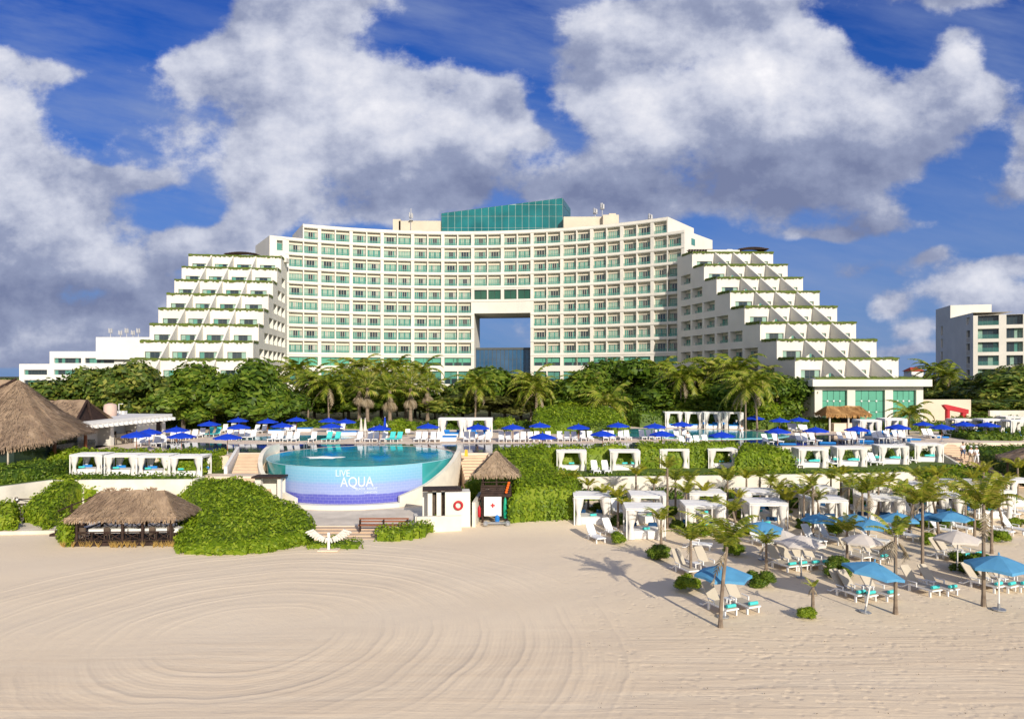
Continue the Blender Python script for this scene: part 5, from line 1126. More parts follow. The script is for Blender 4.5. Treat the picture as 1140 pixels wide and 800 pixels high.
# ---- palms
def frond(mb, o, az, el, L, droop, lw, r, mi=0, n=20, wind=(0, 0), wf=1.5):
    pts = []; x, y, z = o; e = el; st_ = L/n; a = az
    for i in range(n+1):
        pts.append((x, y, z)); x += cos(a)*cos(e)*st_+wind[0]*st_*(i/n)**1.2; y += sin(a)*cos(e)*st_+wind[1]*st_*(i/n)**1.2; z += sin(e)*st_; e -= droop/n*(1+.8*i/n)
    q = len(mb.v)
    mb.tube(pts[::3]+[pts[-1]], [.035*L/3*(1-.8*i/(len(pts[::3]))) for i in range(len(pts[::3])+1)], 3, mi, False)
    for i in range(2, n+1):
        p, p0 = pts[i], pts[i-1]; d = nrm([p[k]-p0[k] for k in range(3)]); sd = nrm((-d[1], d[0], 0)); up = (sd[1]*d[2]-sd[2]*d[1], sd[2]*d[0]-sd[0]*d[2], sd[0]*d[1]-sd[1]*d[0])
        t = i/n; ll = lw*(sin(pi*min(1, .18+t*.8))**.7)*r.uniform(.85, 1.1)
        for s in (-1, 1):
            v = nrm((sd[0]*s+d[0]*.55+wind[0]*.3, sd[1]*s+d[1]*.55+wind[1]*.3, sd[2]*s+d[2]*.5-.35-.35*r.random())); w = .045*L/3*wf*18/n
            b = (p[0]-d[0]*w, p[1]-d[1]*w, p[2]-d[2]*w); c = (p[0]+d[0]*w, p[1]+d[1]*w, p[2]+d[2]*w); tip = tuple(p[k]+v[k]*ll for k in range(3)); m1 = tuple(p[k]+v[k]*ll*.5 for k in range(3))
            mb.add([b, c, (m1[0]+d[0]*w, m1[1]+d[1]*w, m1[2]+d[2]*w+.02), tip, (m1[0]-d[0]*w, m1[1]-d[1]*w, m1[2]-d[2]*w)], [(0, 1, 2, 3, 4)], mi)
def coco(seed, nf=18, L=3.2, wind=(0, 0), young=False, dead=3, nl=18, wf=1.5):
    r = random.Random(seed); mb = MB()
    for i in range(nf):
        t = i/nf; az = i*2.4+r.uniform(-.2, .2); el = 1.25-1.55*t if not young else 1.5-.62*t
        frond(mb, (cos(az)*.1, sin(az)*.1, 0), az, el, L*r.uniform(.85, 1.1), (1.1+.5*r.random())*(1 if not young else .85), .62*L/3, r, 0, nl, wind, wf)
    for i in range(dead):
        az = i*2.1+seed; frond(mb, (0, 0, -.15), az, -.35-.4*r.random(), L*.8, .9, .4, r, 1, 12, wind)
    return mb
def fan(seed, nf=26, L=1.7):
    r = random.Random(seed); mb = MB()
    for i in range(nf+14):
        dead = i >= nf; az = i*2.4; el = (1.3-1.7*i/nf) if not dead else -1.1-.3*r.random(); sl = L*(.62 if not dead else .5)
        p = (cos(az)*cos(el)*sl, sin(az)*cos(el)*sl, sin(el)*sl-(.25 if dead else 0)); mb.tube([(0, 0, -.3 if dead else 0), p], .03, 3, 1 if dead else 0, False)
        for q in range(11):
            b = -1.25+2.5*q/10; d = nrm((cos(az)*cos(el), sin(az)*cos(el), sin(el))); sd = (-sin(az), cos(az), 0)
            v = nrm((d[0]*cos(b)+sd[0]*sin(b), d[1]*cos(b)+sd[1]*sin(b), d[2]*cos(b)-.25)); l = L*.55*r.uniform(.85, 1.1)*(1 if not dead else .8); w = .07
            e = (sd[0]*cos(b)*w, sd[1]*cos(b)*w, .02); mb.add([p, tuple(p[k]+v[k]*l*.55+e[k] for k in range(3)), tuple(p[k]+v[k]*l-(.25*l if k == 2 else 0) for k in range(3)), tuple(p[k]+v[k]*l*.55-e[k] for k in range(3))], [(0, 1, 2, 3)], 1 if dead else 0)
    return mb
PMAT = [M['frond'], M['frondd']]
COCO = [mesh_of(coco(i, 20, 3.6, (-.25, .1), dead=3), PMAT, 'crown') for i in range(4)]
BPALM = [mesh_of(coco(20+i, 11, 2.0, (-.36, .15), True, 1, 26, 1.1), [M['frondb'], M['frondd']], 'crown') for i in range(4)]
YPALM = [mesh_of(coco(30+i, 9, 1.9, (-.25, .1), True, 0, 24, 1.2), [M['frondy'], M['frondd']], 'crown') for i in range(3)]
THIN = [mesh_of(coco(50+i, 5, 1.4, (-.45, .25), True, 5), PMAT, 'crown') for i in range(2)]
FANP = [mesh_of(fan(i), PMAT, 'crown') for i in range(2)]
def ptrunk(lean, r0, r1, n=9):
    mb = MB(); pts = []; rad = []
    for i in range(n): t = i/(n-1); pts.append((lean[0]*t**1.6, lean[1]*t**1.6, t)); rad.append((r0+(r1-r0)*t)*(1+.35*max(0, 1-t*8)))
    mb.tube(pts, rad, 8); return mb
LE = [(.0, .0), (-.35, .1), (.3, .0), (-.15, -.1), (.1, .15)]
PTR = [mesh_of(ptrunk(l, .16, .1), [M['trunk']], 'trunk') for l in LE]; PTRT = [mesh_of(ptrunk(l, .1, .07), [M['trunk']], 'trunk') for l in LE]; PTRF = [mesh_of(ptrunk((0, 0), .3, .27), [M['trunk']], 'trunk')]
def palm(loc, H, label, crowns, trunks, sc=1.0, li=None, group='palms', name='coconut_palm', yaw=None, i=0):
    t = thing(name, label, 'palm tree', loc, 0, group); k = (li if li is not None else i) % len(trunks)
    l = LE[k] if trunks is not PTRF else (0, 0)
    link('trunk', trunks[k], t, sc=(1, 1, H)); link('crown', crowns[i % len(crowns)], t, (l[0], l[1], H), (0, 0, yaw if yaw is not None else R_.uniform(-.5, .5)), (sc, sc, sc)); return t
BG = [  # px, crown y, Y, kind, scale
 (308, 428, 122, 'c', .95), (330, 414, 130, 'c', 1.1), (345, 424, 120, 'c', 1.0), (365, 430, 116, 'c', 1.15), (383, 418, 128, 'c', 1.1), (402, 410, 132, 'c', 1.1), (388, 436, 124, 'c', 1.0), (400, 429, 116, 'f', 1.35), (409, 431, 113, 'f', 1.35), (424, 416, 128, 'c', 1.0), (434, 434, 114, 'f', 1.4), (452, 424, 120, 'f', 1.3), (457, 432, 115, 'f', 1.35), (440, 410, 130, 'c', 1.0), (468, 416, 126, 'c', 1.1), (476, 430, 118, 'f', 1.2), (482, 436, 124, 'c', .9),
 (531, 430, 113, 'c', .95), (590, 428, 118, 'c', 1.15), (597, 436, 114, 'c', 1.0), (608, 438, 120, 'c', .9), (652, 430, 116, 'c', .95), (676, 452, 108, 'c', 1.2), (735, 412, 130, 'c', 1.05), (758, 422, 112, 'c', 1.1), (751, 430, 116, 'c', 1.0), (774, 424, 114, 'c', 1.05), (790, 412, 118, 'c', 1.1), (806, 418, 112, 'c', 1.1), (822, 414, 109, 'c', 1.15), (830, 434, 97, 'c', .95), (840, 428, 98, 'c', 1.05),
 (1040, 414, 150, 'c', 1.1), (1056, 420, 144, 'c', 1.0), (1013, 464, 92, 'c', .75)]
for i, (px, cy, Y, k, s) in enumerate(sorted(BG)):
    x, _, _ = WY(px, Y); H = CH+(HZ-cy)*Y/F-3.82
    if k == 'c': palm((x-LE[i % 5][0], Y, 3.82), H+.3, ORD[i]+' palm from the left in the belt before the hotel, coconut type', COCO, PTR, s*1.4, group='tall palms before the hotel', i=i)
    else: palm((x, Y, 3.82), H, ORD[i]+' palm from the left in the belt before the hotel, skirted fan type', FANP, PTRF, s*1.3, group='tall palms before the hotel', name='fan_palm', i=i)
# beach palms: base px,py ; crown py ; kind ; scale; lean index
BP = [(802, 698, 606, 'b', 1.25, 2), (997, 683, 596, 't', 1.3, 0), (1095, 674, 560, 'b', 1.3, 0), (1027, 640, 558, 'b', 1.3, 0), (943, 626, 590, 'b', .85, 0), (853, 634, 604, 'b', .7, 0), (967, 610, 545, 'b', 1.0, 0), (895, 598, 550, 'b', .9, 0), (905, 687, 652, 't', .45, 0),
 (736, 606, 578, 'b', .8, 0), (769, 640, 600, 'b', .8, 0), (822, 606, 568, 'b', .8, 1), (688, 588, 552, 'y', .85, 0), (743, 588, 520, 'b', .8, 0), (764, 580, 548, 'b', .85, 0), (1045, 596, 558, 'b', .8, 1), (1104, 616, 566, 'b', .9, 0), (1117, 590, 560, 'b', .8, 1), (905, 600, 540, 't', .9, 0),
 (640, 562, 534, 'y', .85, 1), (708, 560, 527, 'y', .85, 0), (767, 562, 535, 'b', .85, 0), (810, 566, 534, 'b', 1.0, 0), (831, 562, 532, 'y', .75, 0), (866, 576, 545, 'y', .9, 0), (877, 588, 556, 'y', .95, 0), (846, 560, 530, 'b', .8, 0), (925, 566, 532, 'b', .8, 0), (945, 574, 540, 'b', .9, 0), (978, 580, 540, 'y', 1.0, 0), (1004, 582, 550, 'y', 1.0, 0), (1020, 560, 530, 'b', .8, 0), (1044, 565, 530, 'y', .9, 0),
 (1095, 562, 524, 'y', .85, 0), (1112, 575, 540, 'b', .8, 0), (1133, 556, 520, 'y', .9, 0), (752, 570, 534, 'b', .9, 0), (795, 590, 560, 'b', .6, 0), (1075, 590, 556, 'b', .8, 0), (960, 590, 548, 'b', .85, 0), (1062, 572, 545, 'b', .7, 0), (672, 576, 548, 'y', .7, 0), (700, 590, 562, 'y', .6, 1), (728, 566, 538, 'y', .7, 0), (784, 574, 546, 'y', .75, 0), (818, 582, 553, 'y', .7, 2), (858, 566, 536, 'b', .7, 0), (903, 570, 536, 'y', .8, 0), (915, 590, 556, 'b', .8, 1), (936, 562, 528, 'y', .8, 0), (990, 570, 536, 'b', .8, 0), (1012, 596, 560, 'b', .8, 2), (1033, 572, 540, 'y', .8, 0), (1083, 566, 532, 'y', .8, 0), (1125, 572, 536, 'y', .8, 1), (1085, 606, 566, 'b', .8, 0), (655, 566, 540, 'y', .65, 0)]
kn = {'b': ('green windblown palm', BPALM, PTRT, 'coconut_palm'), 't': ('thin nearly bare palm', THIN, PTRT, 'thin_palm'), 'y': ('yellow leaved young palm', YPALM, PTRT, 'young_palm')}
kc = {}
for i, (px, py, cy, k, s, li) in enumerate(sorted(BP)):
    kc[k] = kc.get(k, -1)+1
    x, y, z = G(px, py); H = CH+(HZ-cy)*y/F-z
    palm((x, y, z-.05), max(.6, H), kn[k][0]+' on the beach, '+ORD[kc[k]]+' of its kind counting from the left', kn[k][1], kn[k][2], s*.9, li, 'beach palms', kn[k][3], i=i)
# low clipped shrubs round the palms
SB = [(692, 607, 28, 'at the left end of the cabanas'), (735, 625, 34, 'below the second front cabana'), (769, 661, 36, 'left of the nearest blue umbrella'), (822, 621, 27, 'behind the nearest blue umbrella'), (853, 655, 36, 'right of the nearest blue umbrella'), (905, 692, 27, 'under the smallest palm, nearest the shore'), (940, 645, 40, 'beside the kinked blue umbrella'), (1042, 608, 28, 'under the cream umbrella palm'), (1118, 606, 28, 'near the right picture edge'), (779, 600, 32, 'between two front cabanas'),
 (690, 586, 26, 'between the leftmost two cabanas'), (747, 575, 20, 'between the back cabanas'), (935, 597, 30, 'behind the grey cream umbrella'), (878, 576, 22, 'under the yellow palms'), (1000, 588, 22, 'between the blue umbrellas in the middle'), (1052, 590, 26, 'behind the second blue umbrella from the right'), (1088, 640, 50, 'beneath the big blue umbrella at right'), (838, 598, 26, 'under the leaning palm'), (1100, 572, 24, 'among the right cabanas'), (1138, 588, 22, 'at the right edge among white loungers'), (668, 571, 26, 'behind the first front cabana'), (705, 566, 26, 'between the two leftmost cabanas and the wall'), (757, 590, 22, 'left of the third front cabana'), (824, 580, 26, 'between two cabanas left of the middle'), (836, 566, 30, 'against the wall left of the middle'), (886, 566, 26, 'against the wall below the yellow palms'), (899, 589, 22, 'left of the middle cabana pair'), (955, 566, 26, 'between two middle back cabanas'), (944, 590, 24, 'right of the middle cabana pair'), (1022, 566, 30, 'beside the wall under tall palms at right'), (1027, 588, 22, 'between right blue umbrellas'), (1070, 578, 24, 'left of the long roofed cabana'), (1090, 590, 24, 'below the long roofed cabana'), (1058, 560, 34, 'at the foot of the sloping hedge'), (778, 566, 24, 'behind the back cabana of the third pair'), (1126, 563, 26, 'near the stairs at the right')]
for px, py, w, lab in SB:
    x, y, z = G(px, py); me = R_.choice(CMd if R_.random() < .5 else CMb); Rw = w*y/F/2; o = bpy.data.objects.new('clipped_shrub', me); COL.objects.link(o); o.location = (x, y+Rw*.6, z+Rw*.42); o.scale = (Rw*1.05, Rw*1.0, Rw*.72); o.rotation_euler = (0, 0, R_.uniform(0, 6)); tag(o, 'low round green shrub on the sand '+lab, 'shrub', 'shrubs on the sand')
# ---- hedges
def poly_px(pts): return [W(px, py, z)[:2] for px, py, z in pts]
hl = poly_px([(352, 588, .3), (349, 606, 0), (300, 616, 0), (240, 619, 0), (196, 617, 0), (192, 600, 0), (214, 570, .6), (205, 556, 1), (150, 546, 1.2), (140, 538, 1.6), (262, 534, 2.2), (298, 545, 1.8), (318, 562, 1.2), (335, 574, .6)])
hedge(hl, lambda x, y: min(2.5, .8+.12*(y-45))-.03*max(0, -x-24), 0, 'huge bright rounded hedge spreading between the beach hut and forecourt', seed=2, dens=46, ls=.145, edge=1.2)
hm = poly_px([(560, 585, .2), (643, 586, .2), (645, 560, 1), (622, 530, 2.6), (700, 514, 2.8), (1000, 517, 2.8), (1004, 503, 3.2)])
hedge([(-.3, 53.6), (5.2, 53.4), (6.2, 58.5), (3.4, 62), (4.2, 66.2), (12, 66.8), (12, 69), (-1.0, 68), (-.6, 60)], lambda x, y: 2.75+.145*(y-53.5), 0, 'tall wide bright hedge right of the lifeguard tower', seed=3, dens=50, ls=.14, edge=1.1)
hedge([(12.1, 66.9), (20.5, 67.6), (23.2, 70.4), (22.4, 71.6), (12.1, 69.3)], 4.75, 2.5, 'bright hedge strip behind the middle terrace cabanas', seed=4, edge=.5)
hedge([(20.5, 64.2), (26.3, 64), (26.3, 68.2), (24.2, 74.2), (22.8, 70.2)], 4.55, 2.5, 'big rounded hedge block beside the fourth middle terrace cabana', seed=14, edge=.9)
hedge([(26.6, 71.8), (44.0, 73.2), (45.6, 75.4), (26.4, 74.2)], 3.5, 2.5, 'low hedge strip below the pool deck loungers', 'leafC', seed=5, edge=.5)
hedge([(37.5, 58.6), (43.9, 60.2), (45.2, 66.4), (45.2, 69), (38, 66.3), (37.4, 61.5)], lambda x, y: 2.2+.08*(y-60), .3, 'sloping hedge mass left of the garden stairs', seed=6, edge=.9)
hedge([(50.2, 79.0), (47.6, 66.0), (53, 63.5), (70, 64), (86, 72), (86, 79), (62, 79.2)], lambda x, y: 3.4+.02*(y-66), 2.0, 'wide sloping hedge right of the garden stairs', 'leafC', seed=7, edge=.9, dens=28)
hedge([(-4.9, 55.6), (-2.7, 58.1), (.5, 58.2), (1.2, 67.6), (-2.0, 67.5), (-3.2, 61)], lambda x, y: 2.5+.19*(y-56.5), 0, 'hedge behind the lifeguard tower beside the right pool stairs', seed=8, edge=.7)
hedge([(-27.6, 62), (-27.8, 69.4), (-36.2, 69.5), (-33.8, 66.4), (-31.6, 65.8), (-31, 61.9)], 4.15, 2.4, 'bright clipped hedge block left of the pool stairs', seed=9, edge=.5)
hedge([(-45.6, 65.7), (-34, 66.2), (-36.2, 69.3), (-47, 68.6)], 4.25, 2.4, 'bright hedge strip behind the four white cabanas', seed=10, edge=.5)
hedge([(-46.5, 56.5), (-42.4, 56), (-40.2, 60.2), (-40.5, 65), (-49, 64)], 3.7, 2.2, 'dense hedge in front of the thatched restaurant', 'leafC', seed=11, edge=.7)
hedge([(-42, 59.9), (-27.8, 60.25), (-27.8, 60.85), (-42, 60.7)], 2.95, 2.4, 'low green border on top of the left retaining wall', 'leafC', seed=12, edge=.25, rough=.06)
hedge([(3.2, 61.05), (10, 61.65), (20, 62.45), (30, 63.45), (37, 64.6), (37, 65.1), (30, 64), (20, 63), (10, 62.2), (3.2, 61.6)], 2.8, 2.4, 'thin green border on top of the beach retaining wall', 'leafC', seed=13, edge=.25, rough=.05)
hl2 = poly_px([(-25, 596, 0), (20, 594, 0), (22, 578, .3), (52, 594, 0), (66, 586, .1), (82, 566, .6), (92, 556, 1.0), (118, 553, 1.2), (108, 543, 1.8), (90, 545, 1.6), (60, 548, 1.4), (44, 560, 1.0), (28, 574, .5), (-25, 576, .4)])
hedge(hl2, lambda x, y: 1.05+.17*(y-49.5), 0, 'sprawling bright hedge left of the thatched beach hut', seed=15, edge=.8)
hedge(poly_px([(-30, 566, .6), (45, 562, .8), (62, 548, 1.3), (40, 546, 1.3), (-30, 554, 1)]), 1.75, 0, 'long bright hedge below the bending cream wall, far left', seed=16, edge=.7)
hedge(poly_px([(66, 608, 0), (80, 609, 0), (86, 592, 0), (76, 588, .2), (62, 600, 0)]), 1.5, 0, 'small leafy bush at the left post of the beach hut', seed=17, edge=.6)
hedge(poly_px([(341, 612, 0), (404, 611, 0), (405, 606, 0), (372, 603, 0), (341, 607, 0)]), .42, 0, 'low flat hedge strip behind the wings sculpture', seed=18, edge=.25, ls=.11, rough=.05)
hedge([W(px, py, 0)[:2] for px, py in ((416, 603), (440, 604), (470, 600), (488, 590), (487, 583), (470, 590), (440, 595), (418, 597))], .75, 0, 'small curved hedge in front of the slatted bench', seed=19, edge=.3, ls=.12, rough=.06)
hedge([(2.5, 92), (13, 91.5), (16, 94), (15.5, 103), (3, 104)], lambda x, y: 5.3+.15*(y-92), 3.8, 'large bright hedge mass behind the row of blue umbrellas', seed=20, edge=1.2, dens=18, ls=.22, rough=.3)
hedge([(9.5, 86), (12.3, 86), (13.2, 90), (12.2, 92.5), (9, 92)], 5.2, 3.8, 'dark hedge clump left of the round pool', 'leafC', seed=21, edge=.6, dens=22, ls=.18)
hedge([(33.5, 99), (46, 97.5), (48.5, 100.4), (34, 102.4)], 5.4, 3.8, 'clipped hedge row left of the golden thatch bar', 'leafC', seed=22, edge=.5, dens=20, ls=.18)
hedge([(49.5, 97), (62, 96), (62.5, 99), (50, 99.8)], 4.9, 3.8, 'low hedge at the foot of the green glass pavilion', 'leafC', seed=23, edge=.5, dens=20, ls=.18)
hedge([(54.5, 83), (60, 82), (64, 86), (70, 88.5), (78, 92), (64, 94), (55, 90)], 4.5, 3.8, 'ground hedge around the right deck umbrellas', 'leafC', seed=24, edge=.6, dens=22, ls=.18)
hedge([(66, 96), (90, 94), (92, 104), (66, 106)], 5.2, 3.8, 'loose green hedge between right cabanas and the cream wall', 'leafC', seed=25, edge=.9, dens=16, ls=.2, rough=.3)
hedge([(19, 103.5), (33, 103.5), (33, 108), (17, 108)], 6.0, 3.8, 'hedge behind the row of five white cabanas', 'leafC', seed=26, edge=.8, dens=16, ls=.22, rough=.3)
hedge([(4.0, 58.2), (9, 58.8), (19.5, 58.9), (28, 58.6), (36.5, 61.3), (36.5, 62.4), (29.8, 62), (20, 61.2), (10, 60.8), (4.2, 60.2)], lambda x, y: 1.35+.3*sin(x*1.1), .6, 'dark green shrubs along the foot of the beach retaining wall', 'leafC', seed=27, edge=.5)
hedge([(-22, 100), (-1, 99), (8, 104), (10, 110), (-30, 112), (-34, 104)], lambda x, y: 4.15+.15*sin(x), 3.8, 'low groundcover bank at the foot of the palm belt', 'leafC', seed=28, edge=.9, dens=9, ls=.26, rough=.3)
hedge([(-62, 103), (-34, 100), (-30, 112), (-62, 114)], lambda x, y: 4.3, 3.8, 'undergrowth bank behind the left sun deck', 'leafC', seed=29, edge=.9, dens=9, ls=.26, rough=.3)
hedge([(-61, 54.6), (-46.8, 54.8), (-43.5, 55.5), (-46.8, 58), (-49.2, 63.5), (-61, 60)], 3.6, 2.4, 'hedge on the upper bank at the far left edge', 'leafC', seed=31, edge=.7, dens=16, ls=.2)
# dry golden tufts before the hut
mb = MB(); r = random.Random(9)
for _ in range(46):
    x = -30.4+8*r.random(); y = 46.75+.4*(x+30)*.02+r.uniform(-.2, .15)
    for _2 in range(14): a = r.uniform(0, 6.28); l = r.uniform(.15, .5); mb.add([(x-.02, y, 0), (x+.02, y, 0), (x+cos(a)*l*.5, y+sin(a)*l*.5, l)], [(0, 1, 2)])
tag(mb.build('dry_grass', M['tufty']), kind='stuff')
mb = MB(); r = random.Random(10)
for k in range(260):
    x = r.uniform(-330, 330)
    if -150 < x < 118: continue
    y = r.uniform(230, 330); mb.ball((x, y, 4+r.uniform(0, 3)), r.uniform(4, 8), 6, 0, .7, .3)
    for _ in range(60): d = rv(r); leaf(mb, (x+d[0]*7, y+d[1]*7, 6+abs(d[2])*4.5), d, 1.1, 0, .6, r)
tag(mb.build('distant_woods', M['leafA']), kind='stuff')
# ================================================================ FURNITURE PROTOTYPES
def lounger(fab, towel=False):
    p = proto('sun_lounger', 'sun lounger')
    mb = MB()
    for s in (-1, 1):
        mb.box((s*.32, -.35, .33), (.05, 1.3, .06)); mb.tube([(s*.32, .3, .33), (s*.34, .62, .12), (s*.34, .85, .1)], .03, 5)
    mb.box((0, -.98, .33), (.64, .05, .06)); mb.build('frame', M['plastic'], p)
    for s in (-1, 1):
        for y in (-.85, .25): mb = MB(); mb.box((s*.31, y, .16), (.07, .09, .32)); mb.build('leg', M['plastic'], p)
        mb = MB(); mb.box((s*.36, .05, .52), (.06, .5, .04), 0, 0, .015); mb.box((s*.36, -.16, .42), (.05, .05, .2)); mb.build('armrest', M['plastic'], p)
    mb = MB(); mb.box((0, -.36, .36), (.58, 1.24, .04), 0, 0, .015); mb.build('seat', M[fab], p)
    mb = MB(); L = .95; a = RD(52); c_, s_ = cos(a), sin(a); th = .025; vs = []
    for t, w in ((0, .29), (L*.5, .3), (L*.95, .28), (L, .22)):
        y, z = .24+t*c_, .36+t*s_; vs += [(-w, y-s_*th, z+c_*th), (w, y-s_*th, z+c_*th), (w, y+s_*th, z-c_*th), (-w, y+s_*th, z-c_*th)]
    fs = []
    for i in range(3):
        for j in range(4): k = (j+1) % 4; fs.append((i*4+j, i*4+k, i*4+4+k, i*4+4+j))
    fs += [(3, 2, 1, 0), (12, 13, 14, 15)]; mb.add(vs, fs); mb.build('backrest', M[fab], p); return p
def small_lounger(fab):
    p = proto('sun_lounger', 'sun lounger')
    mb = MB(); mb.box((0, -.36, .33), (.62, 1.3, .07)); mb.build('seat', M[fab], p)
    mb = MB(); mb.add([(-.3, .24, .34), (.3, .24, .34), (.3, .68, 1.04), (-.3, .68, 1.04), (-.3, .29, .31), (.3, .29, .31), (.3, .73, 1.01), (-.3, .73, 1.01)], [(0, 1, 2, 3), (7, 6, 5, 4), (0, 4, 5, 1), (1, 5, 6, 2), (2, 6, 7, 3), (3, 7, 4, 0)]); mb.build('backrest', M[fab], p)
    for s in (-1, 1):
        for y in (-.85, .4): mb = MB(); mb.box((s*.27, y, .16), (.06, .07, .32)); mb.build('leg', M['plastic'], p)
    return p
LC, LW = lounger('cream'), lounger('plastic'); LS, LA = small_lounger('plastic'), small_lounger('aqua')
def umbrella_proto(m, Rr, hp, sides=8, rise=.5, polem='white', drop=.12):
    p = proto('beach_umbrella', 'umbrella'); mb = MB()
    rings = [(0, hp+rise, 0), (.35, hp+rise*.72, 0), (.7, hp+rise*.34, 0), (1, hp, .02)]
    vs = []
    for t, z, _ in rings[1:]:
        for i in range(sides*2):
            a = pi*i/sides; mid = i % 2; r = Rr*t*(1 if not mid else cos(pi/sides)*.97); vs.append((r*cos(a), r*sin(a), z-(.07*t if mid else 0)*-.6))
    top = len(vs); vs.append((0, 0, hp+rise)); n2 = sides*2; fs = []
    for i in range(n2):
        j = (i+1) % n2; fs.append((top, i, j))
        for q in range(2): fs.append((q*n2+i, (q+1)*n2+i, (q+1)*n2+j, q*n2+j))
    o = len(vs)
    for i in range(n2): x, y, z = vs[2*n2+i]; vs.append((x*1.005, y*1.005, z-drop))
    for i in range(n2): j = (i+1) % n2; fs.append((2*n2+i, o+i, o+j, 2*n2+j))
    mb.add(vs, fs); mb.build('canopy', M[m], p)
    mb = MB(); mb.lathe([(.0, 0), (.05, .02), (.03, .1), (.0, .16)], 6, (0, 0, hp+rise)); mb.build('finial', M[m], p)
    mb = MB(); mb.tube([(0, 0, 0), (0, 0, hp+rise*.9)], .035, 6); mb.build('pole', M[polem], p)
    mb = MB()
    for i in range(sides): a = 2*pi*i/sides; mb.tube([(0, 0, hp+rise*.25), (Rr*.55*cos(a), Rr*.55*sin(a), hp+rise*.42)], .015, 4)
    mb.build('ribs', M[polem], p)
    mb = MB(); mb.lathe([(.0, 0), (.28, 0), (.28, .06), (.06, .1), (.05, .3)], 10); mb.build('base', M['metal'], p); return p
UB = umbrella_proto('blue', 1.36, 1.6, 8, .42, 'pole'); UL = umbrella_proto('lblue', 1.32, 1.95, 6, .45); UC = umbrella_proto('creamc', 1.3, 1.95, 6, .5)
def curtain(x, y, h, s=1, seed=0):
    mb = MB(); n = 14; r = random.Random(seed); prof = [(0, .24), (.28, .19), (.5, .11), (.6, .085), (.72, .12), (1.0, .17)]; o = 0; vs = []
    for t, w in prof:
        for i in range(n):
            a = 2*pi*i/n; k = 1+(.28 if i % 2 else -.1); off = .10*s*(1-abs(t-.58)*1.4)*.0; vs.append((x+off+w*k*cos(a)*1.5, y+w*k*sin(a)*.8, h*(1-t)+.02))
    fs = [(q*n+i, q*n+(i+1) % n, (q+1)*n+(i+1) % n, (q+1)*n+i) for q in range(len(prof)-1) for i in range(n)]; mb.add(vs, fs); return mb
def cabana_proto(w, d, h, bed='skirt', matm='fabw', pil='navy', towel=True, curts=4, roofslats=True):
    p = proto('cabana', 'cabana'); hw, hd = w/2, d/2
    for a in (-1, 1):
        for b in (-1, 1): mb = MB(); mb.box((a*(hw-.05), b*(hd-.05), h/2), (.085, .085, h)); mb.build('post', M['white'], p)
    mb = MB()
    for b in (-1, 1): mb.box((0, b*(hd-.05), h+.02), (w, .1, .13)); mb.box((b*(hw-.05), 0, h+.021), (.098, d-.2, .128))
    mb.build('roof_frame', M['white'], p)
    mb = MB(); n = 9
    for i in range(n): mb.box((0, -hd+d*(i+.5)/n, h+.15+.012*(i % 2)), (w+.06, d/n-.03, .035))
    mb.box((0, 0, h+.12), (w-.05, d-.05, .02)); mb.build('roof_panel', M['fabw'], p)
    k = 0
    for a in (-1, 1):
        for b in (-1, 1):
            if k < curts: curtain(a*(hw-.36), b*(hd-.14), h, -a, k).build('curtain', M['curt'], p, True)
            k += 1
    mb = MB(); mb.box((0, .1, .2), (w-.75, d-.5, .4), 0, 0, .05); mb.build('bed_base', M['fabw'], p)
    mb = MB(); mb.box((0, .1, .47), (w-.8, d-.55, .16), 0, 0, .06); mb.build('mattress', M[matm], p)
    for s in (-.5, .5): mb = MB(); mb.box((s*(w-1.1), hd-.35, .66), (w*.3, .16, .3), 0, 0, .06); mb.build('cushion', M[pil], p)
    return p
CB = cabana_proto(2.75, 2.5, 2.05); CMb_ = cabana_proto(2.8, 2.3, 2.1, pil='aqua', curts=4); CP = cabana_proto(2.55, 2.2, 2.15, matm='mat_b', pil='mat_b'); CLf = cabana_proto(2.85, 2.4, 2.0, matm='fabw', pil='mat_b')
def table_proto():
    p = proto('side_table', 'side table'); mb = MB(); mb.box((0, 0, .42), (.48, .48, .04), 0, 0, .02); mb.build('table_top', M['plastic'], p)
    for a in (-1, 1):
        for b in (-1, 1): mb = MB(); mb.box((a*.19, b*.19, .2), (.05, .05, .4)); mb.build('leg', M['plastic'], p)
    return p
TB = table_proto()
def single(name, mb, m, cat): o = mb.build(name, M[m]); o['category'] = cat; PROTOS.append(o); return o
mb = MB(); mb.tube([(-.25, 0, 0), (.25, 0, 0)], .085, 10); TWp = single('rolled_towel', mb, 'aqua', 'towel')
mb = MB(); mb.box((0, 0, .09), (.75, 1.8, .18), 0, 0, .06); MAT = single('pool_mat', mb, 'mat_b', 'float mat')
def daybed():
    p = proto('daybed', 'daybed'); mb = MB(); mb.box((0, 0, .2), (2.1, 1.6, .4), 0, 0, .06); mb.build('base', M['fabw'], p); mb = MB(); mb.box((0, .1, .46), (2.0, 1.3, .12), 0, 0, .04); mb.build('mattress', M['mat_b'], p); return p
DB = daybed()
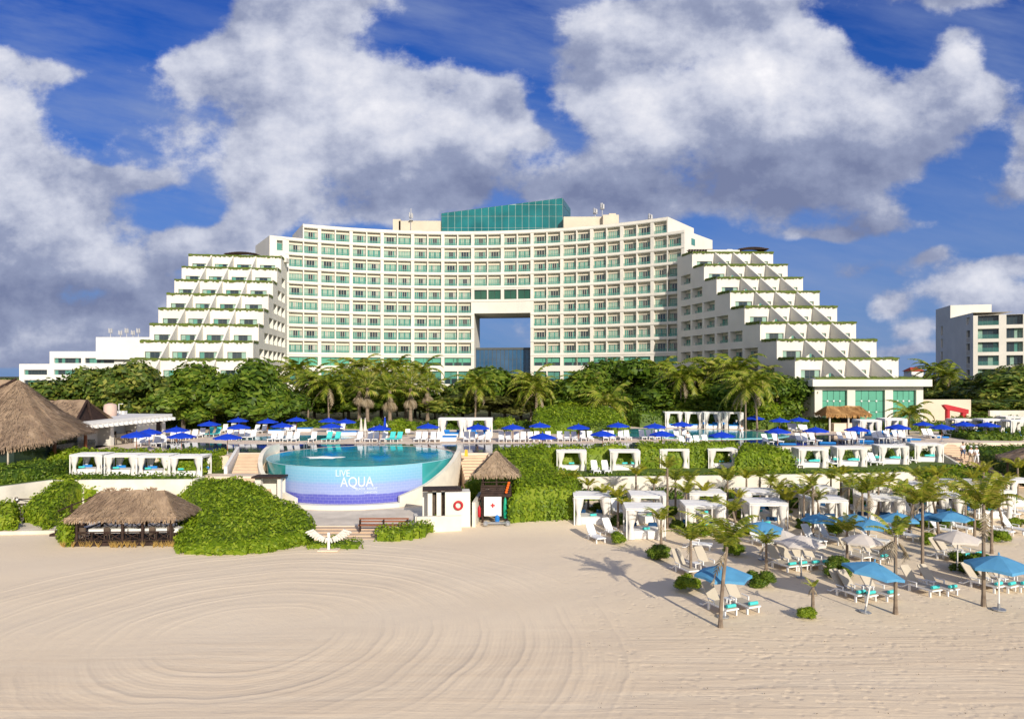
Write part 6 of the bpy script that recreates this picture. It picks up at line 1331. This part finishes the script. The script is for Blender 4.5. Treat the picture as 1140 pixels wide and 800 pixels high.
# ================================================================ PLACEMENT ON THE BEACH
cl = [(800.6, 676), (825, 673), (762, 635), (788, 632), (870, 630), (882, 629), (896, 628), (908, 627), (951.5, 620), (972, 621), (944, 660), (954, 661), (977, 660), (1025, 655), (1044.5, 654), (1054, 620), (1061, 620), (1075, 618), (1094, 651), (1108, 651), (1123, 650), (1136, 648)]
names_c = ['cream lounger left of the trunk of the nearest palm', 'cream lounger with towel right of the trunk of the nearest palm', 'cream lounger left of the thin trunk above the round shrub', 'cream lounger half hidden by the nearest blue umbrella', 'leftmost of four cream loungers under the cream umbrella', 'second of four cream loungers under the cream umbrella', 'third of four cream loungers under the cream umbrella', 'rightmost of four cream loungers under the cream umbrella', 'cream lounger behind the kinked blue umbrella, left one', 'cream lounger behind the kinked blue umbrella, right one', 'cream lounger left below the kinked blue umbrella', 'cream lounger in the middle below the kinked blue umbrella', 'cream lounger right below the kinked blue umbrella', 'left cream lounger of the pair standing between two palm trunks', 'right cream lounger of the pair standing between two palm trunks', 'left cream lounger below the right cream umbrella', 'middle cream lounger below the right cream umbrella', 'right cream lounger below the right cream umbrella', 'leftmost of four cream loungers under the large right umbrella', 'second of four cream loungers under the large right umbrella', 'third of four cream loungers under the large right umbrella', 'fourth cream lounger under the large right umbrella, at picture edge']
for i, ((px, py), nm) in enumerate(zip(cl, names_c)):
    x, y, z = G(px, py+(4.5 if py > 640 else 3)); rz = RD(22 if px < 1050 else 26)+R_.uniform(-.05, .05); o = dup(LC, (x, y+.2, z), rz, nm, 'cream beach loungers', 1.08)
    if i not in (2, 8, 3, 15):
        t = dup(TWp, (x+.95*sin(rz), y+.2-.95*cos(rz), z+.51), rz, ('aqua towel on '+nm.replace('cream lounger', 'lounger').replace('of the pair standing ', '').replace(', at picture edge', '').replace('under the large right umbrella', 'under the big right umbrella').replace(' of four loungerss', '').replace('half hidden by the nearest', 'beneath the nearest').replace(' standing', '')), 'rolled aqua towels')
wl = [(662, 601, 30), (681, 596, 20), (864, 606, 25), (846, 606, 15), (906, 604, 25), (925, 603, 25), (954, 606, 60), (973, 605, 60), (1010, 599, 25), (1049, 593, 25), (1067, 590, 25), (1112, 594, 25), (1130, 592, 25), (1018, 576, 25), (1077, 573, 25), (1120, 574, 20), (1135, 572, 20), (1061, 571, 15), (812, 590, 30), (822, 573, 25), (776, 610, 70), (946, 569, 20), (912, 576, 10), (688, 572, 10), (870, 575, 20), (1000, 562, 20)]
for i, (px, py, a) in enumerate(sorted(wl)):
    x, y, z = G(px, py+1); dup(LW, (x, y+.2, z), RD(a)+R_.uniform(-.15, .15), ORD[i]+' white beach lounger from the left among cabanas and palms', 'white beach loungers', 1.04)
for px, py, lab in ((813, 675, 'small white table between the two nearest cream loungers'), (775, 634, 'small white table between loungers behind the round shrub'), (889, 629, 'small white table amid the four cream loungers'), (966, 661, 'small white table below the kinked blue umbrella'), (1035, 655, 'small white table in the pair between the palm trunks'), (1068, 621, 'small white table under the right cream umbrella'), (1115, 652, 'small white table under the large right blue umbrella'), (798, 583, 'small white table behind the third front cabana')):
    dup(TB, G(px, py), .4, lab, 'white side tables')
bu = [(805, 628, UL, 1.03, 'large light blue umbrella nearest the camera behind a palm trunk'), (849, 579.5, UL, 1.0, 'light blue umbrella just right of the third front cabana'), (963, 623, UL, 1.05, 'light blue umbrella with sagging kinked canopy over cream loungers'), (912, 571, UL, .9, 'light blue umbrella left of the windblown middle palm'), (951, 571, UL, .9, 'light blue umbrella farther back between two middle palms'), (968, 577, UL, .95, 'light blue umbrella overlapping the middle palm trunk'), (999, 569.5, UL, 1.0, 'light blue umbrella behind the thin bare palm'), (1034, 569, UL, .85, 'light blue umbrella partly behind its bigger neighbour at right'), (1059, 567.5, UL, 1.0, 'light blue umbrella above the right cream umbrella'), (1112, 617, UL, 1.12, 'large light blue umbrella over four loungers at right edge'), (892, 595.5, UC, 1.0, 'sunlit cream umbrella over four cream loungers'), (960, 594, UC, .9, 'greyish cream umbrella in the shade of the middle palm'), (1066, 590.5, UC, 1.0, 'cream umbrella at right over three cream loungers'), (872, 590, UC, .8, 'flat cream umbrella mostly hidden behind the blue one')]
for i, (px, py, p, s, lab) in enumerate(bu):
    z = .3
    for _ in range(20): x, y, q = W(px, py, z+2.43*s); z = zt(x, y)
    o = dup(p, (x, y, z), R_.uniform(0, 1), lab, 'blue beach umbrellas' if p is UL else 'cream beach umbrellas', s)
    if i == 2: o.rotation_euler = (RD(6), RD(8), .5)
ct = [(659, 556.5, 'white front cabana standing against the tall hedge'), (719, 570, 'white front cabana nearest the camera, second from left'), (723, 556, 'white cabana directly behind the second front cabana'), (785, 567, 'white front cabana third from left behind a small palm'), (788, 553.5, 'white cabana behind the third front cabana'), (856, 564, 'white cabana behind the leftmost middle blue umbrella'), (847, 552.5, 'white cabana behind the fourth front cabana'), (923, 560.6, 'white cabana above the left middle blue umbrella'), (912, 549, 'back cabana close to the wall, left of the middle'), (970, 547, 'back cabana close to the wall in the middle'), (987, 559, 'white cabana over the umbrella behind the thin palm'), (1053, 556, 'white cabana beside a blue ball at right'), (1082, 542.5, 'long roofed back cabana at right near the hedge'), (1110, 551, 'white cabana in front of the long roofed back one'), (1134, 540, 'back cabana cut by the right picture edge'), (1036, 545, 'small looking back cabana between two yellow palms')]
for i, (px, e, lab) in enumerate(ct):
    b = (e-.17*HZ)/.83; x, y, z = G(px, b); k = 1.0+((1.12 if i == 12 else 1)-1); rz = RD(-4)
    dup(CB, (x+.1, y+1.25, z), rz, lab, 'white beach cabanas', (k, 1, 1.0))
    dup(TWp, (x+.2, y+.9, z+.64), .3, 'folded aqua towel on the bed of the '+lab.replace('white ', '')[:70], 'towels on cabana beds')
# middle terrace
tc = [(637, 524), (697, 524), (752, 521.5), (806, 521.5), (907, 521), (951, 519.5), (998, 517), (1037, 514.5)]
for i, (px, py) in enumerate(tc):
    x, y, z = W(px, py, 2.56); dup(CMb_, (x, y+1.15, 2.56), RD(-3 if i < 5 else -8), ORD[i]+' white cabana from the left on the middle terrace', 'middle terrace cabanas', (1, .9, .82))
    dup(TWp, (x, y+.8, 3.2), .2, 'aqua towel in the '+ORD[i]+' cabana of the middle terrace', 'towels on cabana beds')
for i, (px, py) in enumerate(((663, 527), (675, 527), (887, 520), (925, 518.5), (968, 517), (975, 517), (1012, 514.5), (890, 514))):
    x, y, z = W(px, py, 2.56); dup(LW, (x, y+.2, 2.56), RD(5), ORD[i]+' white lounger from the left on the middle terrace', 'middle terrace loungers')
for i, px in enumerate((94, 132.5, 168.5, 205.5)):
    x, y, z = W(px, 528.5+i*.8, 2.56); dup(CLf, (x, y+1.2, 2.56), RD(3), ORD[i]+' of four white curtained cabanas above the left wall', 'left terrace cabanas', (1, .95, .84))
    dup(TWp, (x-.6, y+.6, 3.2), .3, 'aqua towel in the '+ORD[i]+' cabana above the left wall', 'towels on cabana beds')
    if i: x, y, z = W(px-19, 526.5, 2.56); dup(LC, (x, y+.4, 2.56), 0, 'cream chair between the '+ORD[i-1]+' and '+ORD[i]+' left cabanas', 'cream loungers between left cabanas')
# ================================================================ POOL DECK
pc = [(687, 468.5, .8), (707, 470, .95), (731, 474, .9), (750.5, 476, 1), (773, 476.5, 1), (794.5, 477, 1.03), (817.5, 477.5, 1.05), (970, 489, 1), (998, 488, 1.05), (1075, 486, .95), (1107, 487.5, 1), (1131, 482, .95), (1138, 489, 1)]
for i, (px, py, s) in enumerate(pc):
    x, y, z = W(px, py, DK); dup(CP, (x, y+1.1, DK), RD(-2), ORD[i]+' white cabana from the left along the far pool deck', 'pool deck cabanas', (s, s, s))
for i, px in enumerate((503, 533)):
    x, y, z = W(px, 487, DK); dup(CP, (x, y+1.1, DK), 0, ('left' if i == 0 else 'right')+' one of the joined white cabanas behind the pool end', 'joined central cabanas', (1.3, 1.1, 1.03))
au = [(196.5, 473.7, 1), (202, 482, 1), (233, 468.5, 1), (265, 465.5, 1), (266, 471.6, 1), (253.3, 481, 1), (166, 477, 1), (152, 481, 1.05), (298, 465, 1), (314, 471, 1), (330, 464, 1), (366, 464, 1), (369, 471.6, 1), (385, 466, 1), (422.5, 472, 1), (476.5, 472, 1), (532, 472, 1.02), (571, 471, 1), (601, 471, 1), (604, 481.7, 1), (644, 471, 1), (688, 470, 1), (671, 480, 1), (729, 470, 1), (759, 469, 1), (737, 480, 1), (803.5, 479, 1), (840, 463, 1), (868, 464, 1), (889.5, 465, 1), (865.6, 476, 1), (908, 475, 1), (954, 473, 1), (999.5, 472.7, 1.03), (1048.5, 471, 1), (1073, 469.7, 1), (1099, 469.5, 1), (1028, 469, .9), (8, 0, 0)]
for i, (px, py, s) in enumerate(sorted(q for q in au if q[2])):
    x, y, z = W(px, py, DK+2.0*s*(.97+.05*(i % 3))); dup(UB, (x, y, DK), R_.uniform(0, 6), ORD[i]+' royal blue umbrella from the left on the pool deck', 'royal blue pool umbrellas', s)
for (px, py, m, lab) in ((402, 486, 'creamc', 'closed cream umbrella left of its twin by the fan palms'), (406.5, 486, 'creamc', 'closed cream umbrella right of its twin by the fan palms'), (428.5, 484, 'blue', 'closed royal blue umbrella behind an open one')):
    x, y, z = W(px, py, DK); c = thing('closed_umbrella', lab, 'umbrella', (x, y, DK)); mb = MB(); mb.lathe([(.02, 2.35), (.1, 2.1), (.17, 1.3), (.26, .75), (.2, .7)], 10); mb.build('canopy', M[m], c); mb = MB(); mb.tube([(0, 0, 0), (0, 0, 2.4)], .035, 6); mb.build('pole', M['white'], c)
row = {'in the front row along the dark pool': [(264, 489), (271, 489.5), (278, 489.5), (300.7, 492), (308.4, 492), (318, 492), (326.7, 492), (346, 492), (398, 492), (409.5, 492), (417, 492), (426, 492), (464, 492), (471.6, 492), (481, 492), (488, 492), (518.6, 492), (525.6, 492), (535, 492), (543, 492), (558, 492), (566, 492), (575, 492), (582.5, 492), (591, 492), (598, 491.5), (611, 491.5), (624, 491.5), (632, 491.5), (640, 491.5), (650, 491), (658, 491), (675, 490.5), (682.5, 490.5), (693, 490), (700, 490), (717, 489.5), (725, 489.5), (732, 489.5), (740, 489), (756, 488.5), (765, 488)],
       'near the left bar and umbrellas': [(152, 497), (160, 496), (169, 497), (176, 496.5), (187, 491), (194, 491), (203, 490), (212, 489), (221, 487), (247, 482), (256, 481), (251, 490), (259, 490)],
       'in the rear row behind the small pool': [(282, 482.5), (290, 482.5), (316, 481.5), (323, 481.5), (379, 481), (430, 481), (437, 481), (412, 481), (418, 481)],
       'on the near pool edge above the hedge': [(763.5, 498.5), (772, 497.5), (780, 497), (789, 496), (857, 495), (868.5, 494.5), (895, 494), (902, 494), (910.5, 493.5), (942, 492.5), (951, 492), (958, 492), (980.5, 491), (987.6, 491), (994.7, 490.5), (1004, 490), (1010.5, 490), (1037.4, 488), (1043.7, 488), (1060, 486.5), (1066.6, 486.5), (1083, 486), (1090, 486)],
       'beyond the round pool at right': [(831, 476), (838, 476), (844.6, 476), (851.6, 476), (865, 476), (876, 478), (884, 481), (889, 481), (896.5, 482), (901, 483)]}
for wh, ps in row.items():
    for i, (px, py) in enumerate(sorted(ps)):
        x, y, z = W(px, py, DK); dup(LS, (x, y+.9, DK+.01), RD(R_.uniform(-4, 4)+(8 if 'near the' in wh or 'above' in wh else 0)), ORD[i]+' white lounger from the left '+wh, 'white loungers '+wh, 1.05)
for i, (px, py) in enumerate(((228.8, 486), (237, 486), (362.5, 492), (372, 492), (434, 492), (442, 492))):
    x, y, z = W(px, py, DK); dup(LA, (x, y+.9, DK+.01), RD(-12), ORD[i]+' lounger from the left draped with an aqua towel', 'aqua covered loungers', 1.05)
for i, (px, py, s) in enumerate(((306, 482.5, 1), (337, 480.5, 1), (371, 482, .9), (388, 484.5, 1), (497, 491, 1.1), (152, 492, .8))):
    x, y, z = W(px, py, DK); dup(DB, (x, y+.8, DK), 0, ORD[i]+' white daybed with blue mattress on the left deck', 'white daybeds', s)
for i, (px, py) in enumerate(((880, 496), (924.6, 494.5), (967, 492.5), (1020, 490.5), (1051.6, 488), (1074.5, 487), (1100, 487))):
    x, y, z = W(px, py, DK); dup(MAT, (x, y+.9, DK+.02), RD(80), ORD[i]+' blue mat from the left beside the right pool loungers', 'blue mats')
ff = thing('deck_sign', 'small white sign board on the deck beside the dome bush', 'sign', W(454, 486, DK)); mb = MB(); mb.box((0, 0, .75), (.6, .05, .5)); mb.build('panel', M['white'], ff); mb = MB(); mb.box((0, .03, .3), (.06, .05, .6)); mb.build('post', M['metal'], ff)
ys_ = thing('wet_floor_sign', 'yellow folding floor sign at the top of the right stairs', 'floor sign', W(519, 507.5, DK)); mb = MB()
for s in (-1, 1): mb.add([(-.16, s*.2, 0), (.16, s*.2, 0), (.12, s*.02, .62), (-.12, s*.02, .62)], [(0, 1, 2, 3)])
mb.build('panel', M['yel'], ys_)
mb = MB(); mb.ball((0, 0, .38), .38, 8); o = mb.build('exercise_ball', M['mat_b'], smooth=True); o.location = G(1074, 569); tag(o, 'blue ball on the sand beside a right cabana', 'ball')
# pool bar furniture at left
for i, (px, py) in enumerate(((101, 497), (108, 497), (120, 496), (128, 496), (138, 495))):
    x, y, z = W(px, py-1, DK); dup(DCH, (x, y+.8, DK), R_.uniform(0, 6), ORD[i]+' brown chair from the left before the pool bar', 'chairs at the pool bar', 1.5)
# ================================================================ PEOPLE
def person(loc, rz, label, shirt, pants, stride=.12, hat=False, arms='down'):
    root = thing('person', label, 'person', loc, rz)
    J = [(0, 0, .92), (0, 0, 1.12), (0, 0, 1.38), (0, 0, 1.5), (0, -.02, 1.64), (.1, 0, .88), (.11, -stride, .48), (.12, -stride*.6, .08), (.12, -stride*.6-.15, .03), (-.1, 0, .88), (-.11, stride*.6, .48), (-.12, stride*1.3, .08), (-.12, stride*1.3-.15, .03),
         (.19, 0, 1.4), (.25, .02, 1.14), (.26, -.1, .92), (.26, -.14, .83), (-.19, 0, 1.4), (-.25, .02, 1.14), (-.26, -.08, .92), (-.26, -.12, .83)]
    E_ = [(0, 1), (1, 2), (2, 3), (3, 4), (0, 5), (5, 6), (6, 7), (7, 8), (0, 9), (9, 10), (10, 11), (11, 12), (2, 13), (13, 14), (14, 15), (15, 16), (2, 17), (17, 18), (18, 19), (19, 20)]
    Rr = [.15, .14, .16, .055, .1, .1, .065, .045, .04, .1, .065, .045, .04, .07, .045, .035, .03, .07, .045, .035, .03]
    def skin(name, idx, scale, m, cut=None):
        mp = {k: i for i, k in enumerate(idx)}; me = bpy.data.meshes.new(name); me.from_pydata([J[k] for k in idx], [(mp[a], mp[b]) for a, b in E_ if a in mp and b in mp], [])
        o = bpy.data.objects.new(name, me); COL.objects.link(o); md = o.modifiers.new('s', 'SKIN'); o.modifiers.new('u', 'SUBSURF').levels = 1
        for i, k in enumerate(idx): me.skin_vertices[0].data[i].radius = (Rr[k]*scale, Rr[k]*scale*(.8 if k < 3 else 1))
        me.skin_vertices[0].data[0].use_root = True
        bpy.context.view_layer.update(); nm = bpy.data.meshes.new_from_object(o.evaluated_get(bpy.context.evaluated_depsgraph_get())); bpy.data.objects.remove(o)
        nm.materials.clear(); nm.materials.append(M[m]); nm.polygons.foreach_set('use_smooth', [True]*len(nm.polygons)); o = bpy.data.objects.new(name, nm); COL.objects.link(o); o.parent = root; return o
    skin('body', list(range(21)), 1, 'skin'); skin('shirt', [0, 1, 2, 13, 14, 17, 18], 1.16, shirt); skin('trousers', [0, 5, 6, 9, 10]+([7, 11] if pants == 'tan' or pants == 'shirtw' else []), 1.2, pants)
    mb = MB(); mb.ball((0, .015, 1.7), .105, 8, 0, .85); mb.build('hair', M['hair'], root, True)
    if hat: mb = MB(); mb.lathe([(.2, 1.72), (.11, 1.74), (.1, 1.82), (.0, 1.85)], 12); mb.build('hat', M['fabw'], root)
    return root
pl_ = W(765.6, 497, DK); person((pl_[0], pl_[1], DK), 0, 'person in white shirt and grey blue shorts standing by the near pool edge', 'shirtw', 'shorts')
pl_ = W(825.5, 488, DK); person((pl_[0], pl_[1], DK), .3, 'person all in white standing before the round pool', 'shirtw', 'shirtw')
for px, py, lab, p_, h in ((1072, 513, 'person in light shirt and blue grey shorts walking down the garden stairs', 'shorts', False), (1081, 515, 'person in white with a pale hat, left of a pair on the stairs', 'tan', True), (1087, 516.5, 'person in white with pale trousers, right of a pair on the stairs', 'shirtw', True)):
    Yp = 73.2 if px < 1075 else 71.6; x = (px-570)/F*Yp; zz = 3.8+(1.2-3.8)*(79.2-Yp)/14.7
    person((x-.0, Yp, zz+.03), .2, lab, 'shirtw', p_, hat=h)
clear_protos()
# ================================================================ SKY, SUN, CAMERA
w = bpy.data.worlds.new('World'); SC.world = w; w.use_nodes = True; t = w.node_tree; t.nodes.clear(); L = t.links.new
SUN_AZ, SUN_EL = RD(158), RD(22.5)       # azimuth measured from +Y towards +X: behind the camera, to the right
sky = N(t, 'ShaderNodeTexSky'); sky.sky_type = 'NISHITA'; sky.sun_disc = False; sky.sun_elevation = SUN_EL; sky.sun_rotation = SUN_AZ; sky.altitude = 0; sky.air_density = 1.0; sky.dust_density = .3; sky.ozone_density = 3
tc = N(t, 'ShaderNodeTexCoord'); sp = N(t, 'ShaderNodeSeparateXYZ'); L(tc.outputs['Generated'], sp.inputs[0])
ay = math_(t, 'ADD', math_(t, 'ABSOLUTE', sp.outputs[1]), .03)
U = math_(t, 'DIVIDE', sp.outputs[0], ay); V = math_(t, 'DIVIDE', sp.outputs[2], ay)
# cloud masses: centre and radii on the unit plane ahead, in hundredths of the focal length of the photograph
CL = [(255, 105, 70, 55, 1.0), (320, 85, 75, 55, .9), (350, 20, 62, 34, .8), (330, 180, 62, 55, .9), (300, 215, 45, 40, .7), (430, 150, 75, 60, 1.0), (500, 130, 75, 42, 1.0), (480, 200, 80, 45, .9), (565, 130, 34, 30, .8), (395, 230, 90, 30, .7),
      (690, 40, 68, 55, 1.0), (775, 25, 70, 34, .8), (830, 10, 40, 25, .5), (665, 110, 45, 45, .8), (725, 165, 60, 62, 1.15), (870, 95, 68, 50, 1.1), (900, 140, 90, 50, 1.0), (980, 165, 80, 48, 1.0), (1050, 110, 50, 36, 1.0), (820, 200, 100, 40, 1.0), (660, 220, 70, 40, .85), (740, 240, 90, 26, .7),
      (20, 150, 62, 75, .95), (40, 230, 80, 50, .9), (110, 275, 85, 34, .95), (180, 290, 60, 30, .6), (60, 330, 130, 40, .75), (985, 338, 34, 20, .95), (1075, 328, 46, 24, .95), (1020, 372, 40, 16, .7), (985, 8, 100, 16, .5), (1060, 20, 80, 20, .5), (1125, 165, 30, 40, .7), (1100, 220, 50, 22, .55), (215, 350, 90, 22, .5), (990, 250, 110, 14, .42), (960, 300, 70, 20, .42), (130, 385, 90, 14, .45), (570, 370, 60, 30, .5), (80, 90, 60, 16, .45), (140, 205, 60, 14, .5), (60, 390, 120, 18, .85), (30, 365, 90, 14, .7), (250, 262, 60, 22, .85), (210, 330, 50, 16, .6), (140, 350, 60, 14, .6), (600, 165, 26, 14, .6), (880, 355, 60, 10, .55), (1000, 400, 120, 12, .7), (1120, 300, 50, 14, .6), (1030, 285, 30, 12, .6), (920, 385, 50, 12, .6), (1120, 350, 40, 14, .7), (900, 260, 60, 10, .5), (430, 15, 40, 14, .45), (1040, 60, 40, 14, .45)]
BR = [(290, 100, 85, 42, .5), (440, 125, 105, 45, .9), (345, 195, 50, 38, .8), (725, 150, 52, 58, 1.0), (868, 88, 75, 42, 1.0), (1055, 92, 42, 24, .6), (985, 330, 34, 16, .8), (1078, 318, 44, 18, .8), (30, 130, 60, 60, .5), (115, 262, 80, 20, .7), (700, 25, 70, 30, .45), (690, 225, 130, 34, -.85), (830, 205, 130, 34, -.8), (960, 190, 95, 30, -.6), (480, 225, 130, 26, -.6), (235, 160, 60, 30, -.35), (60, 335, 150, 34, -.7), (210, 345, 120, 30, -.6), (960, 300, 90, 30, -.9), (1060, 240, 110, 30, -.8), (660, 70, 60, 30, -.25), (1000, 10, 120, 20, -.4), (130, 390, 120, 20, -.6)]
def field(lst, u, v):
    acc = None
    for px, py, rx, ry, s in lst:
        dx = math_(t, 'MULTIPLY_ADD', u, F/rx, -(px-570)/rx); dy = math_(t, 'MULTIPLY_ADD', v, F/ry, -(HZ-py)/ry)
        q = math_(t, 'MULTIPLY_ADD', dx, dx, math_(t, 'MULTIPLY', dy, dy)); g = math_(t, 'EXPONENT', math_(t, 'MULTIPLY', q, -1.0))
        acc = math_(t, 'MULTIPLY', g, s) if acc is None else math_(t, 'MULTIPLY_ADD', g, s, acc)
    return acc
def ns(u, v, sc, det, ro, off=0.0):
    cb = N(t, 'ShaderNodeCombineXYZ'); L(math_(t, 'ADD', u, off), cb.inputs[0]); L(math_(t, 'MULTIPLY_ADD', v, 1.25, off*.7), cb.inputs[1])
    n = N(t, 'ShaderNodeTexNoise'); n.inputs['Scale'].default_value = sc; n.inputs['Detail'].default_value = det; n.inputs['Roughness'].default_value = ro; L(cb.outputs[0], n.inputs['Vector']); return n.outputs[0]
wu = math_(t, 'ADD', U, math_(t, 'MULTIPLY_ADD', ns(U, V, 4, 2, .5, 3.1), .14, -.07)); wv = math_(t, 'ADD', V, math_(t, 'MULTIPLY_ADD', ns(U, V, 4, 2, .5, 7.7), .12, -.06))
acc = math_(t, 'ADD', math_(t, 'SMOOTH_MIN', field(CL, wu, wv), .86, .35), math_(t, 'MULTIPLY', math_(t, 'MULTIPLY', sp.outputs[1], -3, None, True), .45)); base0 = field(BR, wu, wv)  # last term: extra cloud behind the camera, added for its fill light
NZ = (4.6, 10, .6)
f0 = ns(U, V, *NZ); f1 = ns(math_(t, 'ADD', U, .016), math_(t, 'ADD', V, .036), *NZ)
d0 = math_(t, 'SUBTRACT', math_(t, 'ADD', acc, math_(t, 'MULTIPLY_ADD', f0, 2.3, -1.15)), .43)
mr = N(t, 'ShaderNodeMapRange'); mr.interpolation_type = 'SMOOTHSTEP'; mr.inputs['From Min'].default_value = -.1; mr.inputs['From Max'].default_value = .2; L(d0, mr.inputs['Value']); mask = mr.outputs[0]
sh = math_(t, 'MULTIPLY', math_(t, 'SUBTRACT', f0, f1), 1.9)
sh = math_(t, 'ADD', math_(t, 'MULTIPLY_ADD', base0, .4, sh), .42, None, True)
ccol = ramp(t, sh, [(0, (1.4, 1.65, 2.7)), (.3, (2.3, 2.6, 3.7)), (.6, (4.6, 4.8, 5.6)), (1, (7.2, 7.1, 7.3))])
hs_ = N(t, 'ShaderNodeHueSaturation'); hs_.inputs['Saturation'].default_value = 1.25; hs_.inputs['Value'].default_value = 1.0; L(sky.outputs[0], hs_.inputs['Color'])
skc = mixc(t, 1.0, hs_.outputs[0], (.05, .32, .78), 'MULTIPLY')
hz = math_(t, 'MULTIPLY_ADD', math_(t, 'ABSOLUTE', V), -1.9, 1.0, True); skc = mixc(t, math_(t, 'MULTIPLY', hz, .85), skc, (.65, 1.5, 3.4))
# thin streaks of high cloud
cb = N(t, 'ShaderNodeCombineXYZ'); L(math_(t, 'MULTIPLY', U, 3.2), cb.inputs[0]); L(math_(t, 'MULTIPLY_ADD', V, 14, math_(t, 'MULTIPLY', U, 3)), cb.inputs[1])
n1 = N(t, 'ShaderNodeTexNoise'); n1.inputs['Scale'].default_value = 1.0; n1.inputs['Detail'].default_value = 7; n1.inputs['Roughness'].default_value = .6; L(cb.outputs[0], n1.inputs['Vector'])
n2 = N(t, 'ShaderNodeTexNoise'); n2.inputs['Scale'].default_value = 2.6; n2.inputs['Detail'].default_value = 2; cb2 = N(t, 'ShaderNodeCombineXYZ'); L(U, cb2.inputs[0]); L(V, cb2.inputs[1]); L(cb2.outputs[0], n2.inputs['Vector'])
thin = math_(t, 'MULTIPLY', math_(t, 'MULTIPLY_ADD', n1.outputs[0], 3.0, -1.05, True), math_(t, 'MULTIPLY_ADD', n2.outputs[0], 2.6, -.55, True))
lowb = math_(t, 'MULTIPLY_ADD', V, -2.0, 1.0, True)
thin = math_(t, 'MAXIMUM', math_(t, 'MULTIPLY', thin, .7), math_(t, 'MULTIPLY', lowb, math_(t, 'MULTIPLY_ADD', n1.outputs[0], 1.6, -.3, True)))
c1 = mixc(t, thin, skc, (2.1, 2.65, 4.2)); c2_ = mixc(t, math_(t, 'MULTIPLY', mask, .97), c1, ccol)
fill_gain = mixc(t, math_(t, 'MULTIPLY_ADD', sp.outputs[1], -1.7, .85, True), (1, 1, 1), (2.0, 1.7, 1.25))   # added fill: unseen sky beside and behind the camera, brightened and warmed
cg = N(t, 'ShaderNodeVectorMath', operation='MULTIPLY'); L(c2_, cg.inputs[0]); L(fill_gain, cg.inputs[1]); c2_ = cg.outputs[0]
below = math_(t, 'MULTIPLY_ADD', sp.outputs[2], 40, 1, True)
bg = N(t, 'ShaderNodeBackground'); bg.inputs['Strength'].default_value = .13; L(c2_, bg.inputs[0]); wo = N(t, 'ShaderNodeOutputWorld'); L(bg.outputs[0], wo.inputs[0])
w.cycles.sampling_method = 'MANUAL'; w.cycles.sample_map_resolution = 512
sl = bpy.data.lights.new('sun', 'SUN'); sl.energy = 4.8; sl.angle = RD(.5); sl.color = (1, .91, .78); so = bpy.data.objects.new('sun', sl); COL.objects.link(so)
from mathutils import Vector
sd = Vector((sin(SUN_AZ)*cos(SUN_EL), cos(SUN_AZ)*cos(SUN_EL), sin(SUN_EL))); so.rotation_euler = sd.to_track_quat('Z', 'Y').to_euler(); so.location = (40, -60, 60)
cam = bpy.data.cameras.new('camera'); cam.sensor_width = 36; cam.lens = 36*F/1140; cam.shift_y = (HZ-400)/1140; cam.clip_end = 12000; cam.clip_start = .5
co = bpy.data.objects.new('camera', cam); COL.objects.link(co); co.location = (0, 0, CH); co.rotation_euler = (pi/2, 0, 0); SC.camera = co
SC.view_settings.view_transform = 'Standard'; SC.view_settings.look = 'None'; SC.view_settings.exposure = 0.08; SC.view_settings.gamma = 1
SC.cycles.max_bounces = 6; SC.cycles.transparent_max_bounces = 6; SC.cycles.caustics_reflective = False; SC.cycles.caustics_refractive = False
mb = MB(); r = random.Random(31)
for _ in range(420):
    x = r.uniform(2, 30); y = r.uniform(23, 31+max(0, x)*.35)
    if r.random() > .15+max(0, x)/30: continue
    s = r.uniform(.008, .022); mb.box((x, y, zt(x, y)+.06), (s*2.2, s, s*.8), r.uniform(0, 3))
tag(mb.build('beach_debris', mat('dried_seaweed', (.16, .11, .07), .9, .2)), kind='stuff')
_seen = {}
for _o in bpy.data.objects:
    if _o.parent is None and 'label' in _o:
        _w = _o['label'].split()
        if len(_w) > 16: _o['label'] = ' '.join(_w[:16])
